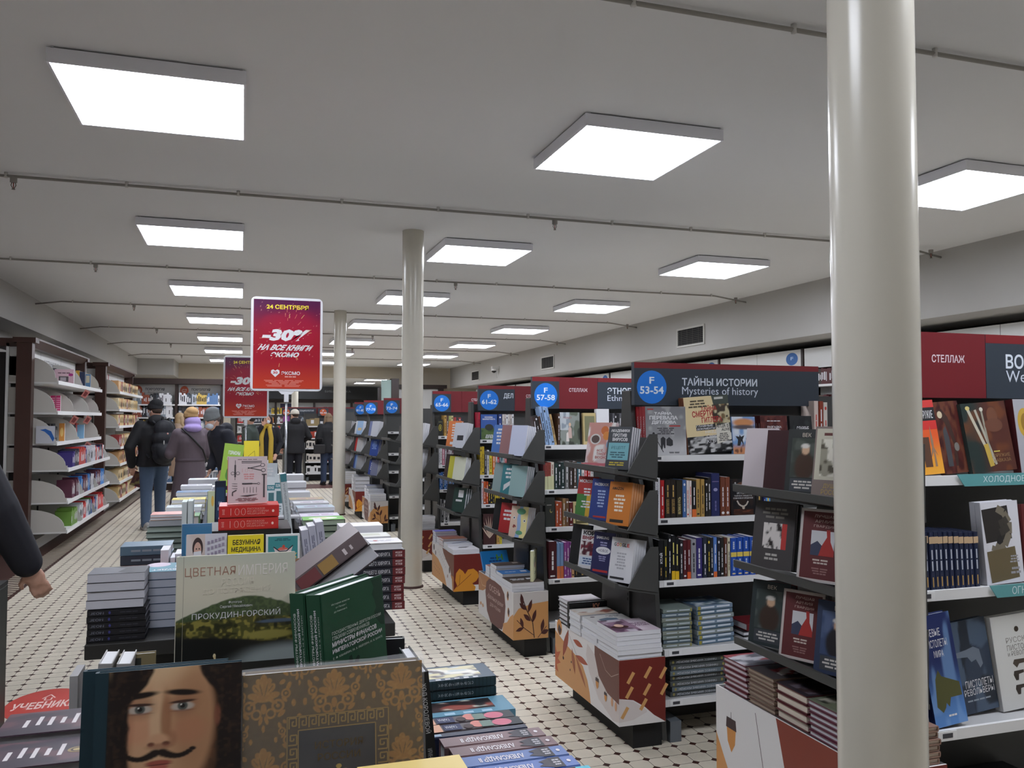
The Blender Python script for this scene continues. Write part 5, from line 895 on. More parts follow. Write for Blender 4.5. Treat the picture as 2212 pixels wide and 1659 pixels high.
def pic_brocade(nx=240, ny=250):
    u, v = grid(nx, ny); A = fill((106, 82, 34), nx, ny); A = over(A, sm(noise(nx, ny, 60, 2), .3, .8)*.35, (122, 98, 46))
    M = np.zeros_like(u); ox, oy = u*2.6+.22, v*2.75+.1
    for sh in (0, 1):
        fx = (ox+.5*sh) % 1-.5; fy = (oy+.5*sh) % 1-.5; m = np.zeros_like(u)
        def add(*a, **k): np.maximum(m, blob(fx, fy, *a, .10, k.get('ang', 0)), out=m)
        def ring(cx_, cy_, r, w):
            d = np.hypot(fx-cx_, fy-cy_); np.maximum(m, 1-sm(np.abs(d-r), w*.5, w), out=m)
        k = 1.0 if sh == 0 else .78
        add(0, .13*k, .10*k, .12*k); add(0, .27*k, .05*k, .07*k); add(0, .02*k, .15*k, .06*k)
        for s in (-1, 1):
            add(s*.10*k, .15*k, .075*k, .05*k, ang=s*.9); add(s*.14*k, .05*k, .085*k, .045*k, ang=s*.2); add(s*.07*k, .24*k, .04*k, .05*k, ang=-s*.5)
            ring(s*.20*k, -.10*k, .075*k, .022*k); add(s*.20*k, -.10*k, .026*k, .026*k); ring(s*.31*k, .06*k, .055*k, .018*k); add(s*.31*k, .06*k, .02*k, .02*k); ring(s*.10*k, -.20*k, .06*k, .018*k)
            add(s*.29*k, -.02*k, .05*k, .025*k, ang=-s*.8); add(s*.25*k, -.21*k, .065*k, .03*k, ang=s*.7); add(s*.35*k, .16*k, .03*k, .06*k, ang=-s*.4); add(s*.04*k, -.29*k, .025*k, .06*k, ang=s*.3); add(s*.12*k, -.03*k, .08*k, .022*k, ang=-s*.5); add(s*.26*k, .22*k, .045*k, .03*k, ang=s*.6); add(s*.42*k, -.08*k, .03*k, .05*k)
        add(0, -.13*k, .04*k, .07*k); add(0, -.40*k, .022*k, .05*k)
        cutm = np.maximum.reduce([blob(fx, fy, s*.035*k, .13*k, .008, .09*k, .3, -s*.25) for s in (-1, 1)]+[blob(fx, fy, s*.10*k, .15*k, .05*k, .008, .3, s*.9) for s in (-1, 1)])
        M = np.maximum(M, m*(1-.8*cutm))
    A = over(A, M, (182, 130, 46)); A = over(A, M*sm(noise(nx, ny, 90, 7), .5, .9)*.5, (206, 156, 66)); return A
BROC = pic_brocade()
def key_band(u0, v0, u1, v1, n, hor, c):
    o = []; 
    for i in range(n):
        P = [(0, 0), (0, 1), (.8, 1), (.8, .25), (.35, .25), (.35, .65), (.55, .65)]
        for q in range(1): o.append(('l', [((u0+(u1-u0)*(i+p[0]*.9)/n, v0+(v1-v0)*p[1]) if hor else (u0+(u1-u0)*p[1], v0+(v1-v0)*(i+p[0]*.9)/n)) for p in P], .0022, c))
    return o
KG = (176, 140, 60)
ART_BROC = [('pic', 0, .0, 1, 1, BROC, .3), ('r', .23, .0, .80, .775, (92, 72, 34)), ('r', .296, .0, .72, .70, (26, 26, 32))]+key_band(.245, .712, .785, .765, 10, True, KG)+key_band(.24, .02, .286, .70, 10, False, KG)+key_band(.735, .02, .79, .70, 10, False, KG)+[
    ('l', [(.234, 0), (.234, .773), (.797, .773), (.797, 0)], .0016, KG), ('l', [(.294, 0), (.294, .703), (.723, .703), (.723, 0)], .0016, KG), ('t', 'ИСТОРИЯ', .385, .60, .65, .638, (112, 92, 56), .0), ('t', 'РОССИИ', .40, .54, .635, .577, (112, 92, 56), .0)]
for s in (-1, 1): ART_BROC += [('e', .515+s*.035, .475, .022, .016, (206, 180, 110)), ('e', .515+s*.06, .46, .02, .012, (206, 180, 110)), leaf(.515, .45, .09, .012, PI/2-s*1.2, (206, 180, 110))]
ART_BROC += [('e', .515, .505, .016, .012, (206, 180, 110)), ('l', [(.515, .49), (.515, .41)], .004, (206, 180, 110)), ('e', .515, .43, .03, .03, (190, 160, 90))]
x, y, z, w, a = px_face(526, 1468, 911, 1441, 1.365); hb = z-.874
y -= hb*math.tan(.12)
g_ = book(M_stand(x, y, .8745+.006, a, .12), w, hb/math.cos(.12)-.001, .035, (96, 76, 36), 'large brocade-patterned volume with a dark title panel in clear film', G1T, True, art=ART_BROC)
film = bpy.data.materials.new('clear_film'); film.use_nodes = True; fb = film.node_tree.nodes['Principled BSDF']; fb.inputs['Base Color'].default_value = (.9, .9, .92, 1); fb.inputs['Roughness'].default_value = .12; fb.inputs['Alpha'].default_value = .13
pb = PB(); hh = hb/math.cos(.12)
fw = [(0, 0), (w, 0), (w, hh), (0, hh)]
pb.poly([(-.003, -.003, .0), (w+.003, -.003, .0), (w+.003, -.003, hh), (w*.6, -.003, hh+.001), (-.003, -.003, hh)], film)
pb.poly([(-.003, -.003, hh), (w*.3, -.002, hh+.0015), (w+.004, -.003, hh), (w+.002, .012, hh+.012), (w*.7, .014, hh+.007), (w*.35, .012, hh+.010), (-.002, .012, hh+.006)], film)
pb.poly([(w+.004, -.003, 0), (w+.004, .036, 0), (w+.004, .036, hh), (w+.003, -.003, hh)], film); pb.build('clear_wrap', g_)
# spine-out row leaning behind the brocade volume
zt = aty(918, 1454, 1.60).z; xr = aty(922, 1454, 1.60).x+.003; le = -.10; hr = (zt-.874)/math.cos(le)
for q, (c, t, lab, sp) in enumerate((((22, 22, 24), .024, 'black hardcover with white title down its spine beside the brocade volume', [('t', 'ХОД КОРОЛЕВОЙ', .90, .78, .44, .22, (214, 214, 214), .01), ('t', 'ИРИНА БЕЛОВА', .30, .7, .06, .3, (190, 190, 190), 0)]),
                                   ((92, 78, 44), .022, 'olive-gold hardcover second in the row beside the brocade volume', [('t', 'Российский принц', .06, .25, .6, .7, (190, 176, 130), 0)]), ((24, 24, 26), .026, 'black hardcover third in the row behind the brocade volume', None), ((26, 26, 28), .026, 'black hardcover fourth in the row behind the brocade volume', None))):
    xo = xr-sum((.025, .023, .027, .027)[:q])
    book(T(xo+(zt-.874)*math.tan(-le)*1.0, 1.60, .8745+.0028) @ RY(le) @ RZ(PI/2), (.19, .10, .085, .075)[q], hr, t-.001, c, lab, G1T, True, spine=sp)
# yellowed paperbacks in the foreground
q_ = atz(990, 1642, 1.045)
stack(q_.x-.155, q_.y-.112, .8745, .155, .11, 5, .0350, (214, 190, 120), 'the yellowed pile at the bottom of the picture', pages=(236, 208, 150), jit=.002, group=G1T, seed=2)
# second row: landscape album, green volumes
def pic_hill(nx=160, ny=190):
    u, v = grid(nx, ny); A = fill((206, 202, 182), nx, ny); A = over(A, sm(v, .55, 1.0), (196, 200, 184)); A = over(A, blob(u, v, .3, .75, .5, .2, .5)*.5, (222, 212, 188))
    ridge = .64-.9*np.abs(u-.62)**1.6*.55-.05*u+.014*(noise(nx, ny, 24, 3)-.5); hill = sm(ridge-v, -.008, .008)
    A = over(A, hill, (70, 84, 56)); A = over(A, hill*sm(noise(nx, ny, 60, 4), .4, .7)*.75, (92, 106, 68)); A = over(A, hill*sm(.55-v, 0, .25)*.4, (56, 68, 44))
    sh = .42-.04*np.abs(u-.6)+.05*(noise(nx, ny, 9, 6)-.5); tr = sm(sh-v, -.01, .01); A = over(A, tr, (84, 84, 44)); A = over(A, tr*sm(noise(nx, ny, 40, 9)*.6+noise(nx, ny, 12, 29)*.4, .45, .6)*.9, (146, 136, 66)); A = over(A, tr*sm(noise(nx, ny, 30, 19)*.5+noise(nx, ny, 9, 39)*.5, .5, .62)*.85, (40, 42, 28))
    wl = .25-.10*(u-.2)+.02*(noise(nx, ny, 7, 12)-.5); wt = sm(wl-v, -.015, .015); A = over(A, wt, (38, 38, 34)); A = over(A, blob(u, v, .78, .24, .2, .04, .25), (146, 138, 72)); A = over(A, blob(u, v, .85, .36, .17, .018, .3), (84, 100, 118)); A = over(A, blob(u, v, .82, .33, .22, .02, .3)*.6, (44, 46, 40))
    A = over(A, blob(u, v, 1.0, .0, .5, .14, .4), (150, 160, 160)); A = over(A, blob(u, v, .2, .12, .35, .14, .4)*.8, (28, 28, 26)); return A
HILL = pic_hill()
SIL = (222, 220, 212)
ART_HILL = [('r', 0, 0, 1, .30, (38, 38, 34)), ('pic', 0, .30, 1, 1, HILL, .28), ('l', [(.055, 0), (.055, 1)], .0008, (150, 146, 130)), ('t', 'ЦВЕТНАЯ', .065, .858, .485, .925, (168, 124, 104), -.006), ('t', 'ИМПЕРИЯ', .51, .862, .93, .93, (236, 230, 222), -.006), ('t', 'РОССИЯ', .37, .80, .64, .848, (226, 218, 200), -.006), ('t', 'ДО ПОТРЯСЕНИЙ', .21, .745, .79, .793, (224, 216, 198), -.006),
            ('t', 'Фотограф', .43, .68, .56, .70, WT, 0), ('t', 'Сергей Михайлович', .36, .652, .63, .674, WT, 0), ('t', 'ПРОКУДИН-ГОРСКИЙ', .13, .585, .87, .64, WT, -.004), ('e', .32, .355, .012, .014, (206, 190, 150)), ('e', .323, .342, .009, .011, (196, 176, 130))]
x, y, z, w, a = px_face(383, 1208, 638, 1199, 1.76); hb = z-1.001
y -= hb*math.tan(.11)
book(M_stand(x, y, 1.0015+.0035, a, .11), w, hb/math.cos(.11), .028, (206, 202, 184), 'cream album with a wooded hill and lake on its cover', G1T, True, art=ART_HILL)
GRN = (34, 78, 54)
HEAD_ = [('p', [(.80, .98), (.99, .98), (.99, .5), (.92, .52), (.84, .60), (.82, .66), (.86, .7), (.84, .78), (.80, .84), (.84, .9)], (22, 56, 38)), ('p', [(.34, .1), (.30, .23), (.22, .27), (.24, .30), (.34, .27), (.36, .35), (.40, .36), (.42, .28), (.5, .33), (.53, .31), (.48, .23), (.5, .1)], (18, 46, 32)), ('r', .62, 0, .99, .06, (26, 60, 42))]
ART_GREEN = HEAD_+[('t', 'История власти', .14, .865, .42, .885, (190, 206, 194), 0), ('t', 'от Петра I', .2, .83, .36, .848, (190, 206, 194), 0), ('t', 'до Николая II', .17, .795, .37, .813, (190, 206, 194), 0),
                   ('t', 'ГОСУДАРСТВЕННЫЕ ДЕЯТЕЛИ РОССИИ', .12, .60, .93, .634, (206, 214, 206), 0), ('t', 'ГЛАЗАМИ СОВРЕМЕННИКОВ', .12, .558, .72, .592, (206, 214, 206), 0), ('t', 'МИНИСТРЫ ФИНАНСОВ', .11, .497, .84, .545, WT, .025), ('t', 'ИМПЕРАТОРСКОЙ РОССИИ', .11, .44, .93, .488, WT, .025), ('t', 'Е. Ф. КАНКРИН, М. Х. РЕЙТЕРН, Н. Х. БУНГЕ', .11, .385, .93, .413, (206, 214, 206), 0)]
SP_GREEN = [('t', 'МИНИСТРЫ ФИНАНСОВ', .28, .62, .82, .78, (206, 214, 206), .02), ('t', 'ИМПЕРАТОРСКОЙ РОССИИ', .22, .38, .86, .56, WT, .03), ('t', 'Е. Ф. КАНКРИН, М. Х. РЕЙТЕРН', .22, .18, .8, .3, (206, 214, 206), 0)]
x, y, z, w, a = px_face(689, 1290, 820, 1245, 1.70, True); hb = z-1.001; t_ = .036
d_ = Vector((-math.sin(a), math.cos(a), 0)); x -= d_.x*hb*math.tan(.09); y -= d_.y*hb*math.tan(.09)
for q in range(2):
    p_ = Vector((x, y, 1.0015+.0036))+d_*(t_+.003)*q*1.0
    book(M_stand(p_.x+.004, p_.y, p_.z, a, .09), w, hb/math.cos(.09), t_, GRN, 'front green hardcover about finance ministers with white lettering' if q == 0 else 'second green finance ministers hardcover, standing right behind the first', G1T, True, art=ART_GREEN, spine=SP_GREEN, pages=(240, 240, 242))
# two big albums lying tilted behind the green volumes
c_, s_ = math.cos(math.radians(36)), math.sin(math.radians(36)); P_ = aty(694, 1252, 2.12)
def MB3(o, X, Y, Z): return Matrix(((X[0], Y[0], Z[0], o[0]), (X[1], Y[1], Z[1], o[1]), (X[2], Y[2], Z[2], o[2]), (0, 0, 0, 1)))
book(MB3(P_-Vector((c_, 0, s_))*.06, (0, 1, 0), (-s_, 0, c_), (c_, 0, s_)), .2, .20, .040, (112, 98, 100), 'taupe album with a gold label, lying tilted behind the green volumes', G1T, True, spine=[('r', .36, .12, .58, .88, (176, 140, 84)), ('r', .7, .3, .74, .7, (226, 214, 216)), ('r', .8, .35, .83, .65, (216, 204, 206)), ('r', .05, .1, .33, .9, (128, 72, 74))])
book(MB3(P_-Vector((c_, 0, s_))*.055+Vector((s_, 0, -c_))*.003+Vector((0, .2, 0)), (0, -1, 0), (s_, 0, -c_), (c_, 0, s_)), .2, .20, .042, (60, 52, 56), 'dark album showing its pale page edge under the taupe album', G1T, True, pages=(206, 206, 212))
zl = (P_-Vector((c_, 0, s_))*.055).z-.003*c_-.042*c_-.0008; ft_ = bpy.data.objects['display_table']
pb = PB(); xl = (P_-Vector((c_, 0, s_))*.055).x+s_*.045; l_ = ft_.location; pb.box(xl-.03-l_.x, xl+.02-l_.x, 2.1-l_.y, 2.34-l_.y, .70, zl, BLK_); pb.build('riser', ft_)
# left piles and books at the rear of the first table
PUR = (84, 66, 78)
ART_PUR = [('pic', 0, 0, 1, 1, photo(24, 24, 181, [(78, 62, 72), (100, 74, 80), (64, 56, 66)], 4))]+[('r', .20+.11*i, .30+.05*(i % 2), .24+.11*i, .62+.06*((i*2) % 3), (206, 200, 200)) for i in range(5)]+[('e', .80, .46, .085, .11, (150, 130, 90)), ('e', .80, .46, .06, .08, (84, 70, 66)), ('e', .80, .46, .04, .05, (170, 150, 100))]
stack(-.50, 2.085, .7005, .225, .145, 5, .028, PUR, 'the rear purple pile at the left edge', spine='viewer', hard=True, pages=(170, 168, 172), jit=.002, group=G1T, art=None, seed=3)
for (yy, zz_, lab) in ((2.085, .857, 'dark purple hardcover with gold seal lying on the rear pile at the left edge'), (1.925, .845, 'dark purple hardcover with gold seal at the left bottom corner of the picture')):
    M = T(-.50, yy, zz_+.026) @ RX(-PI/2)
    book(M, .225, .145, .024, PUR, lab, G1T, True, art=ART_PUR, pages=(176, 174, 178))
stack(-.505, 1.92, .7005, .225, .145, 5, .026, PUR, 'the near purple pile at the left edge', spine='viewer', hard=True, pages=(170, 168, 172), jit=.002, group=G1T, seed=4)
for q, (pa, pb_) in enumerate(((196, 230), (236, 270))):
    a_, b_ = aty(pa, 1440, 2.42), aty(pb_, 1440, 2.42)
    book(T(b_.x, 2.42, .7008+.003) @ RY(.06) @ RZ(PI/2), .14, a_.z-.7, b_.x-a_.x-.004, (150, 148, 146), 'grey hardcover with ribbed edge, %s standing behind the portrait cover' % ORD[q], G1T, True, spine=[('r', .05+.08*i, .0, .07+.08*i, .35, (120, 118, 116)) for i in range(11)])
a_, b_ = aty(259, 1416, 2.54), aty(336, 1412, 2.54)
book(M_stand(a_.x, 2.53, .7045, .03, .05), b_.x-a_.x, a_.z-.705, .03, (120, 108, 78), 'khaki hardcover with dark green capitals standing below the brain book pile', G1T, True, art=[('r', .06, .82, .6, .95, (40, 42, 36)), ('t', 'ЧЕЛОВЕК', .22, .60, .98, .74, (70, 78, 50), 0), ('t', 'ПРО', .12, .42, .5, .56, (70, 78, 50), 0)])
for q in range(2):
    a_ = aty(352-26*q, 1408+24*q, 2.5-.09*q)
    book(T(a_.x+.03, 2.44-.10*q, .7045+.004*0) @ RZ(math.radians(-62)) @ RX(-.1), .15, a_.z-.706, .03, (60, 38, 66), 'plum hardcover with white page tops, %s behind the portrait cover' % ORD[q], G1T, True, pages=(240, 240, 242), art=[('r', .2, .3, .7, .8, (84, 56, 96))])
# right side of the first table: teal pile and spine-up row
TEALD = (40, 62, 68)
PAINT = [('pic', .16, .16, .9, .86, photo(20, 24, 191, [(226, 222, 210), (190, 196, 190), (90, 80, 80), (206, 196, 150)], 3)), ('g', .03, .2, .13, .8, 5, WT)]
stack(.432, 2.112, .8005, .205, .12, 4, .0235, TEALD, 'the dark teal pile right of the brocade volume', spine='viewer', hard=True, pages=(206, 206, 210), art=art_cover((84, 98, 112), *PAINT), jit=.003, group=G1T, sp=[('t', 'СТОЛИЧНЫЙ ЧАРОВНИК', .3, .3, .75, .7, (170, 184, 190), .02)]+[('r', .02+.05*i, 0, .03+.05*i, 1, (30, 48, 52)) for i in range(19)], seed=5)
stack(.415, 1.992, .8005, .235, .108, 2, .0255, (92, 140, 160), 'the sky blue pair right of the brocade volume', spine='viewer', hard=True, pages=(206, 206, 210), art=art_cover((96, 144, 166), ('pic', .28, .18, .92, .86, photo(20, 24, 193, [(60, 44, 44), (150, 80, 70), (206, 214, 200), (40, 40, 44)], 3)), ('g', .04, .2, .2, .8, 3, (176, 206, 222))), jit=.003, group=G1T, sp=[('t', 'ПРИНЦЕССА И РЫЦАРСТВО', .2, .3, .8, .7, (60, 90, 100), .0)], seed=6)
def spine_up(xr, yr, zt, h, t, w, c, lab, sp): 
    book(MB3((xr, yr, zt), (0, 0, -1), (0, -1, 0), (-1, 0, 0)), w, h, t, c, lab, G1T, True, spine=sp)
COLR = [('r', 0, 0, .25, 1, (40, 44, 50)), ('e', .2, .5, .10, .45, (206, 110, 130)), ('e', .45, .4, .07, .45, (206, 130, 120)), ('r', .62, .1, .8, .9, (36, 44, 84)), ('t', 'ТАЙНА', .66, .3, .78, .7, WT, .0), ('r', .82, 0, 1, 1, (222, 170, 140)), ('e', .55, .6, .05, .3, (60, 40, 40)), ('r', .3, .1, .42, .9, (110, 130, 120))]
ALX = lambda c: [('r', .13, .05, .24, .95, (52, 50, 58)), ('p', [(.24, .1), (.34, .3), (.30, .5), (.36, .7), (.24, .9)], (64, 60, 68)), ('g', .145, .2, .225, .8, 3, (190, 186, 190)), ('t', 'АЛЕКСАНДР II', .40, .28, .82, .78, (226, 220, 222), .03), ('e', .07, .5, .018, .12, (220, 214, 216))]
yy = 1.985
for c, t, lab, sp, xr in (((70, 60, 64), .046, 'first glossy novel with a picture spine lying spine up right of the brocade volume', COLR, .634), ((70, 60, 64), .046, 'second glossy novel with a picture spine, nearer the brown Alexander volumes', COLR, .640), ((30, 36, 62), .026, 'slim navy hardcover spine up between the glossy novels and brown volumes', [('r', .86, .3, .94, .8, (150, 170, 190))], .640),
                      ((126, 98, 100), .055, 'brown Alexander biography spine up, the rear one of the two', ALX(0), .664), ((120, 92, 94), .055, 'brown Alexander biography spine up, the nearer one of the two', ALX(0), .672), ((92, 116, 170), .055, 'blue Alexander biography spine up, the rear one of the two', ALX(0), .674), ((86, 112, 176), .055, 'blue Alexander biography spine up, the nearer one of the two', ALX(0), .676), ((70, 176, 196), .055, 'cyan Alexander biography at the bottom edge of the picture', ALX(0), .69)):
    spine_up(xr, yy, .854, .235, t, .15, c, lab, sp); yy -= t+.003

# ---------------------------------------------------------------- second table
table(-.53, .60, 3.385, 4.7, 0.75, 'black display table with the brain books and red medical volumes', [(-.2, .225, 3.35, 3.56, .935), (-.12, .20, 3.575, 3.89, 1.118), (-.15, .30, 3.94, 4.6, .93)])
BRN = [('t', 'МОЗГ', .72, .3, .95, .7, (130, 134, 150), .0), ('e', .62, .5, .02, .25, (60, 60, 130)), ('g', .1, .35, .5, .65, 1, (60, 60, 70))]
a_, b_ = aty(187, 1390, 3.41), aty(318, 1390, 3.41)
zt = stack(a_.x, 3.41, .7505, b_.x-a_.x-.006, .15, 5, .0215, (22, 22, 28), 'the black brain book half of the front pile', spine='viewer', hard=True, sp=BRN, jit=.002, group=G2T, art=False or None, seed=2)
stack(a_.x-.004, 3.41, zt, b_.x-a_.x-.01, .15, 4, .031, (40, 40, 46), 'the pale-edged half of the brain book pile', spine='rear', hard=False, pages=(196, 196, 204), jit=.003, group=G2T, art=art_cover((60, 60, 66), ('p', [(0, .3), (.3, .6), (.8, .5), (1, .7), (1, 0), (0, 0)], (110, 110, 116))), seed=3)
a_, b_ = aty(322, 1300, 3.575), aty(392, 1300, 3.575)
stack(a_.x-.008, 3.575, .7505, .15, .21, 7, .030, (44, 76, 110), 'the teal-topped pile behind the cream album', spine='away', hard=False, pages=(196, 200, 212), jit=.003, group=G2T, art=art_cover((70, 140, 160), ('t', 'БУДЕТ', .3, .7, .9, .85, WT, .03), ('e', .8, .2, .3, .25, (206, 190, 206)), ('g', .05, .3, .4, .6, 3, WT)), seed=4)
a_, b_ = aty(333, 1230, 3.81), aty(385, 1230, 3.81)
book(M_stand(a_.x, 3.81, .7545, 0, .04), .14, a_.z-.756, .035, (206, 208, 214), 'pale grey hardcover with thin dark capitals behind the teal-topped pile', G2T, True, art=[('t', 'ОСТРОВ', .3, .52, .98, .60, (60, 60, 66), -.01), ('g', .1, .72, .8, .86, 4, (150, 150, 156))])
a_ = aty(243, 1262, 3.81)
zt = stack(a_.x, 3.81, .7505, .22, .15, 5, .0315, [(206, 76, 66), (190, 180, 182)], 'the red-topped pile on the brain book table', spine='away', hard=False, pages=(190, 184, 186), jit=.003, group=G2T, art=art_cover((206, 80, 68), ('pic', .4, .2, 1, .8, photo(14, 10, 201, [(206, 200, 196), (90, 80, 80), (60, 56, 60)], 3))), seed=5)
a_ = aty(258, 1236, 4.05)
stack(a_.x, 4.07, .7505, .21, .16, 6, .040, [(96, 122, 140), (60, 66, 78), (190, 160, 160)], 'the rear grey-blue pile, brain book table', spine='viewer', hard=True, pages=(190, 186, 190), jit=.003, group=G2T, sp=[('g', .1, .3, .9, .7, 1, (150, 160, 170))], seed=6)
for q, (pa, pb_, pt) in enumerate(((347, 366, 1188), (368, 382, 1204), (378, 394, 1196))):
    a_, b_ = aty(pa, pt, 3.91), aty(pb_, pt, 3.91)
    book(T(a_.x, 3.91+.14, .7508) @ RZ(-PI/2), .14, a_.z-.752, b_.x-a_.x-.003, (222, 222, 228), 'small white paperback with page edges outward, %s of three behind the pale grey hardcover' % ORD[q], G2T, False, pages=(232, 232, 236))
def face_px(pa, pyt, pb_, pyb, Y, zb, c, lab, grp, art=None, t=.02, lean=.08, hard=False, n=1, **kw):
    x, y, z, w, a = px_face(pa, pyt, pb_, pyb, Y); h = (z-zb)/math.cos(lean)
    for q in range(n):
        dy = (t+.002)*q/math.cos(lean)
        book(M_stand(x, y+dy, zb+.0008+t*math.sin(lean), a, lean), w, h-.002*q, t, c, lab if q == 0 else '%s copy standing behind the %s' % (ORD[q], ' '.join(lab.split()[:9])), grp, hard, art=art if q == 0 else None, **kw)
ART_MASK = [('pic', 0, 0, 1, 1, photo(20, 20, 211, [(206, 190, 182), (214, 204, 200)], 3)), ('r', .46, .0, 1, 1, (206, 204, 212)), ('e', .28, .74, .13, .2, (60, 44, 44)), ('e', .28, .70, .09, .15, (206, 166, 150)), ('e', .25, .72, .015, .015, (50, 40, 40)), ('e', .32, .72, .015, .015, (50, 40, 40)), ('p', [(.18, .66), (.37, .68), (.38, .5), (.28, .44), (.19, .52)], (220, 220, 226)), ('p', [(.0, .0), (.02, .3), (.2, .46), (.38, .44), (.5, .3), (.55, 0)], (56, 60, 62))]
ART_MASK += [('r', .52+.09*(i % 5), .2+.12*(i//5)+.02*(i % 5), .58+.09*(i % 5), .26+.12*(i//5)+.02*(i % 5), (150, 140, 160)) for i in range(30)]+[('p', [(.24, 0), (.32, .5), (.6, .2), (.66, 0)], (120, 116, 118)), ('r', .72, .1, 1, .3, (206, 160, 60))]
face_px(402, 1159, 490, 1157, 3.39, .9355, (206, 204, 210), 'paperback cover with a masked young woman before a tower block', G2T, ART_MASK, t=.017, n=4, lean=.12)
ART_MAD = [('r', 0, 0, 1, 1, (236, 214, 38)), ('t', 'БЕЗУМНАЯ', .14, .80, .90, .91, (30, 30, 30), .03), ('t', 'МЕДИЦИНА', .10, .64, .92, .76, (30, 30, 30), .03), ('g', .1, .4, .9, .56, 3, (110, 100, 40)), ('l', [(.5, .4), (.5, .56)], .012, (40, 36, 30)), ('l', [(.44, .56), (.48, .5), (.52, .5), (.56, .56)], .006, (40, 36, 30))]
face_px(492, 1160, 570, 1158, 3.39, .9355, (236, 214, 38), 'bright yellow paperback with bold black title', G2T, ART_MAD, t=.022, n=2)
ART_SAVE = [('r', 0, 0, 1, 1, (224, 226, 224)), ('r', .06, 0, .94, .96, (60, 140, 142)), ('g', .2, .86, .8, .92, 2, (30, 80, 90)), ('e', .5, .56, .24, .17, (214, 110, 96)), ('p', [(.22, .74), (.36, .66), (.5, .66), (.64, .68), (.8, .76), (.74, .62), (.6, .56), (.4, .55), (.28, .6)], (222, 206, 206)), ('e', .52, .74, .04, .035, (206, 80, 60)), ('l', [(.22, .74), (.4, .64), (.6, .64), (.8, .76)], .004, (40, 40, 50)), ('p', [(.1, .44), (.3, .44), (.92, .6), (.86, .54), (.92, .5), (.3, .34), (.1, .34), (.16, .39)], (236, 200, 100)), ('t', 'СПАСАЮТ', .36, .42, .8, .54, (60, 40, 36), .02)]
face_px(575, 1158, 648, 1155, 3.39, .9355, (214, 220, 218), 'teal paperback with wings and a ribbon title', G2T, ART_SAVE, t=.02, n=2)
face_px(394, 1133, 458, 1131, 3.5625, .7508, (70, 120, 160), 'blue framed hardcover leaning behind the masked woman cover', G2T, [('r', .06, 0, .97, .97, (60, 120, 160)), ('r', .12, .7, .4, .88, (110, 170, 206))], t=.011, hard=True, lean=.0)
a_, b_ = aty(471, 1160, 3.58), aty(601, 1160, 3.58)
R100 = [('t', '100', .19, .18, .44, .80, (236, 190, 180), -.03), ('t', 'РАССКАЗОВ', .47, .66, .76, .82, (236, 180, 170), -.01), ('t', 'ИЗ ИСТОРИИ', .47, .44, .82, .60, (236, 180, 170), -.01), ('t', 'МЕДИЦИНЫ', .47, .22, .76, .38, (236, 180, 170), -.01), ('g', .05, .25, .1, .75, 4, (236, 160, 150)), ('e', .9, .5, .02, .12, (240, 200, 190))]
def red_lying(z, dx, lab):
    # spine to the viewer, reading left to right
    h = b_.x-a_.x; M = MB3((a_.x+dx, 3.582, z), (0, 1, 0), (0, 0, 1), (1, 0, 0))
    book(M, .17, h, .046, (200, 44, 40), lab, G2T, True, spine=R100)
red_lying(1.1195, .0, 'lower red hardcover numbered 100 lying under the pink surgical tools book'); red_lying(1.1695, .002, 'upper red hardcover numbered 100 lying under the pink surgical tools book')
DKL = (70, 64, 68)
ART_TOOLS = [('r', 0, 0, 1, 1, (222, 204, 206)), ('g', .2, .92, .8, .95, 1, (150, 120, 124)), ('t', '100', .36, .66, .62, .74, (220, 150, 150), -.03), ('g', .34, .5, .74, .64, 3, (220, 150, 150)), ('r', .34, .885, .86, .9, DKL), ('r', .34, .855, .86, .868, DKL), ('r', .16, .56, .2, .82, DKL), ('l', [(.18, .92), (.18, .5)], .002, DKL), ('e', .12, .64, .05, .035, DKL), ('e', .12, .64, .038, .026, (222, 204, 206)), ('e', .25, .64, .05, .035, DKL), ('e', .25, .64, .038, .026, (222, 204, 206)),
             ('l', [(.5, .74), (.84, .80)], .003, DKL), ('l', [(.5, .76), (.84, .70)], .003, DKL), ('e', .88, .81, .06, .04, DKL), ('e', .88, .81, .045, .028, (222, 204, 206)), ('e', .9, .70, .06, .04, DKL), ('e', .9, .70, .045, .028, (222, 204, 206)), ('r', .36, .40, .62, .43, DKL), ('l', [(.62, .415), (.74, .415)], .003, DKL), ('e', .78, .415, .035, .025, DKL), ('e', .78, .415, .024, .015, (222, 204, 206))]
ART_TOOLS += [('p', [(.1, .42-.05*i), (.24, .41-.05*i), (.24, .42-.05*i), (.1, .425-.05*i)], DKL) for i in range(3)]+[('r', .4+.08*i, .22, .41+.08*i, .34, DKL) for i in range(5)]+[('r', .9, .12, .94, .6, DKL), ('r', .86, .6, .98, .62, DKL), ('l', [(.12, .16), (.12, .24), (.22, .28)], .004, DKL), ('p', [(.3, .16), (.5, .17), (.78, .19), (.5, .14)], DKL), ('g', .2, .04, .8, .12, 3, (170, 130, 134))]
x, y, z, w, a = px_face(493, 987, 578, 992, 3.63)
book(M_stand(x, 3.64, 1.2205, .02, .06), w, (z-1.2205)/math.cos(.06), .028, (222, 204, 206), 'pink hardcover with drawings of surgical tools and red spine, standing on red volumes', G2T, True, art=ART_TOOLS, spine_c=(206, 60, 50))
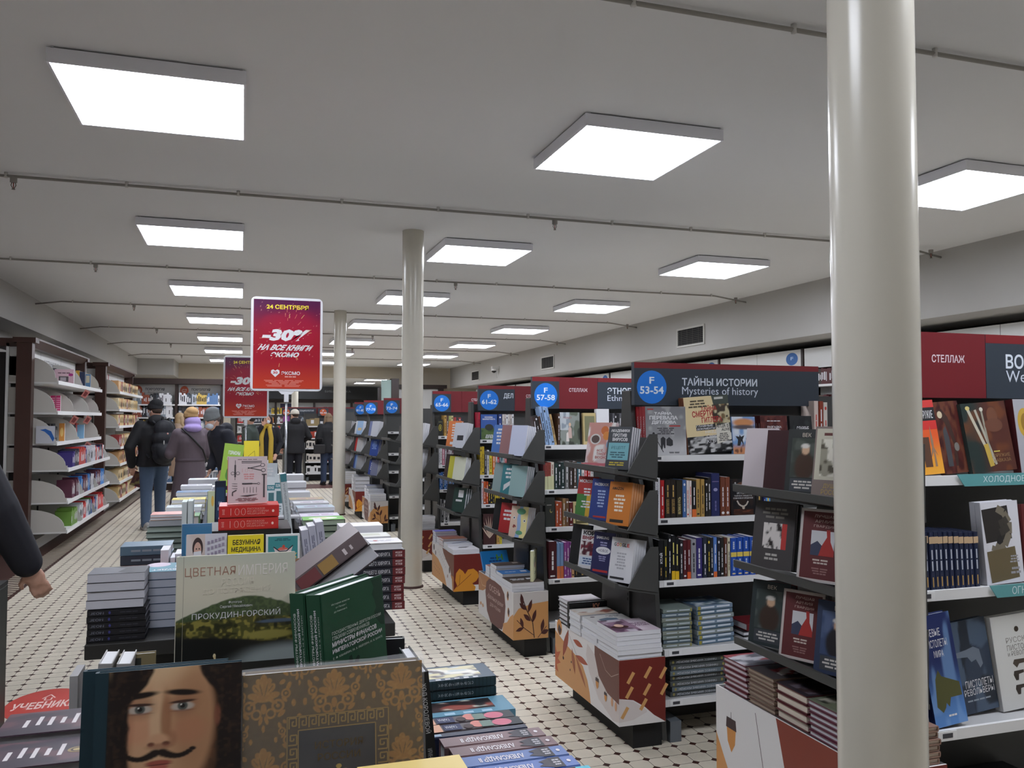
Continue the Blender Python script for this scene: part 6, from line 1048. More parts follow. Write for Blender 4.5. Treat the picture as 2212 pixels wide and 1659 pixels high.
for q, (pa, pb_) in enumerate(((645, 662), (662, 679), (679, 697))):
    Yq = 3.51; a_, b_ = aty(pa, 1160-6*q, Yq), aty(pb_, 1160-6*q, Yq); zt = aty(pa, 1150-9*q, Yq).z; zb = .7508
    book(T(b_.x+.055, Yq+.03, zb+.006) @ RY(-.13) @ RZ(PI/2), .14, (zt-zb)/math.cos(.13), b_.x-a_.x-.002, (176, 176, 190), 'lilac-grey paperback with spine text leaning by the teal ribbon cover, %s of three' % ORD[q], G2T, False, spine=[('t', 'НИЖЕМ', .3, .3, .55, .7, (70, 70, 90), .0), ('g', .6, .3, .92, .75, 2, (110, 110, 130)), ('r', .18, 0, .2, 1, (30, 30, 40))], pages=(236, 236, 238))
face_px(664, 1213, 702, 1211, 3.33, .7508, (28, 34, 50), 'dark blue hardcover with white capitals partly behind the tilted albums', G2T, [('t', 'АТУЛ', .1, .86, .6, .95, (150, 170, 200), 0), ('t', 'ТЯЖЕЛЫЕ', .1, .7, .9, .82, WT, .02)], hard=True, lean=.0, t=.03)
face_px(636, 1208, 661, 1208, 3.33, .7508, (150, 116, 90), 'brown cover edge with red letters beside the dark blue hardcover', G2T, [('t', 'ЩЕ!', .3, .5, .9, .62, (190, 60, 40), .02)], hard=True, lean=.0, t=.014)
a_, b_ = aty(735, 1300, 3.61), aty(873, 1300, 3.61)
# spines read left to right: height axis +x
def surgeon(q):
    z = .7508+q*.0365; jx = random.uniform(-.004, .004)
    M = MB3((b_.x-.21+jx, 3.61, z), (0, 1, 0), (0, 0, 1), (1, 0, 0))
    book(M, .14, .21, .034, (32, 34, 44), 'surgeon memoir with dark spine and maroon end, %s from the top of its pile' % ORD[6-q], G2T, True, spine=SURG2, pages=(236, 236, 238), art=None)
SURG2 = [('r', .74, 0, 1, 1, (100, 30, 34)), ('t', 'ФЕДОР', .80, .55, .94, .82, (226, 206, 206), .02), ('t', 'УГЛОВ', .80, .2, .94, .46, (226, 206, 206), .02), ('t', 'ЛУЧШЕГО ХИРУРГА', .14, .25, .69, .75, (222, 222, 226), .0)]
for q in range(7): surgeon(q)
zt = .7508+7*.0365
book(M_lie(b_.x-.205, 3.615, zt, .03), .2, .14, .03, (232, 228, 228), 'white hardcover with a faint red mark lying on top of the surgeon memoirs', G2T, True, art=[('g', .2, .3, .9, .7, 3, (190, 190, 196)), ('e', .45, .5, .05, .1, (206, 120, 116))])
stack(b_.x-.23, 3.79, .7505, .2, .14, 8, .035, [(222, 214, 212), (150, 60, 60)], 'the white pile behind the surgeon memoirs', hard=False, jit=.004, group=G2T, seed=8, art=art_cover((226, 226, 220), ('r', .2, .25, .8, .75, (206, 206, 190))))
stack(b_.x-.24, 3.97, .7505, .2, .14, 9, .034, [(232, 228, 228), (140, 44, 50)], 'the rear maroon-striped pile, brain book table', hard=False, jit=.004, group=G2T, seed=9)

# ---------------------------------------------------------------- third and fourth tables
table(-.56, .66, 5.25, 7.0, .75, 'black display table with green book piles under the red sale sign', [(-.05, .33, 5.56, 5.94, .93), (-.14, .30, 5.96, 6.6, 1.05), (-.52, -.2, 5.95, 6.97, .90), (.335, .64, 5.58, 6.8, .86)])
GRY = (64, 78, 70)
PGG = (176, 190, 180)
a_ = aty(312, 1185, 5.45); 
zt = stack(-.53, 5.45, .7505, .235, .18, 5, .032, GRY, 'the striped pile left, sale sign table', hard=True, pages=PGG, jit=.006, group=G3T, seed=2)
zt = stack(-.52, 5.46, zt, .22, .17, 1, .034, (120, 124, 130), 'the grey wrapped layer of the striped pile', pages=(170, 172, 176), group=G3T, hard=False, seed=3)
zt = stack(-.515, 5.46, zt, .24, .17, 2, .016, [(226, 160, 150), (226, 150, 60)], 'the pink and orange pair on the striped pile', group=G3T, jit=.01, seed=4)
stack(-.50, 5.72, .7505, .25, .2, 4, .03, [(90, 130, 90), (190, 170, 160)], 'the second left pile, sale sign table', group=G3T, seed=5)
stack(-.50, 5.72, .8785, .25, .2, 1, .07, (110, 140, 100), 'the second left pile, thick volume', hard=True, pages=(214, 204, 200), group=G3T, art=art_cover((96, 150, 90), ('r', .4, .2, .95, .9, (206, 214, 206))), seed=6)
for i, (yy, n, cs, top) in enumerate(((5.98, 8, [(214, 218, 222), (190, 200, 206)], (206, 216, 222)), (6.22, 9, [(226, 206, 60), (214, 210, 180)], (226, 206, 70)), (6.5, 10, [(60, 110, 160), (150, 160, 170)], (70, 120, 170)), (6.75, 11, [(200, 202, 210), (150, 150, 160)], (206, 206, 212)))):
    stack(-.47+.015*i, yy, .9005, .22, .17, n-5, .026, cs, 'the %s left pile, sale sign table' % ORD[i+2], group=G3T, jit=.006, seed=7+i, art=art_cover(top, ('g', .1, .3, .9, .7, 3, (110, 110, 120))))
# uprights in the middle
for q, (pa, pb_, pt, c) in enumerate(((393, 405, 1084, (214, 222, 222)), (406, 418, 1082, (210, 220, 220)))):
    a_, b_ = aty(pa, pt, 5.32), aty(pb_, pt, 5.32)
    book(T(a_.x, 5.32+.15, .7508) @ RZ(-PI/2), .15, a_.z-.752, b_.x-a_.x-.003, c, 'pale upright paperback with page edge outward beside the green-striped pile, %s of two' % ORD[q], G3T, False, pages=(214, 222, 222))
for q in range(3):
    a_, b_ = aty(424+11*q, 1125, 5.30), aty(435+11*q, 1125, 5.30)
    book(T(b_.x, 5.30, .7508) @ RY(.16) @ RZ(PI/2), .16, .34, b_.x-a_.x-.003, (176, 180, 194), 'grey-lilac upright book leaning right in the middle of the sale sign table, %s of three' % ORD[q], G3T, False, pages=(222, 224, 230), spine=[('r', .3, .4, .8, .6, (196, 200, 210))])
a_, b_ = aty(448, 1060, 5.28), aty(462, 1060, 5.28)
face_px(449, 1062, 464, 1061, 5.26, .7508, (206, 214, 176), 'pale green cover with dark green spine beside the leaning grey books', G3T, [('e', .7, .85, .2, .08, (230, 190, 90)), ('t', 'ПО', .2, .18, .9, .28, (40, 40, 40), .02), ('t', 'СТ', .2, .06, .9, .16, (40, 40, 40), .02)], spine_c=(60, 96, 60), t=.03, lean=.02)
face_px(465, 1040, 488, 1039, 5.1+.17, .7508, (34, 40, 58), 'dark navy hardcover standing behind the pink surgical tools book', G3T, [('r', .1, .5, .9, .92, (40, 66, 96)), ('g', .2, .6, .8, .75, 2, (150, 160, 180))], hard=True, t=.04, lean=.0)
ART_HORM = [('r', 0, 0, 1, 1, (150, 186, 70)), ('t', 'ГОРМОНЫ', .25, .78, .85, .86, WT, .03), ('t', 'СЧАСТЬЯ', .22, .66, .8, .74, WT, .03), ('e', .5, .40, .24, .16, (70, 120, 50)), ('e', .38, .36, .14, .1, (84, 136, 56)), ('e', .62, .44, .14, .1, (84, 136, 56)), ('l', [(.5, .36), (.46, .2), (.52, .12)], .01, (60, 46, 30)), ('p', [(.28, .14), (.72, .14), (.62, .06), (.38, .06)], (44, 40, 36))]
x, y, z, w, a = px_face(472, 963, 515, 963, 6.0)
book(M_stand(x, 6.02, 1.0525+.02, .0, .1, .12), w, (z-1.053)/math.cos(.1), .03, (150, 186, 70), 'lime green paperback with a bonsai drawing standing tilted', G3T, False, art=ART_HORM)
face_px(527, 953, 560, 953, 6.1+.12, 1.0505, (236, 214, 60), 'plain yellow cover with a thin line drawing behind the pink book', G3T, [('l', [(.2, .2), (.3, .7), (.7, .8), (.8, .3)], .003, (150, 130, 40))], lean=.05)
for q, (pa, pb_, pt) in enumerate(((577, 594, 1032), (594, 612, 1026))):
    face_px(pa, pt, pb_, pt, 5.72, .9305, (206, 212, 214), 'white and teal encyclopedia standing behind the pink book, %s' % ('outer one' if q == 0 else 'one beside the sign pole'), G3T, [('r', 0, .66, 1, .80, (50, 120, 130)), ('t', 'ПОЛНОЕ', .1, .69, .9, .77, WT, .02), ('r', .2, .3, .9, .6, (70, 110, 116)), ('g', .1, .08, .9, .26, 3, (120, 130, 136))], hard=True, t=.04, lean=.03)
a_, b_ = aty(613, 1025, 5.30), aty(632, 1024, 5.30)
book(T(b_.x+.02, 5.32, .7508+.004) @ RY(-.12) @ RZ(PI/2), .17, (a_.z-.75)/math.cos(.12), .036, (200, 206, 208), 'white and teal encyclopedia leaning with its spine outward beside the sign pole', G3T, True, spine=[('t', 'ДОМАШНЯЯ МЕДИЦИНА', .3, .3, .88, .7, (120, 130, 136), 0), ('e', .2, .5, .02, .2, (150, 50, 50)), ('r', .9, 0, 1, 1, (60, 120, 130))])
PGR = (170, 186, 164)
stack(.375, 5.35, .7505, .255, .2, 5, .036, (40, 60, 48), 'the green pile right, sale sign table', hard=True, pages=PGR, jit=.006, group=G3T, art=art_cover((120, 180, 90), ('e', .5, .5, .35, .3, (222, 226, 206)), ('e', .55, .5, .15, .14, (206, 200, 130))), seed=11)
for i, (yy, n, cs, top) in enumerate(((5.6, 8, [(110, 70, 150), (206, 206, 212)], (214, 206, 222)), (5.9, 9, [(206, 210, 216), (150, 170, 190)], (190, 206, 216)), (6.2, 9, [(222, 222, 226), (190, 190, 200)], (226, 226, 230)), (6.5, 9, [(206, 196, 176), (190, 176, 150)], (196, 176, 140)))):
    stack(.37-.005*i, yy, .8605, .25, .18, n-5, .024, cs, 'the %s right pile, sale sign table' % ORD[i+1], group=G3T, jit=.008, seed=17+i, art=art_cover(top, ('g', .1, .3, .9, .7, 3, (150, 110, 150))))
table(-.5, .62, 7.4, 9.6, .75, 'black display table farther back beyond the green book piles', [(-.19, .27, 7.6, 9.2, .95)])
for i, (xx, yy, n, cs, t) in enumerate(((.33, 7.45, 4, [(214, 216, 222), (110, 120, 140)], .045), (.33, 7.8, 5, [(222, 224, 228), (60, 90, 190), (190, 60, 60)], .048), (-.46, 7.5, 4, [(206, 206, 212), (120, 120, 130)], .06), (-.45, 7.9, 5, [(190, 196, 206), (222, 222, 226)], .055), (.33, 8.3, 5, [(226, 226, 230), (120, 170, 210)], .055))):
    stack(xx, yy, .7505, .24, .2, n, t, cs, 'the %s pile on the farther table' % ORD[i], group=G4T, jit=.01, seed=27+i)
for i, (xx, yy, c) in enumerate(((-.15, 7.7, (206, 206, 212)), (.02, 7.72, (90, 60, 130)), (.16, 7.75, (206, 212, 216)), (-.1, 8.3, (170, 60, 60)), (.1, 8.35, (226, 226, 230)), (-.1, 8.8, (100, 90, 160)))):
    book(M_stand(xx, yy, .9508+.004, 0, .1), .15, .22, .03, c, '%s cover standing on the riser of the farther table, %s' % (cname(c), ORD[i]), G4T, False, art=[('g', .2, .5, .8, .85, 3, WT)])

# ---------------------------------------------------------------- red sale signs on poles
def pic_sale(nx=90, ny=120):
    u, v = grid(nx, ny); A = fill((160, 24, 44), nx, ny); A = over(A, sm(v, .55, 1.0), (84, 24, 70)); A = over(A, 1-sm(v, .0, .35), (196, 62, 40)); A = over(A, blob(u, v, .62, .68, .34, .2, .4)*.5, (176, 24, 60)); A = over(A, blob(u, v, .3, .72, .2, .12, .3)*.4, (170, 24, 56)); A = over(A, (noise(nx, ny, 70, 4) > .93)*(v > .35)*.5, (226, 150, 150)); return A
SALE = pic_sale()
def sale_sign(x, y, z0, w, h, zb, lab, yaw=0, seed=1):
    o = empty('sale_sign', T(x, y, zb) @ RZ(yaw)); g = z0-zb; wh = mat((226, 226, 230), .35)
    pb = PB(); r = .03; pts = []
    for cx_, cz_, a0 in ((w/2-r, g+h-r, 0), (-w/2+r, g+h-r, 90), (-w/2+r, g+r, 180), (w/2-r, g+r, 270)):
        for q in range(5): t = math.radians(a0+22.5*q); pts.append((cx_+r*math.cos(t), cz_+r*math.sin(t)))
    pb.prism(pts, 1, -.008, .008, wh); bevel(pb.build('frame', o), .003)
    pb = PB(); m = .016; pb.box(-w/2+m, w/2-m, -.0095, -.0085, g+m, g+h-m, mat((150, 30, 50), .3)); Y_ = (240, 214, 60); rr = random.Random(seed)
    it = [('pic', 0, 0, 1, 1, SALE, .25), ('t', '24 СЕНТЯБРЯ', .19, .895, .82, .945, Y_, .035), ('t', '-30%', .14, .535, .83, .67, WT, .06, .08), ('t', 'НА ВСЕ КНИГИ', .09, .43, .87, .495, WT, .045, .08), ('t', 'ЭКСМО', .26, .355, .68, .41, WT, .045, .08), ('t', 'ЭКСМО', .42, .155, .70, .195, WT, .02), ('g', .42, .125, .7, .145, 1, (230, 180, 170)), ('g', .16, .02, .78, .10, 6, (226, 130, 116)),
          ('p', [(.33, .13), (.265, .175), (.27, .205), (.3, .215), (.33, .2), (.36, .215), (.39, .205), (.395, .175)], WT), ('t', '30', .295, .165, .365, .195, (190, 50, 50), .04)]
    for q in range(26):
        t = rr.uniform(0, 2*PI); ra = rr.uniform(.2, .42); rb = ra+rr.uniform(.03, .09); it.append(('l', [(.48+ra*math.cos(t)*.9, .58+ra*math.sin(t)*.75), (.48+rb*math.cos(t)*.9, .58+rb*math.sin(t)*.75)], .002, (230, 130, 110) if q % 3 else (240, 200, 130)))
    pb.art(it, (-w/2+m, -.0095, g+m), (w-2*m, 0, 0), (0, 0, h-2*m)); pb.build('poster', o)
    pb = PB(); pb.prism([(-.05, g), (.05, g), (.03, g-.02), (-.03, g-.02)], 1, -.008, .008, wh); pb.box(-.014, .014, -.012, .012, g-.07, g-.018, wh); pb.build('clamp', o)
    pb = PB(); pb.tube([(0, 0, .012), (0, 0, g-.06)], .008, mat((170, 172, 176), .25, .8), 10); pb.build('pole', o)
    pb = PB(); pb.box(-.09, .09, -.06, .06, 0, .012, mat((190, 190, 194), .4)); pb.build('base', o)
    tag(o, lab, 'sign', 'red sale signs on poles'); return o
YS = 5.62; A0, A1 = aty(541, 640, YS), aty(697, 846, YS)
sale_sign((A0.x+A1.x)/2, YS, A1.z, A1.x-A0.x-.01, A0.z-A1.z, .9305, 'large red sale sign with its full text visible, over the green piles')
q1, q2 = aty(483, 768, 8.2), aty(580, 903, 8.2)
sale_sign((q1.x+q2.x)/2, 8.2, q2.z, q2.x-q1.x, q1.z-q2.z, .9505, 'red sale sign half hidden behind the larger one', seed=2)
q1, q2 = aty(503, 860, 11.2), aty(543, 921, 11.2)

a_, b_ = aty(800, 1362, 2.33), aty(872, 1378, 2.33)
book(T(b_.x, 2.33, .7008+.003) @ RZ(PI-.12) @ RX(.06), .16, b_.z-.702, .036, (24, 24, 28), 'black hardcover with white stripes on its spine behind the green volumes', G1T, True, pages=(240, 240, 240), spine=[('r', .72+.06*i, .25, .75+.06*i, .75, WT) for i in range(3)])

# ---------------------------------------------------------------- wall units and distant shelves
WOOD = mat((62, 36, 28), .4, var=.15, scale=5); WHP = mat((218, 218, 216), .5, var=.02); PLATE = mat((196, 193, 186), .5); DARKW = mat((44, 30, 26), .5)
SB = PB()                                              # everything beyond the 300 nearest books of a kind: one mass of small distant books
def fill_row(p0, dirv, outv, length, z, hmin, hmax, depth, cols, seed, tmin=.015, tmax=.045, gap=.06):
    """books along dirv from p0, spines towards outv"""
    r = random.Random(seed); s = 0; d, o = Vector((*dirv, 0)), Vector((*outv, 0)); c = r.choice(cols); run = r.randint(2, 7)
    while s < length-.02:
        if run <= 0:
            c = r.choice(cols); run = r.randint(2, 8)
            if r.random() < gap: s += r.uniform(.02, .08)
        run -= 1; t = r.uniform(tmin, tmax); h = r.uniform(hmin, hmax); dp = depth*r.uniform(.85, 1)
        if s+t > length: break
        a = Vector((*p0, z))+d*s; b = a+d*(t-.001); q = -o*dp
        P = [a, b, b+q, a+q]; m = mat(c, .5)
        SB.hexa([tuple(v) for v in P]+[tuple(v+Vector((0, 0, h))) for v in P], m)
        if r.random() < .7:
            k = d*(t*.2); e = o*.001; u0, u1 = r.uniform(.2, .35), r.uniform(.6, .85); Z = lambda f: Vector((0, 0, h*f))
            SB.poly([tuple(a+k+e+Z(u0)), tuple(b-k+e+Z(u0)), tuple(b-k+e+Z(u1)), tuple(a+k+e+Z(u1))], mat(contrast(c)))
        s += t
CMIX = [(206, 206, 210), (60, 64, 74), (40, 44, 60), (150, 160, 176), (190, 60, 56), (226, 190, 70), (80, 110, 160), (222, 222, 224), (110, 60, 70), (90, 130, 120), (206, 130, 70), (30, 30, 34)]
CPSY = [(70, 76, 84), (130, 140, 150), (222, 222, 226), (90, 120, 160), (150, 80, 60), (40, 42, 48), (180, 186, 196), (200, 170, 90)]
def plate(o, y, xb, xf, z, h, name='divider'):
    pts = [(xb, z), (xf, z), (xf, z+.05)]; n = 8
    for i in range(n+1):
        t = PI/2*i/n; pts.append((xf-.02-(xf-xb)*.62*(1-math.cos(t)), z+.05+(h-.05)*math.sin(t)))
    pts.append((xb, z+h)); pb = PB(); pb.prism(pts, 1, y, y+.012, PLATE)
    pb.prism([(xb+(xf-xb)*.16, z+.03), (xb+(xf-xb)*.19, z+.03), (xb+(xf-xb)*.19, z+h*.8), (xb+(xf-xb)*.16, z+h*.8)], 1, y-.002, y-.0003, mat((60, 60, 60), .6)); return pb.build(name, o)
def wall_unit(y0, y1, shelves, lab, xpost, backx, ztop=2.46, fills=None, head=None):
    o = empty('wall_bookcase', T(0, y0, 0))
    for yy in (y0-.16, y1+.02):
        pb = PB(); pb.box(xpost, xpost+.16, yy-y0, yy-y0+.14, 0, ztop, WOOD); pb.box(xpost-.04, xpost+.20, yy-y0-.02, yy-y0+.16, ztop, ztop+.06, WOOD); pb.build('post', o)
    pb = PB(); pb.box(xpost-.36, xpost-.002, .1, .13, 0, ztop-.1, mat((30, 24, 22), .6)); pb.build('side_panel', o)  # near-black sheet standing in for the shadowed gap behind the post
    pb = PB(); L = y1-y0; pb.prism([(xpost-.3, ztop-.04), (xpost+.12, ztop-.04), (xpost+.2, ztop+.04), (xpost+.2, ztop+.06), (xpost-.3, ztop+.06)], 1, -.02, L+.02, WOOD); pb.build('cornice', o)
    pb = PB(); pb.box(backx-.03, backx, -.02, L+.02, .1, ztop, WHP); pb.build('back_panel', o)
    pb = PB(); pb.box(backx, backx+.3, 0, L, 0, .12, WHP); pb.build('plinth', o)
    pb = PB(); pb.box(backx+.001, backx+.14, 0, L, ztop-.38, ztop-.04, WHP)
    pb.art(head or [], (backx+.14, 0, ztop-.38), (0, L, 0), (0, 0, .34)); pb.build('header_panel', o)
    for i, (z, xf, h, divs) in enumerate(shelves):
        pb = PB(); pb.box(backx, xf, 0.0, L, z-.02, z, WHP); pb.box(xf-.004, xf+.006, 0.0, L, z-.025, z+.02, SHELFW); sh = pb.build('shelf', o)
        for f in divs: plate(sh, f*L, backx+.0, xf-.008, z, h)
    tag(o, lab, 'wall shelf unit', 'wall bookcases along the aisle'); return o
BX1 = -2.62
S1 = [(2.005, -2.10, .30, (0, .5, .97)), (1.64, -2.10, .30, (0, .35, .7, .97)), (1.27, -2.10, .32, (0, .45, .97)), (.955, -1.97, .27, (0, .5, .97)), (.57, -1.97, .27, (0, .35, .7, .97)), (.22, -1.97, .27, (0, .33, .66, .97))]
HEAD1 = [('e', .10, .5, .03, .36, (40, 90, 180)), ('r', .085, .46, .115, .58, WT), ('t', 'ИНОСТРАННЫЕ ЯЗЫКИ', .34, .56, .62, .76, (90, 90, 94), .02), ('t', 'Languages', .38, .3, .58, .46, (130, 130, 134), 0), ('r', .28, 0, .285, 1, (160, 160, 160)), ('r', .66, 0, .665, 1, (160, 160, 160))]
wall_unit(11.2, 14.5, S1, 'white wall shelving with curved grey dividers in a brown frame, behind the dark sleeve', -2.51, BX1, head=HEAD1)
S2 = [(z, -2.0 if z > 1.2 else -1.97, .24, (0, .97)) for z in (2.02, 1.72, 1.43, 1.07, .78, .47, .17)]
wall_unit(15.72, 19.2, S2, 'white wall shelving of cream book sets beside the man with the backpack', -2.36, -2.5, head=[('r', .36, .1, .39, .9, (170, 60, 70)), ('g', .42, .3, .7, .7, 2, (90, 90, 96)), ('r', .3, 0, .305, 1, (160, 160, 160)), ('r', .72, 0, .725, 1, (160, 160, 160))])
for i, (z, xf, h, d) in enumerate(S1):
    cs = [[(44, 48, 60), (96, 120, 150), (206, 206, 214), (226, 190, 70), (30, 40, 60)], [(60, 40, 90), (190, 50, 110), (226, 200, 60), (40, 40, 46), (60, 66, 70), (150, 190, 120)], [(206, 110, 50), (190, 50, 50), (130, 180, 214), (52, 54, 60), (60, 62, 68)], [(60, 46, 120), (206, 206, 214), (40, 40, 60), (190, 70, 60)], [(40, 44, 80), (60, 130, 200), (206, 206, 212), (90, 40, 60)], [(206, 210, 216), (60, 90, 150), (110, 150, 60), (206, 60, 60)]][i]
    L = 3.3
    for q in range(len(d)-1):
        ya, yb = 11.2+d[q]*L+.016, 11.2+d[q+1]*L-.006; skip = .55 if q == 0 else .0
        fill_row((xf-(.26 if i < 3 else .05), ya+skip), (0, 1), (1, 0), (yb-ya-skip)*.93, z+.001, .17, .235, .15 if i < 3 else .2, cs, 40+10*q+i)
for i, (z, xf, h, d) in enumerate(S2):
    fill_row((xf-.05, 15.95), (0, 1), (1, 0), 2.9, z+.001, .19, .215, .2, [(216, 186, 130), (220, 196, 150), (206, 160, 110), (150, 50, 50), (222, 206, 170)], 80+i, .02, .03)
# covers turned to the viewer on the left wall shelves
def lcover(px0, px1, pyt, Y, z, c, lab, art=None, hard=False, t=.03, kind=None):
    a, b = aty(px0, pyt, Y), aty(px1, pyt, Y)
    book(M_stand(a.x, Y, z+.002, 0, .0), b.x-a.x, max(.12, a.z-z-.004), t, c, lab, 'covers facing out on the left wall shelves', hard, art=art, kind=kind)
ZS1 = [s[0] for s in S1]
lcover(118, 160, 797, 12.32, ZS1[0], (222, 186, 196), 'pink cover with a dark photograph on the top left wall shelf', [('g', .1, .72, .9, .82, 1, (90, 60, 70)), ('r', .22, .22, .72, .56, (90, 84, 86)), ('r', .3, .26, .6, .5, (190, 180, 184)), ('e', .84, .66, .12, .09, (176, 50, 130))])
lcover(164, 172, 800, 13.5, ZS1[0], (206, 160, 60), 'ochre spine facing the viewer on the top left wall shelf'); lcover(172, 184, 803, 13.5, ZS1[0], (50, 60, 90), 'navy cover facing the viewer on the top left wall shelf', [('p', [(0, 0), (.9, 0), (0, .7)], (196, 180, 190))]); lcover(185, 196, 808, 13.5, ZS1[0], (90, 130, 170), 'blue cover facing the viewer on the top left wall shelf', [('r', .1, .4, .8, .9, (206, 196, 170))])
lcover(110, 120, 854, 12.0, ZS1[1], (196, 46, 110), 'magenta spine facing the viewer on the second left wall shelf', [('r', .1, .1+.12*i, .9, .15+.12*i, (226, 160, 190)) for i in range(7)]); lcover(121, 131, 854, 12.0, ZS1[1], (196, 50, 112), 'second magenta spine on the second left wall shelf', [('r', .1, .1+.12*i, .9, .15+.12*i, (226, 160, 190)) for i in range(7)])
lcover(132, 147, 864, 13.0, ZS1[1], (200, 180, 196), 'lilac cover with a dark corner on the second left wall shelf', [('p', [(.4, 1), (1, 1), (1, .7)], (70, 50, 80))]); lcover(158, 168, 862, 13.72, ZS1[1], (226, 196, 50), 'yellow spine facing the viewer on the second left wall shelf'); lcover(169, 178, 860, 13.72, ZS1[1], (40, 40, 46), 'black spine facing the viewer on the second left wall shelf')
lcover(128, 140, 914, 12.4, ZS1[2], (222, 150, 70), 'orange cover on the third left wall shelf', [('e', .5, .5, .3, .25, (240, 200, 120))]); lcover(141, 152, 915, 12.9, ZS1[2], (226, 120, 50), 'deep orange cover on the third left wall shelf'); lcover(167, 182, 917, 13.9, ZS1[2], (140, 186, 220), 'pale blue cover on the third left wall shelf'); lcover(78, 119, 920, 11.16, ZS1[2], (196, 198, 206), 'white cover with a blue arc at the near end of the third left wall shelf', [('p', [(.2, .78), (.5, .84), (.8, .7), (.98, .3), (.9, .1), (.7, .45), (.45, .68)], (40, 100, 180))], kind='promo_card', t=.006)
# small red price flags hanging from the left shelves
for i, (px_, py_, Y) in enumerate(((172, 846, 13.0), (142, 877, 12.2), (172, 880, 13.2), (172, 957, 13.2))):
    a = aty(px_, py_, Y); pb = PB(); pb.prism([(-.06, -.10), (.0, -.13), (.06, -.04), (.0, 0)], 1, -.002, .002, mat((190, 120, 110), .5)); pb.art([('p', [(.2, .3), (.5, .2), (.8, .6), (.5, .8)], (120, 50, 50))], (-.06, -.002, -.13), (.12, 0, 0), (0, 0, .13))
    p = pb.build('price_flag', None, T(-2.09, Y, ZS1[(0, 1, 1, 2)[i]]-.024)); tag(p, 'small salmon price flag hanging from the %s left wall shelf%s' % (['top', 'second', 'second', 'third'][i], ['', ' nearer the viewer', ' farther along', ''][i]), 'price flag', 'price flags')

# psychology unit facing the hall
PY = 19.8; PX0, PX1 = aty(279, 850, PY).x, aty(480, 850, PY).x
def front_unit(x0, x1, y, shelves, ztop, lab, heads, wood, seed, cols, d=.3, cat='wall shelf unit', base=.16, fh=(.19, .26), headh=.4):
    o = empty('wall_bookcase', T(x0, y, 0)); L = x1-x0
    pb = PB(); pb.box(0, L, d+.001, d+.03, .05, ztop, WHP); pb.build('back_panel', o)
    n = len(heads)
    for q in range(n+1):
        xx = L*q/n; pb = PB(); pb.box(xx-.03, xx+.03, 0, d, 0, ztop, wood); pb.build('post', o)
    pb = PB(); pb.box(-.06, L+.06, -.05, d, ztop, ztop+.12, wood); pb.build('cornice', o)
    for q, h in enumerate(heads):
        pb = PB(); pb.box(L*q/n+.031, L*(q+1)/n-.031, .24, .26, ztop-headh, ztop-.001, WHP); pb.art(h, (L*q/n+.031, .24, ztop-headh), (L/n-.062, 0, 0), (0, 0, headh)); pb.build('header_panel', o)
    for z in shelves:
        pb = PB()
        for q in range(n): pb.box(L*q/n+.031, L*(q+1)/n-.031, 0, d, z-.03, z, SHELFW)
        pb.build('shelf', o)
        for q in range(n): fill_row((x0+L*q/n+.05, y+.02), (1, 0), (0, -1), L/n-.1, z+.001, fh[0], fh[1], .2, cols, seed+int(z*100)+q)
    pb = PB(); pb.box(0, L, .05, d, 0, base, DARKW); pb.build('plinth', o)
    tag(o, lab, cat, 'shelf units facing the hall'); return o
def psy(n_): return [('e', .13, .62, .10, .29, (214, 96, 60)), ('t', n_, .07, .5, .19, .72, (240, 220, 206), .02), ('t', 'ПСИХОЛОГИЯ', .30, .62, .74, .78, (70, 70, 74), .03), ('t', 'Psychology', .36, .38, .68, .56, (130, 130, 134), 0)]
front_unit(PX0, PX1, PY, (1.885, 1.60, 1.30, 1.0, .7, .42, .18), 2.33, 'white psychology shelving with orange discs facing the viewer behind the standing shoppers', [psy('G8'), psy('G7')], DARKW, 300, CPSY, headh=.36)
# wall units under the right beam
for i in range(10):
    y0 = 5.6+2.15*i; o = empty('wall_bookcase', T(0, y0, 0))
    pb = PB(); pb.box(7.72, 7.75, 0, 2.08, 0, 2.55, WHP); pb.build('back_panel', o)
    pb = PB(); pb.box(7.45, 7.75, -.055, -.005, 0, 2.55, DARKW); pb.build('post', o)
    hd = [('e', .9, .55, .065, .32, (40, 100, 170)), ('t', 'F', .885, .5, .915, .66, (170, 200, 226), .03), ('r', .49, 0, .493, 1, (90, 90, 90))]
    pb = PB(); pb.box(7.46, 7.719, 0, 2.08, 2.27, 2.55, WHP); pb.art(hd, (7.46, 2.08, 2.27), (0, -2.08, 0), (0, 0, .28)); pb.build('header_panel', o)
    for z in (2.04, 1.68, 1.32):
        pb = PB(); pb.box(7.42, 7.719, 0, 2.08, z-.03, z, SHELFW); pb.build('shelf', o)
        fill_row((7.45, y0+.03), (0, 1), (-1, 0), 2.0, z+.001, .19, .222, .2, [(74, 26, 32), (60, 40, 36), (84, 34, 36), (40, 44, 80), (90, 70, 60)] if z > 1.5 else CMIX, 500+i*3+int(z*10), .02, .05, .15)
    tag(o, 'white wall bookcase with a dark post under the right beam, %s from the entrance' % ORD[i], 'wall shelf unit', 'wall bookcases under the beam')
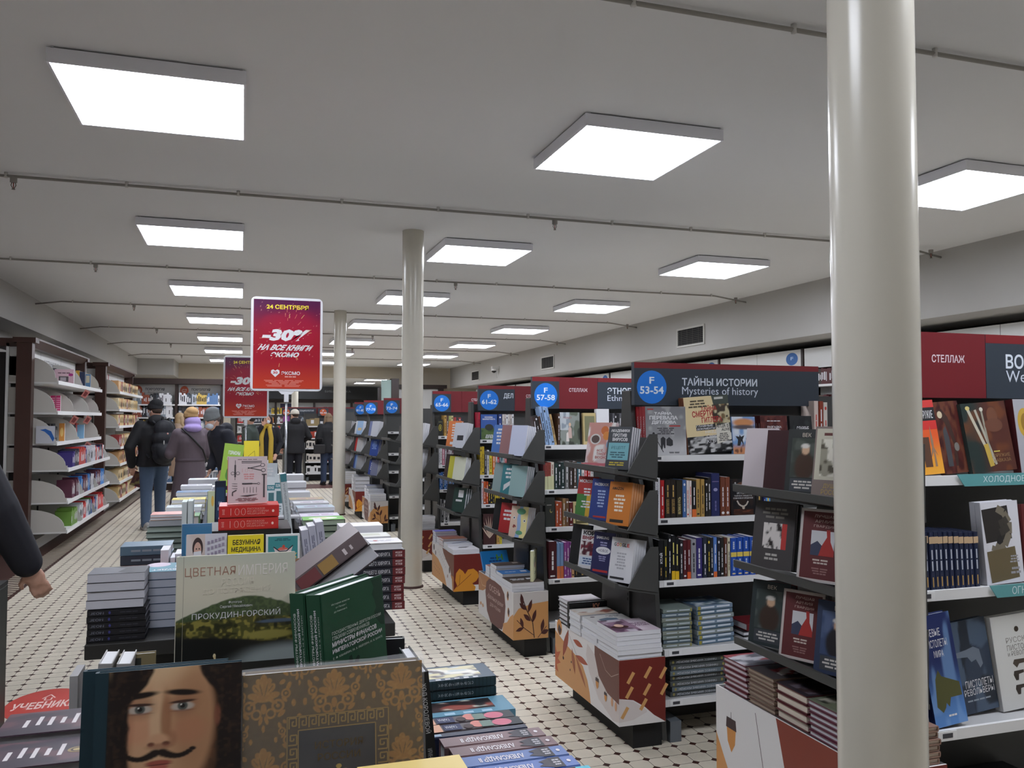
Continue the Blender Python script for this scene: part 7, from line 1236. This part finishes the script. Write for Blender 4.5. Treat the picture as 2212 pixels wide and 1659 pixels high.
# bookcases across the brown floor strip, and the shelving of the second room
YC[10] = 22.0; SIGNN[10] = 'sociology'; YC[11] = 22.3; SIGNN[11] = 'F 90'
a0, a1 = aty(658, 900, 21.7).x, aty(760, 900, 21.7).x
bookcase(10, x0=a0, x1=a1, trays=False, label='dark bookcase facing the hall beyond the brown floor strip')
for i in range(5): yy, zz_ = SHELFY[(10, i)]; fill_row((a0+.05, yy+.014), (1, 0), (0, -1), a1-a0-.1, zz_+.001, .16, .205, .12, [(206, 200, 190), (150, 130, 90), (40, 40, 44), (190, 40, 56), (222, 222, 222), (170, 60, 40)], 700+i, .05, .14)
sign(10, [('circle', .26, 'F', '42-43'), ('red', .3, 0), ('text', .6, '', '', .1, .6, .5)], x0=aty(689, 890, 21.6).x, lab='section sign with an orange disc beside the far pillar', circ=(206, 96, 50), dy=-.12)
b0, b1 = aty(612, 900, 22.3).x, aty(640, 900, 22.0).x
bookcase(11, x0=b0, x1=b1-.02, trays=False, label='dark bookcase with a purple poster behind the man in the pale cap')
sign(11, [('circle', .22, 'F', '37'), ('circle', .26, 'F', '38-39')], x0=aty(610, 890, 21.9).x, lab='pair of orange discs on a section sign left of the pale cap', circ=(206, 96, 50), dy=-.12)
o = sign(11, [('text', .48, 'СОЦИОЛОГИЯ', '', .12, .76, .5), ('red', .2, 0)], x0=aty(643, 885, 21.9).x, lab='slate sociology sign above the pale cap', dy=-.16)
pa, pc = aty(612, 899, 21.9), aty(625, 922, 21.9); pb = PB(); pb.box(pa.x, pc.x, 21.86, 21.87, pc.z, pa.z, mat((140, 60, 140), .4)); pb.art([('e', .5, .6, .24, .16, (190, 110, 190)), ('g', .15, .15, .85, .3, 2, WT)], (pa.x, 21.86, pc.z), (pc.x-pa.x, 0, 0), (0, 0, pa.z-pc.z)); tag(pb.build('poster'), 'small purple poster on the dark bookcase left of the man in the pale cap', 'poster')
front_unit(-.2, 5.6, 33.5, (1.75, 1.4, 1.05, .7, .35), 2.2, 'white shelving in the second room under a long dark fascia', [[('r', .1, .1, .5, .9, (60, 56, 96))] if q == 1 else [('g', .2, .3, .8, .7, 1, (90, 90, 96))] for q in range(4)], DARKW, 900, CMIX)
pb = PB(); pb.box(-.4, 5.8, 33.2, 33.3, 2.33, 2.86, mat((22, 24, 26), .5)); pb.box(-.4, 5.8, 33.3, 33.8, 2.33, 2.36, mat((22, 24, 26), .5)); pb.art([('t', 'БИБЛИОТЕКА', .56, .5, .72, .66, (110, 112, 114), .0), ('g', .6, .32, .7, .42, 1, (90, 92, 94)), ('r', .1, .93, 1, 1, (90, 90, 90))], (-.4, 33.2, 2.33), (6.2, 0, 0), (0, 0, .53)); tag(pb.build('shelf_fascia'), 'long black fascia over the shelving of the second room', 'fascia')
# dark framed showcase at the edge of the opening
q0, q1 = aty(820, 815, 27.5), aty(862, 812, 27.5)
o = empty('showcase', T(q0.x, 27.5, 0)); w = q1.x-q0.x
pb = PB(); pb.box(w*.62, w, 0, .4, 0, 2.9, DARKW); pb.box(0, .06, 0, .4, 0, 2.6, DARKW); pb.build('frame', o)
pb = PB(); pb.box(.061, w*.62-.001, .05, .06, 1.9, 2.85, mat((150, 170, 165), .1, 0.0)); pb.build('glass_panel', o)
pb = PB(); pb.box(.061, w*.62-.001, .065, .38, .1, 1.88, mat((30, 28, 27), .6)); pb.build('cabinet', o)
tag(o, 'dark framed glass showcase at the edge of the second room opening', 'showcase')
for i, (xp, cc) in enumerate(((822, (206, 206, 200)), (830, (206, 120, 90)))):
    pass
# dark pilaster with cornice on the end wall
q0, q1 = aty(848, 830, 28.6), aty(955, 815, 28.6); o = empty('wall_cabinet', T(q0.x, 28.35, 0)); w = q1.x-q0.x
pb = PB(); pb.box(0, .18, 0, .4, 0, 2.62, DARKW); pb.build('post', o); pb = PB(); pb.box(w-.18, w, 0, .4, 0, 2.62, DARKW); pb.build('post', o)
pb = PB(); pb.box(-.1, w+.1, -.08, .4, 2.621, 2.74, DARKW); pb.build('cornice', o); pb = PB(); pb.box(.181, w-.181, .1, .12, .1, 2.6, WHP); pb.build('back_panel', o)
tag(o, 'dark wooden wall cabinet with white panel at the end of the hall', 'cabinet')
sb = SB.build('distant_books'); tag(sb, 'small books filling the distant wall shelves', 'books', None, 'stuff')
# stand at the left edge
q = atz(27, 1330, .55); o = empty('book_stand', T(-1.42, 4.62, 0)); pb = PB(); pb.box(-.3, .29, -.3, .3, .0, .72, mat((36, 40, 36), .5)); bevel(pb.build('box', o)); pb = PB(); pb.box(-.3, .29, -.3, .3, .721, .74, BLK_); pb.build('top', o)
tag(o, 'dark green-grey book stand at the left edge of the picture', 'stand')
stack(-1.36, 4.36, .7405, .22, .2, 5, .024, [(206, 200, 196), (190, 196, 206), (206, 160, 120)], 'the pile on the stand at the left edge', group='books on the left edge stand', jit=.012, seed=61, art=art_cover((206, 140, 100), ('g', .2, .2, .8, .8, 3, WT)))

# ---------------------------------------------------------------- people
SKIN = mat((206, 160, 138), .5, var=.04, scale=12)
def fused(name, build, m, parent, voxel, smooth=4, M=None):
    pb = PB(); build(pb); me = pb.data(name+'_shape'); o = link(name, me, parent, M)
    r = o.modifiers.new('fuse', 'REMESH'); r.mode = 'VOXEL'; r.voxel_size = voxel; r.use_smooth_shade = True
    s_ = o.modifiers.new('smooth', 'SMOOTH'); s_.factor = .5; s_.iterations = smooth
    return o
def chain(pb, pts, m):
    """tapering limb through (x, y, z, r) joints"""
    pb.tube([p[:3] for p in pts], [p[3] for p in pts], m, 14)
    for p in pts: pb.ellip(p[:3], (p[3],)*3, m, 12, 8)
def hand(pb, w, d, s, m, curl=.5, side=1):
    """palm with five unequal bent fingers at wrist w, pointing along d"""
    w, d = Vector(w), Vector(d).normalized(); a = d.cross(Vector((0, 1, 0)) if abs(d.y) < .8 else Vector((1, 0, 0))).normalized()*side; n = d.cross(a).normalized()
    c = w+d*.045*s
    M = Matrix((a, d, n)).transposed()
    pb.ellip(c, (.040*s, .052*s, .019*s), m, 12, 8, M)
    for i, L in enumerate((.068, .078, .072, .056)):
        b = w+d*.085*s+a*(-.030+.020*i)*s; p1 = b+d*L*.45*s-n*.004*curl*s; p2 = p1+(d*.8-n*curl)*L*.32*s; p3 = p2+(d*.5-n*curl*1.3)*L*.26*s
        chain(pb, [(*b, .0088*s), (*p1, .0084*s), (*p2, .0076*s), (*p3, .0064*s)], m)
    b = w+d*.03*s-a*.032*s; p1 = b+(d*.6-a*.65-n*.15)*.034*s; p2 = p1+(d*.85-a*.2-n*.4)*.03*s
    chain(pb, [(*b, .012*s), (*p1, .0105*s), (*p2, .0085*s)], m)
def person(label, x, y, yaw, H, coat, trousers, lw=None, le=None, rw=None, re=None, hem=.80, head_turn=0, lean=0, hat=None, hair=(60, 44, 34), shoes=(40, 38, 38), mask=False, hood=None, bulk=1.0, legs=(.0, .0), skin=SKIN, voxel=.012, long_hair=False, scarf=None, headdown=0, collar=True, stance=.11):
    o = empty('person', T(x, y, 0) @ RZ(yaw)); s = H/1.75; B = bulk
    cm, tm, sm_ = mat(coat, .8, var=.10, scale=9), mat(trousers, .8, var=.12, scale=9), mat(shoes, .6)
    def up(px_, py_, pz): # lean the trunk forward about the hips
        a = lean; dz = pz-.95; return (px_*s, (py_*1+dz*math.sin(a))*s if dz > 0 else py_*s, (.95+dz*math.cos(a))*s if dz > 0 else pz*s)
    hd = Vector(up(0, .02, 1.635)); hd = hd+Vector((0, headdown*.06, -abs(headdown)*.05)); Rh = RZ(head_turn) @ RX(-headdown)
    sh = {-1: Vector(up(-.185, 0, 1.43)), 1: Vector(up(.185, 0, 1.43))}
    el = {-1: Vector(up(*(le or (-.27, -.03, 1.14)))), 1: Vector(up(*(re or (.27, -.03, 1.14))))}
    wr = {-1: Vector(up(*(lw or (-.27, .05, .90)))), 1: Vector(up(*(rw or (.27, .05, .90))))}
    ft = {-1: (-stance, legs[0]), 1: (stance, legs[1])}
    def body(pb):
        for q in (-1, 1):
            fx, fy = ft[q]
            chain(pb, [(q*.085*s, 0, .92*s, .083*s), ((q*.09+fx)*.5*s, (fy*.45+.02)*s, .50*s, .056*s), (fx*s, fy*s, .10*s, .040*s)], skin)
            pb.ellip((fx*s, (fy+.06)*s, .045*s), (.042*s, .11*s, .035*s), skin)
            chain(pb, [(*(sh[q]*.98), .050*s), (*el[q], .040*s), (*wr[q], .027*s)], skin)
            hand(pb, wr[q], (wr[q]-el[q]), s*1.02, skin, .6, q)
        t = [up(0, 0, z) for z in (.88, 1.0, 1.12, 1.28, 1.40, 1.46, 1.52)]
        pb.loft([(p[0], p[1], p[2], a*s, b*s) for p, (a, b) in zip(t, ((.155, .10), (.145, .095), (.13, .09), (.16, .11), (.17, .10), (.10, .07), (.055, .055)))], skin)
        chain(pb, [(*up(0, .0, 1.44), .056*s), (*(hd+Vector((0, -.015*s, -.08*s))), .052*s)], skin)
        pb.ellip(hd, (.075*s, .092*s, .112*s), skin, 20, 14, Rh.to_3x3())
        for (a, b, c, r) in ((0, .075, -.062, .042), (0, .10, -.012, .016), (0, .094, .02, .011), (.072, -.005, -.01, .02), (-.072, -.005, -.01, .02)):
            v = Rh.to_3x3() @ Vector((a*s, b*s, c*s)); pb.ellip(hd+v, ((r*s,)*3 if abs(a) < .05 else (.010*s, r*s, .03*s)), skin, 10, 8)
    fused('body', body, skin, o, voxel*.75 if not voxel < .01 else voxel, 2)
    def tro(pb):
        for q in (-1, 1):
            fx, fy = ft[q]; chain(pb, [(q*.085*s, 0, .93*s, .108*s*B**.5), ((q*.09+fx)*.5*s, (fy*.45+.02)*s, .50*s, .078*s), (fx*s, fy*s, .085*s, .068*s)], tm)
        pb.loft([(0, 0, .86*s, .175*s, .125*s), (0, 0, 1.02*s, .165*s, .115*s)], tm)
    fused('trousers', tro, tm, o, voxel*1.1)
    def jac(pb):
        zs = [(hem, .20 if hem > .6 else .25, .15 if hem > .6 else .19), (max(hem+.04, .9), .195, .145), (1.05, .18, .135), (1.15, .185, .135), (1.30, .205, .145), (1.40, .20, .13), (1.46, .13, .10), (1.505, .085, .085)]
        pb.loft([(*up(0, 0, z), a*s*B, b*s*B) for z, a, b in zs], cm, 22)
        for q in (-1, 1): chain(pb, [(*(sh[q]*1.0-Vector((0, 0, .012*s))), .075*s*B), (*el[q], .064*s*B), (*(el[q].lerp(wr[q], .9)), .05*s*B)], cm)
        if collar: pb.loft([(*up(0, -.01, 1.47), .095*s, .095*s), (*up(0, -.01, 1.545), .085*s, .09*s)], cm)
        if hood == 'down': pb.ellip(up(0, -.10, 1.50), (.12*s, .075*s, .085*s), cm)
    fused('jacket' if hem > .6 else 'coat', jac, cm, o, voxel*1.1)
    for q in (-1, 1):
        fx, fy = ft[q]
        def shoe(pb): pb.ellip((fx*s, (fy+.055)*s, .055*s), (.052*s, .135*s, .05*s), sm_); pb.ellip((fx*s, (fy-.02)*s, .07*s), (.05*s, .065*s, .06*s), sm_); pb.box((fx-.045)*s, (fx+.045)*s, (fy-.07)*s, (fy+.17)*s, 0.0, .03*s, sm_)
        fused('shoe', shoe, sm_, o, voxel*.9)
    R3 = Rh.to_3x3()
    hm = mat(hair, .7, var=.2, scale=30)
    def hr_(pb):
        pb.ellip(hd+R3 @ Vector((0, -.018*s, .028*s)), (.086*s, .094*s, .098*s), hm, 18, 12, R3)
        if long_hair:
            for q in (-1, 1): chain(pb, [(*(hd+R3 @ Vector((q*.07*s, -.02*s, .03*s))), .035*s), (*(hd+R3 @ Vector((q*.085*s, -.01*s, -.10*s))), .035*s), (*(hd+R3 @ Vector((q*.09*s, .03*s, -.24*s))), .022*s)], hm)
            pb.ellip(hd+R3 @ Vector((0, -.06*s, -.06*s)), (.08*s, .05*s, .12*s), hm)
    fused('hair', hr_, hm, o, voxel*.8, 3)
    if hat:
        kind, hc = hat; hmat = mat(hc, .85, var=.12, scale=20)
        def hat_(pb):
            pb.ellip(hd+R3 @ Vector((0, -.008*s, .055*s)), (.094*s, .106*s, .085*s), hmat, 18, 12, R3)
            pb.ellip(hd+R3 @ Vector((0, -.008*s, .035*s)), (.098*s, .11*s, .03*s), hmat, 18, 8, R3)
            if kind == 'tall': pb.ellip(hd+R3 @ Vector((0, -.03*s, .10*s)), (.085*s, .095*s, .07*s), hmat, 18, 10, R3)
            if kind == 'cap': pb.ellip(hd+R3 @ Vector((0, .12*s, .035*s)), (.07*s, .075*s, .012*s), hmat, 16, 6, R3)
        fused('cap' if kind == 'cap' else 'beanie', hat_, hmat, o, voxel*.7, 2)
    if hood and hood != 'down':
        hdm = mat(hood, .9, var=.08, scale=14)
        def hood_(pb):
            pb.ellip(hd+R3 @ Vector((0, -.05*s, -.055*s)), (.115*s, .10*s, .10*s), hdm, 18, 12); pb.ellip(up(0, -.06, 1.50), (.13*s, .11*s, .07*s), hdm)
        fused('hood', hood_, hdm, o, voxel*.9)
    if mask:
        mm = mat((206, 212, 222), .8)
        def mask_(pb): pb.ellip(hd+R3 @ Vector((0, .058*s, -.048*s)), (.062*s, .058*s, .05*s), mm, 16, 10, R3)
        fused('face_mask', mask_, mm, o, voxel*.6, 2)
        pb = PB()
        for q in (-1, 1):
            for dz in (.0, -.05): pb.tube([hd+R3 @ Vector((q*.05*s, .07*s, (-.03+dz*.8)*s)), hd+R3 @ Vector((q*.08*s, .0, (-.005)*s))], .0022, mm, 5)
            e = hd+R3 @ Vector((q*.030*s, .082*s, .018*s)); pb.ellip(e, (.011*s, .006*s, .006*s), mat((30, 26, 26), .2), 8, 6)
        pb.build('mask_straps', o)
    if scarf:
        sc = mat(scarf, .9, var=.15, scale=14)
        def scarf_(pb):
            for q in range(3): pb.lathe([(.085*s, 0), (.105*s, .018*s), (.11*s, .035*s), (.09*s, .05*s)], up(0, .02, 1.45+.022*q), sc, 18)
            for q, L in ((-1, .75), (1, .82)): chain(pb, [(*up(q*.06, .14, 1.46), .045*s), (*up(q*.10, .165, 1.25), .05*s), (*up(q*.09, .17, L), .055*s)], sc)
        fused('scarf', scarf_, sc, o, voxel*.9)
    tag(o, label, 'person'); return o, s, up, hd, wr
# man with the backpack
po, s, up, hd, wr = person('person in a black jacket and blue jeans with a backpack, holding a book', -1.19, 13.05, math.radians(20), 1.80, (20, 20, 24), (70, 88, 112), lw=(-.25, .16, .86), le=(-.33, -.02, 1.13), rw=(.2, .30, 1.02), re=(.30, .04, 1.14), hem=.86, head_turn=.65, hat=('tall', (22, 22, 26)), shoes=(150, 148, 146), mask=True, bulk=1.17, legs=(-.16, .14), stance=.13, hood='down')
bk = mat((18, 20, 28), .7, var=.15, scale=12); pbo = empty('backpack', po.matrix_basis @ T(.05, 0, 0))
def bag(pb): 
    for z, rx, ry in ((1.02, .15, .10), (1.12, .165, .115), (1.25, .16, .11), (1.38, .14, .09)): pb.ellip((0, -.275*s, z*s), (rx*s, ry*s, .13*s), bk)
    pb.ellip((0, -.36*s, 1.06*s), (.11*s, .06*s, .11*s), bk)
fused('bag', bag, bk, pbo, .012)
for q in (-1, 1):
    pb = PB(); pb.tube([(q*.10*s, -.2*s, 1.46*s), (q*.125*s, -.08*s, 1.525*s), (q*.13*s, .09*s, 1.50*s), (q*.14*s, .20*s, 1.34*s), (q*.19*s, .12*s, 1.12*s), (q*.17*s, -.2*s, 1.0*s)], .017, bk, 8); pb.build('strap', pbo)
pb = PB(); pb.tube([(-.03*s, -.25*s, 1.47*s), (-.025*s, -.27*s, 1.545*s), (.025*s, -.27*s, 1.545*s), (.03*s, -.25*s, 1.47*s)], .008, bk, 6); pb.build('handle', pbo)
pb = PB(); pb.ellip((.02*s, -.388*s, 1.32*s), (.012, .006, .012), mat((206, 150, 140), .4)); pb.ellip((-.03*s, -.40*s, 1.2*s), (.008, .006, .03), mat((190, 190, 190), .4)); pb.ellip((.07*s, -.40*s, 1.17*s), (.007, .006, .035), mat((200, 200, 200), .4)); pb.build('zip_pull', pbo)
tag(pbo, 'navy black backpack worn on the back of the man in jeans', 'backpack')
Wp = po.matrix_basis @ Vector(wr[-1]); book(T(Wp.x-.02, Wp.y-.01, Wp.z-.26) @ RZ(math.radians(25)) @ RY(.35) @ RX(.1), .15, .21, .022, (140, 100, 84), 'book with a brown and pink cover held low by the man with the backpack', None, True, art=[('pic', 0, 0, 1, 1, photo(12, 16, 221, [(120, 84, 66), (150, 140, 90), (90, 56, 60)], 3)), ('r', .8, 0, 1, 1, (120, 50, 60))])
# woman in the grey purple coat
wq = aty(411, 1000, 12.2)
person('person in a long grey-purple belted coat with lilac hood and tan beanie', wq.x, 12.2, math.radians(28), 1.68, (92, 80, 88), (50, 46, 52), lw=(-.12, .28, 1.16), le=(-.28, .04, 1.14), rw=(.12, .26, 1.0), re=(.27, -.02, 1.12), hem=.38, hat=('tall', (186, 150, 104)), hood=(160, 142, 196), bulk=1.12, head_turn=.3, shoes=(44, 40, 40))
w2 = bpy.data.objects['person.001']
pb = PB(); ss = 1.68/1.75
pb.loft([(0, 0, 1.03*ss, .208*ss, .156*ss), (0, 0, 1.075*ss, .208*ss, .156*ss)], mat((84, 72, 80), .8), 24); pb.build('belt', w2)
pb = PB(); pb.tube([(-.16*ss, -.06*ss, 1.50*ss), (-.05*ss, -.165*ss, 1.36*ss), (.10*ss, -.17*ss, 1.2*ss), (.21*ss, -.08*ss, 1.02*ss)], .012, mat((24, 22, 24), .6), 6); pb.build('bag_strap', w2)
# person bending over the table in a grey beanie
wq = aty(492, 960, 11.2)
person('person in a grey knitted beanie and dark blue jacket bending over the far table', wq.x+.06, 11.2, math.radians(118), 1.72, (30, 32, 44), (40, 40, 46), lw=(-.16, .20, .95), le=(-.27, .02, 1.16), rw=(.16, .22, .95), re=(.27, .02, 1.16), lean=.36, hat=('tall', (120, 124, 126)), mask=True, headdown=.35, head_turn=.15, bulk=1.12, hood='down', hair=(90, 80, 76))
# woman with the yellow scarf
wq = aty(577, 960, 17.4)
po, s, up, hd, wr = person('person with long dark hair, face mask and yellow scarf, hand raised to the face', wq.x, 17.4, math.radians(172), 1.66, (26, 26, 34), (30, 30, 36), rw=(.07, .22, 1.52), re=(.27, .14, 1.22), lw=(-.2, .12, .92), hem=.5, hair=(40, 28, 26), mask=True, long_hair=True, scarf=(186, 156, 60))
# man in the pale cap, woman by the pillar
person('person in a black hooded jacket and pale cap beside the sale sign pole', 1.17, 20.0, math.radians(8), 1.77, (22, 22, 26), (24, 26, 36), hem=.76, hat=('cap', (196, 190, 176)), hood='down', bulk=1.2, lw=(-.29, .05, .90), le=(-.33, -.04, 1.14), rw=(.2, .26, 1.0), re=(.33, .0, 1.14), head_turn=.5, shoes=(40, 34, 32))
wq = aty(709, 960, 20.3)
person('person with brown hair, black coat and jeans half hidden by the second pillar', wq.x, 20.3, math.radians(14), 1.70, (20, 20, 24), (50, 64, 90), hem=.78, hair=(120, 98, 76), bulk=1.15, lw=(-.24, .1, .95), shoes=(24, 22, 22), long_hair=True)
q = aty(690, 962, 20.1); o = empty('handbag', T(q.x, 20.1, q.z-.1)); pb = PB(); pb.box(-.13, .13, -.05, .05, -.1, .12, mat((26, 24, 26), .5)); bevel(pb.build('bag', o), .02, 3); pb = PB(); pb.tube([(-.08, 0, .12), (-.07, 0, .26), (.07, 0, .26), (.08, 0, .12)], .009, mat((26, 24, 26), .5), 6); pb.build('handle', o); tag(o, 'black handbag hanging at the arm of the person by the second pillar', 'handbag')
# others farther off
wq = aty(388, 930, 17.2)
person('person with fair hair in a beige coat behind the woman in the tan beanie', wq.x, 17.2, math.radians(-60), 1.68, (170, 148, 130), (60, 56, 60), hem=.5, hair=(170, 146, 112), long_hair=True, mask=True)
wq = aty(541, 940, 16.2)
person('person in a dark green jacket mostly hidden behind the smaller sale sign', wq.x, 16.2, math.radians(70), 1.66, (46, 56, 50), (40, 40, 44), hem=.8, hair=(50, 40, 34), bulk=1.1)
# passer-by at the left edge: only the dark sleeve and hand enter the frame
hq = aty(72, 1236, 3.85)
person('person in a dark coat passing at the left edge, only sleeve and hand in view', hq.x-.42, 3.78, math.radians(4), 1.76, (26, 26, 34), (36, 36, 40), rw=(.405, .06, .955), re=(.305, -.02, 1.20), hem=.62, bulk=1.2, voxel=.0075, hair=(50, 40, 34))
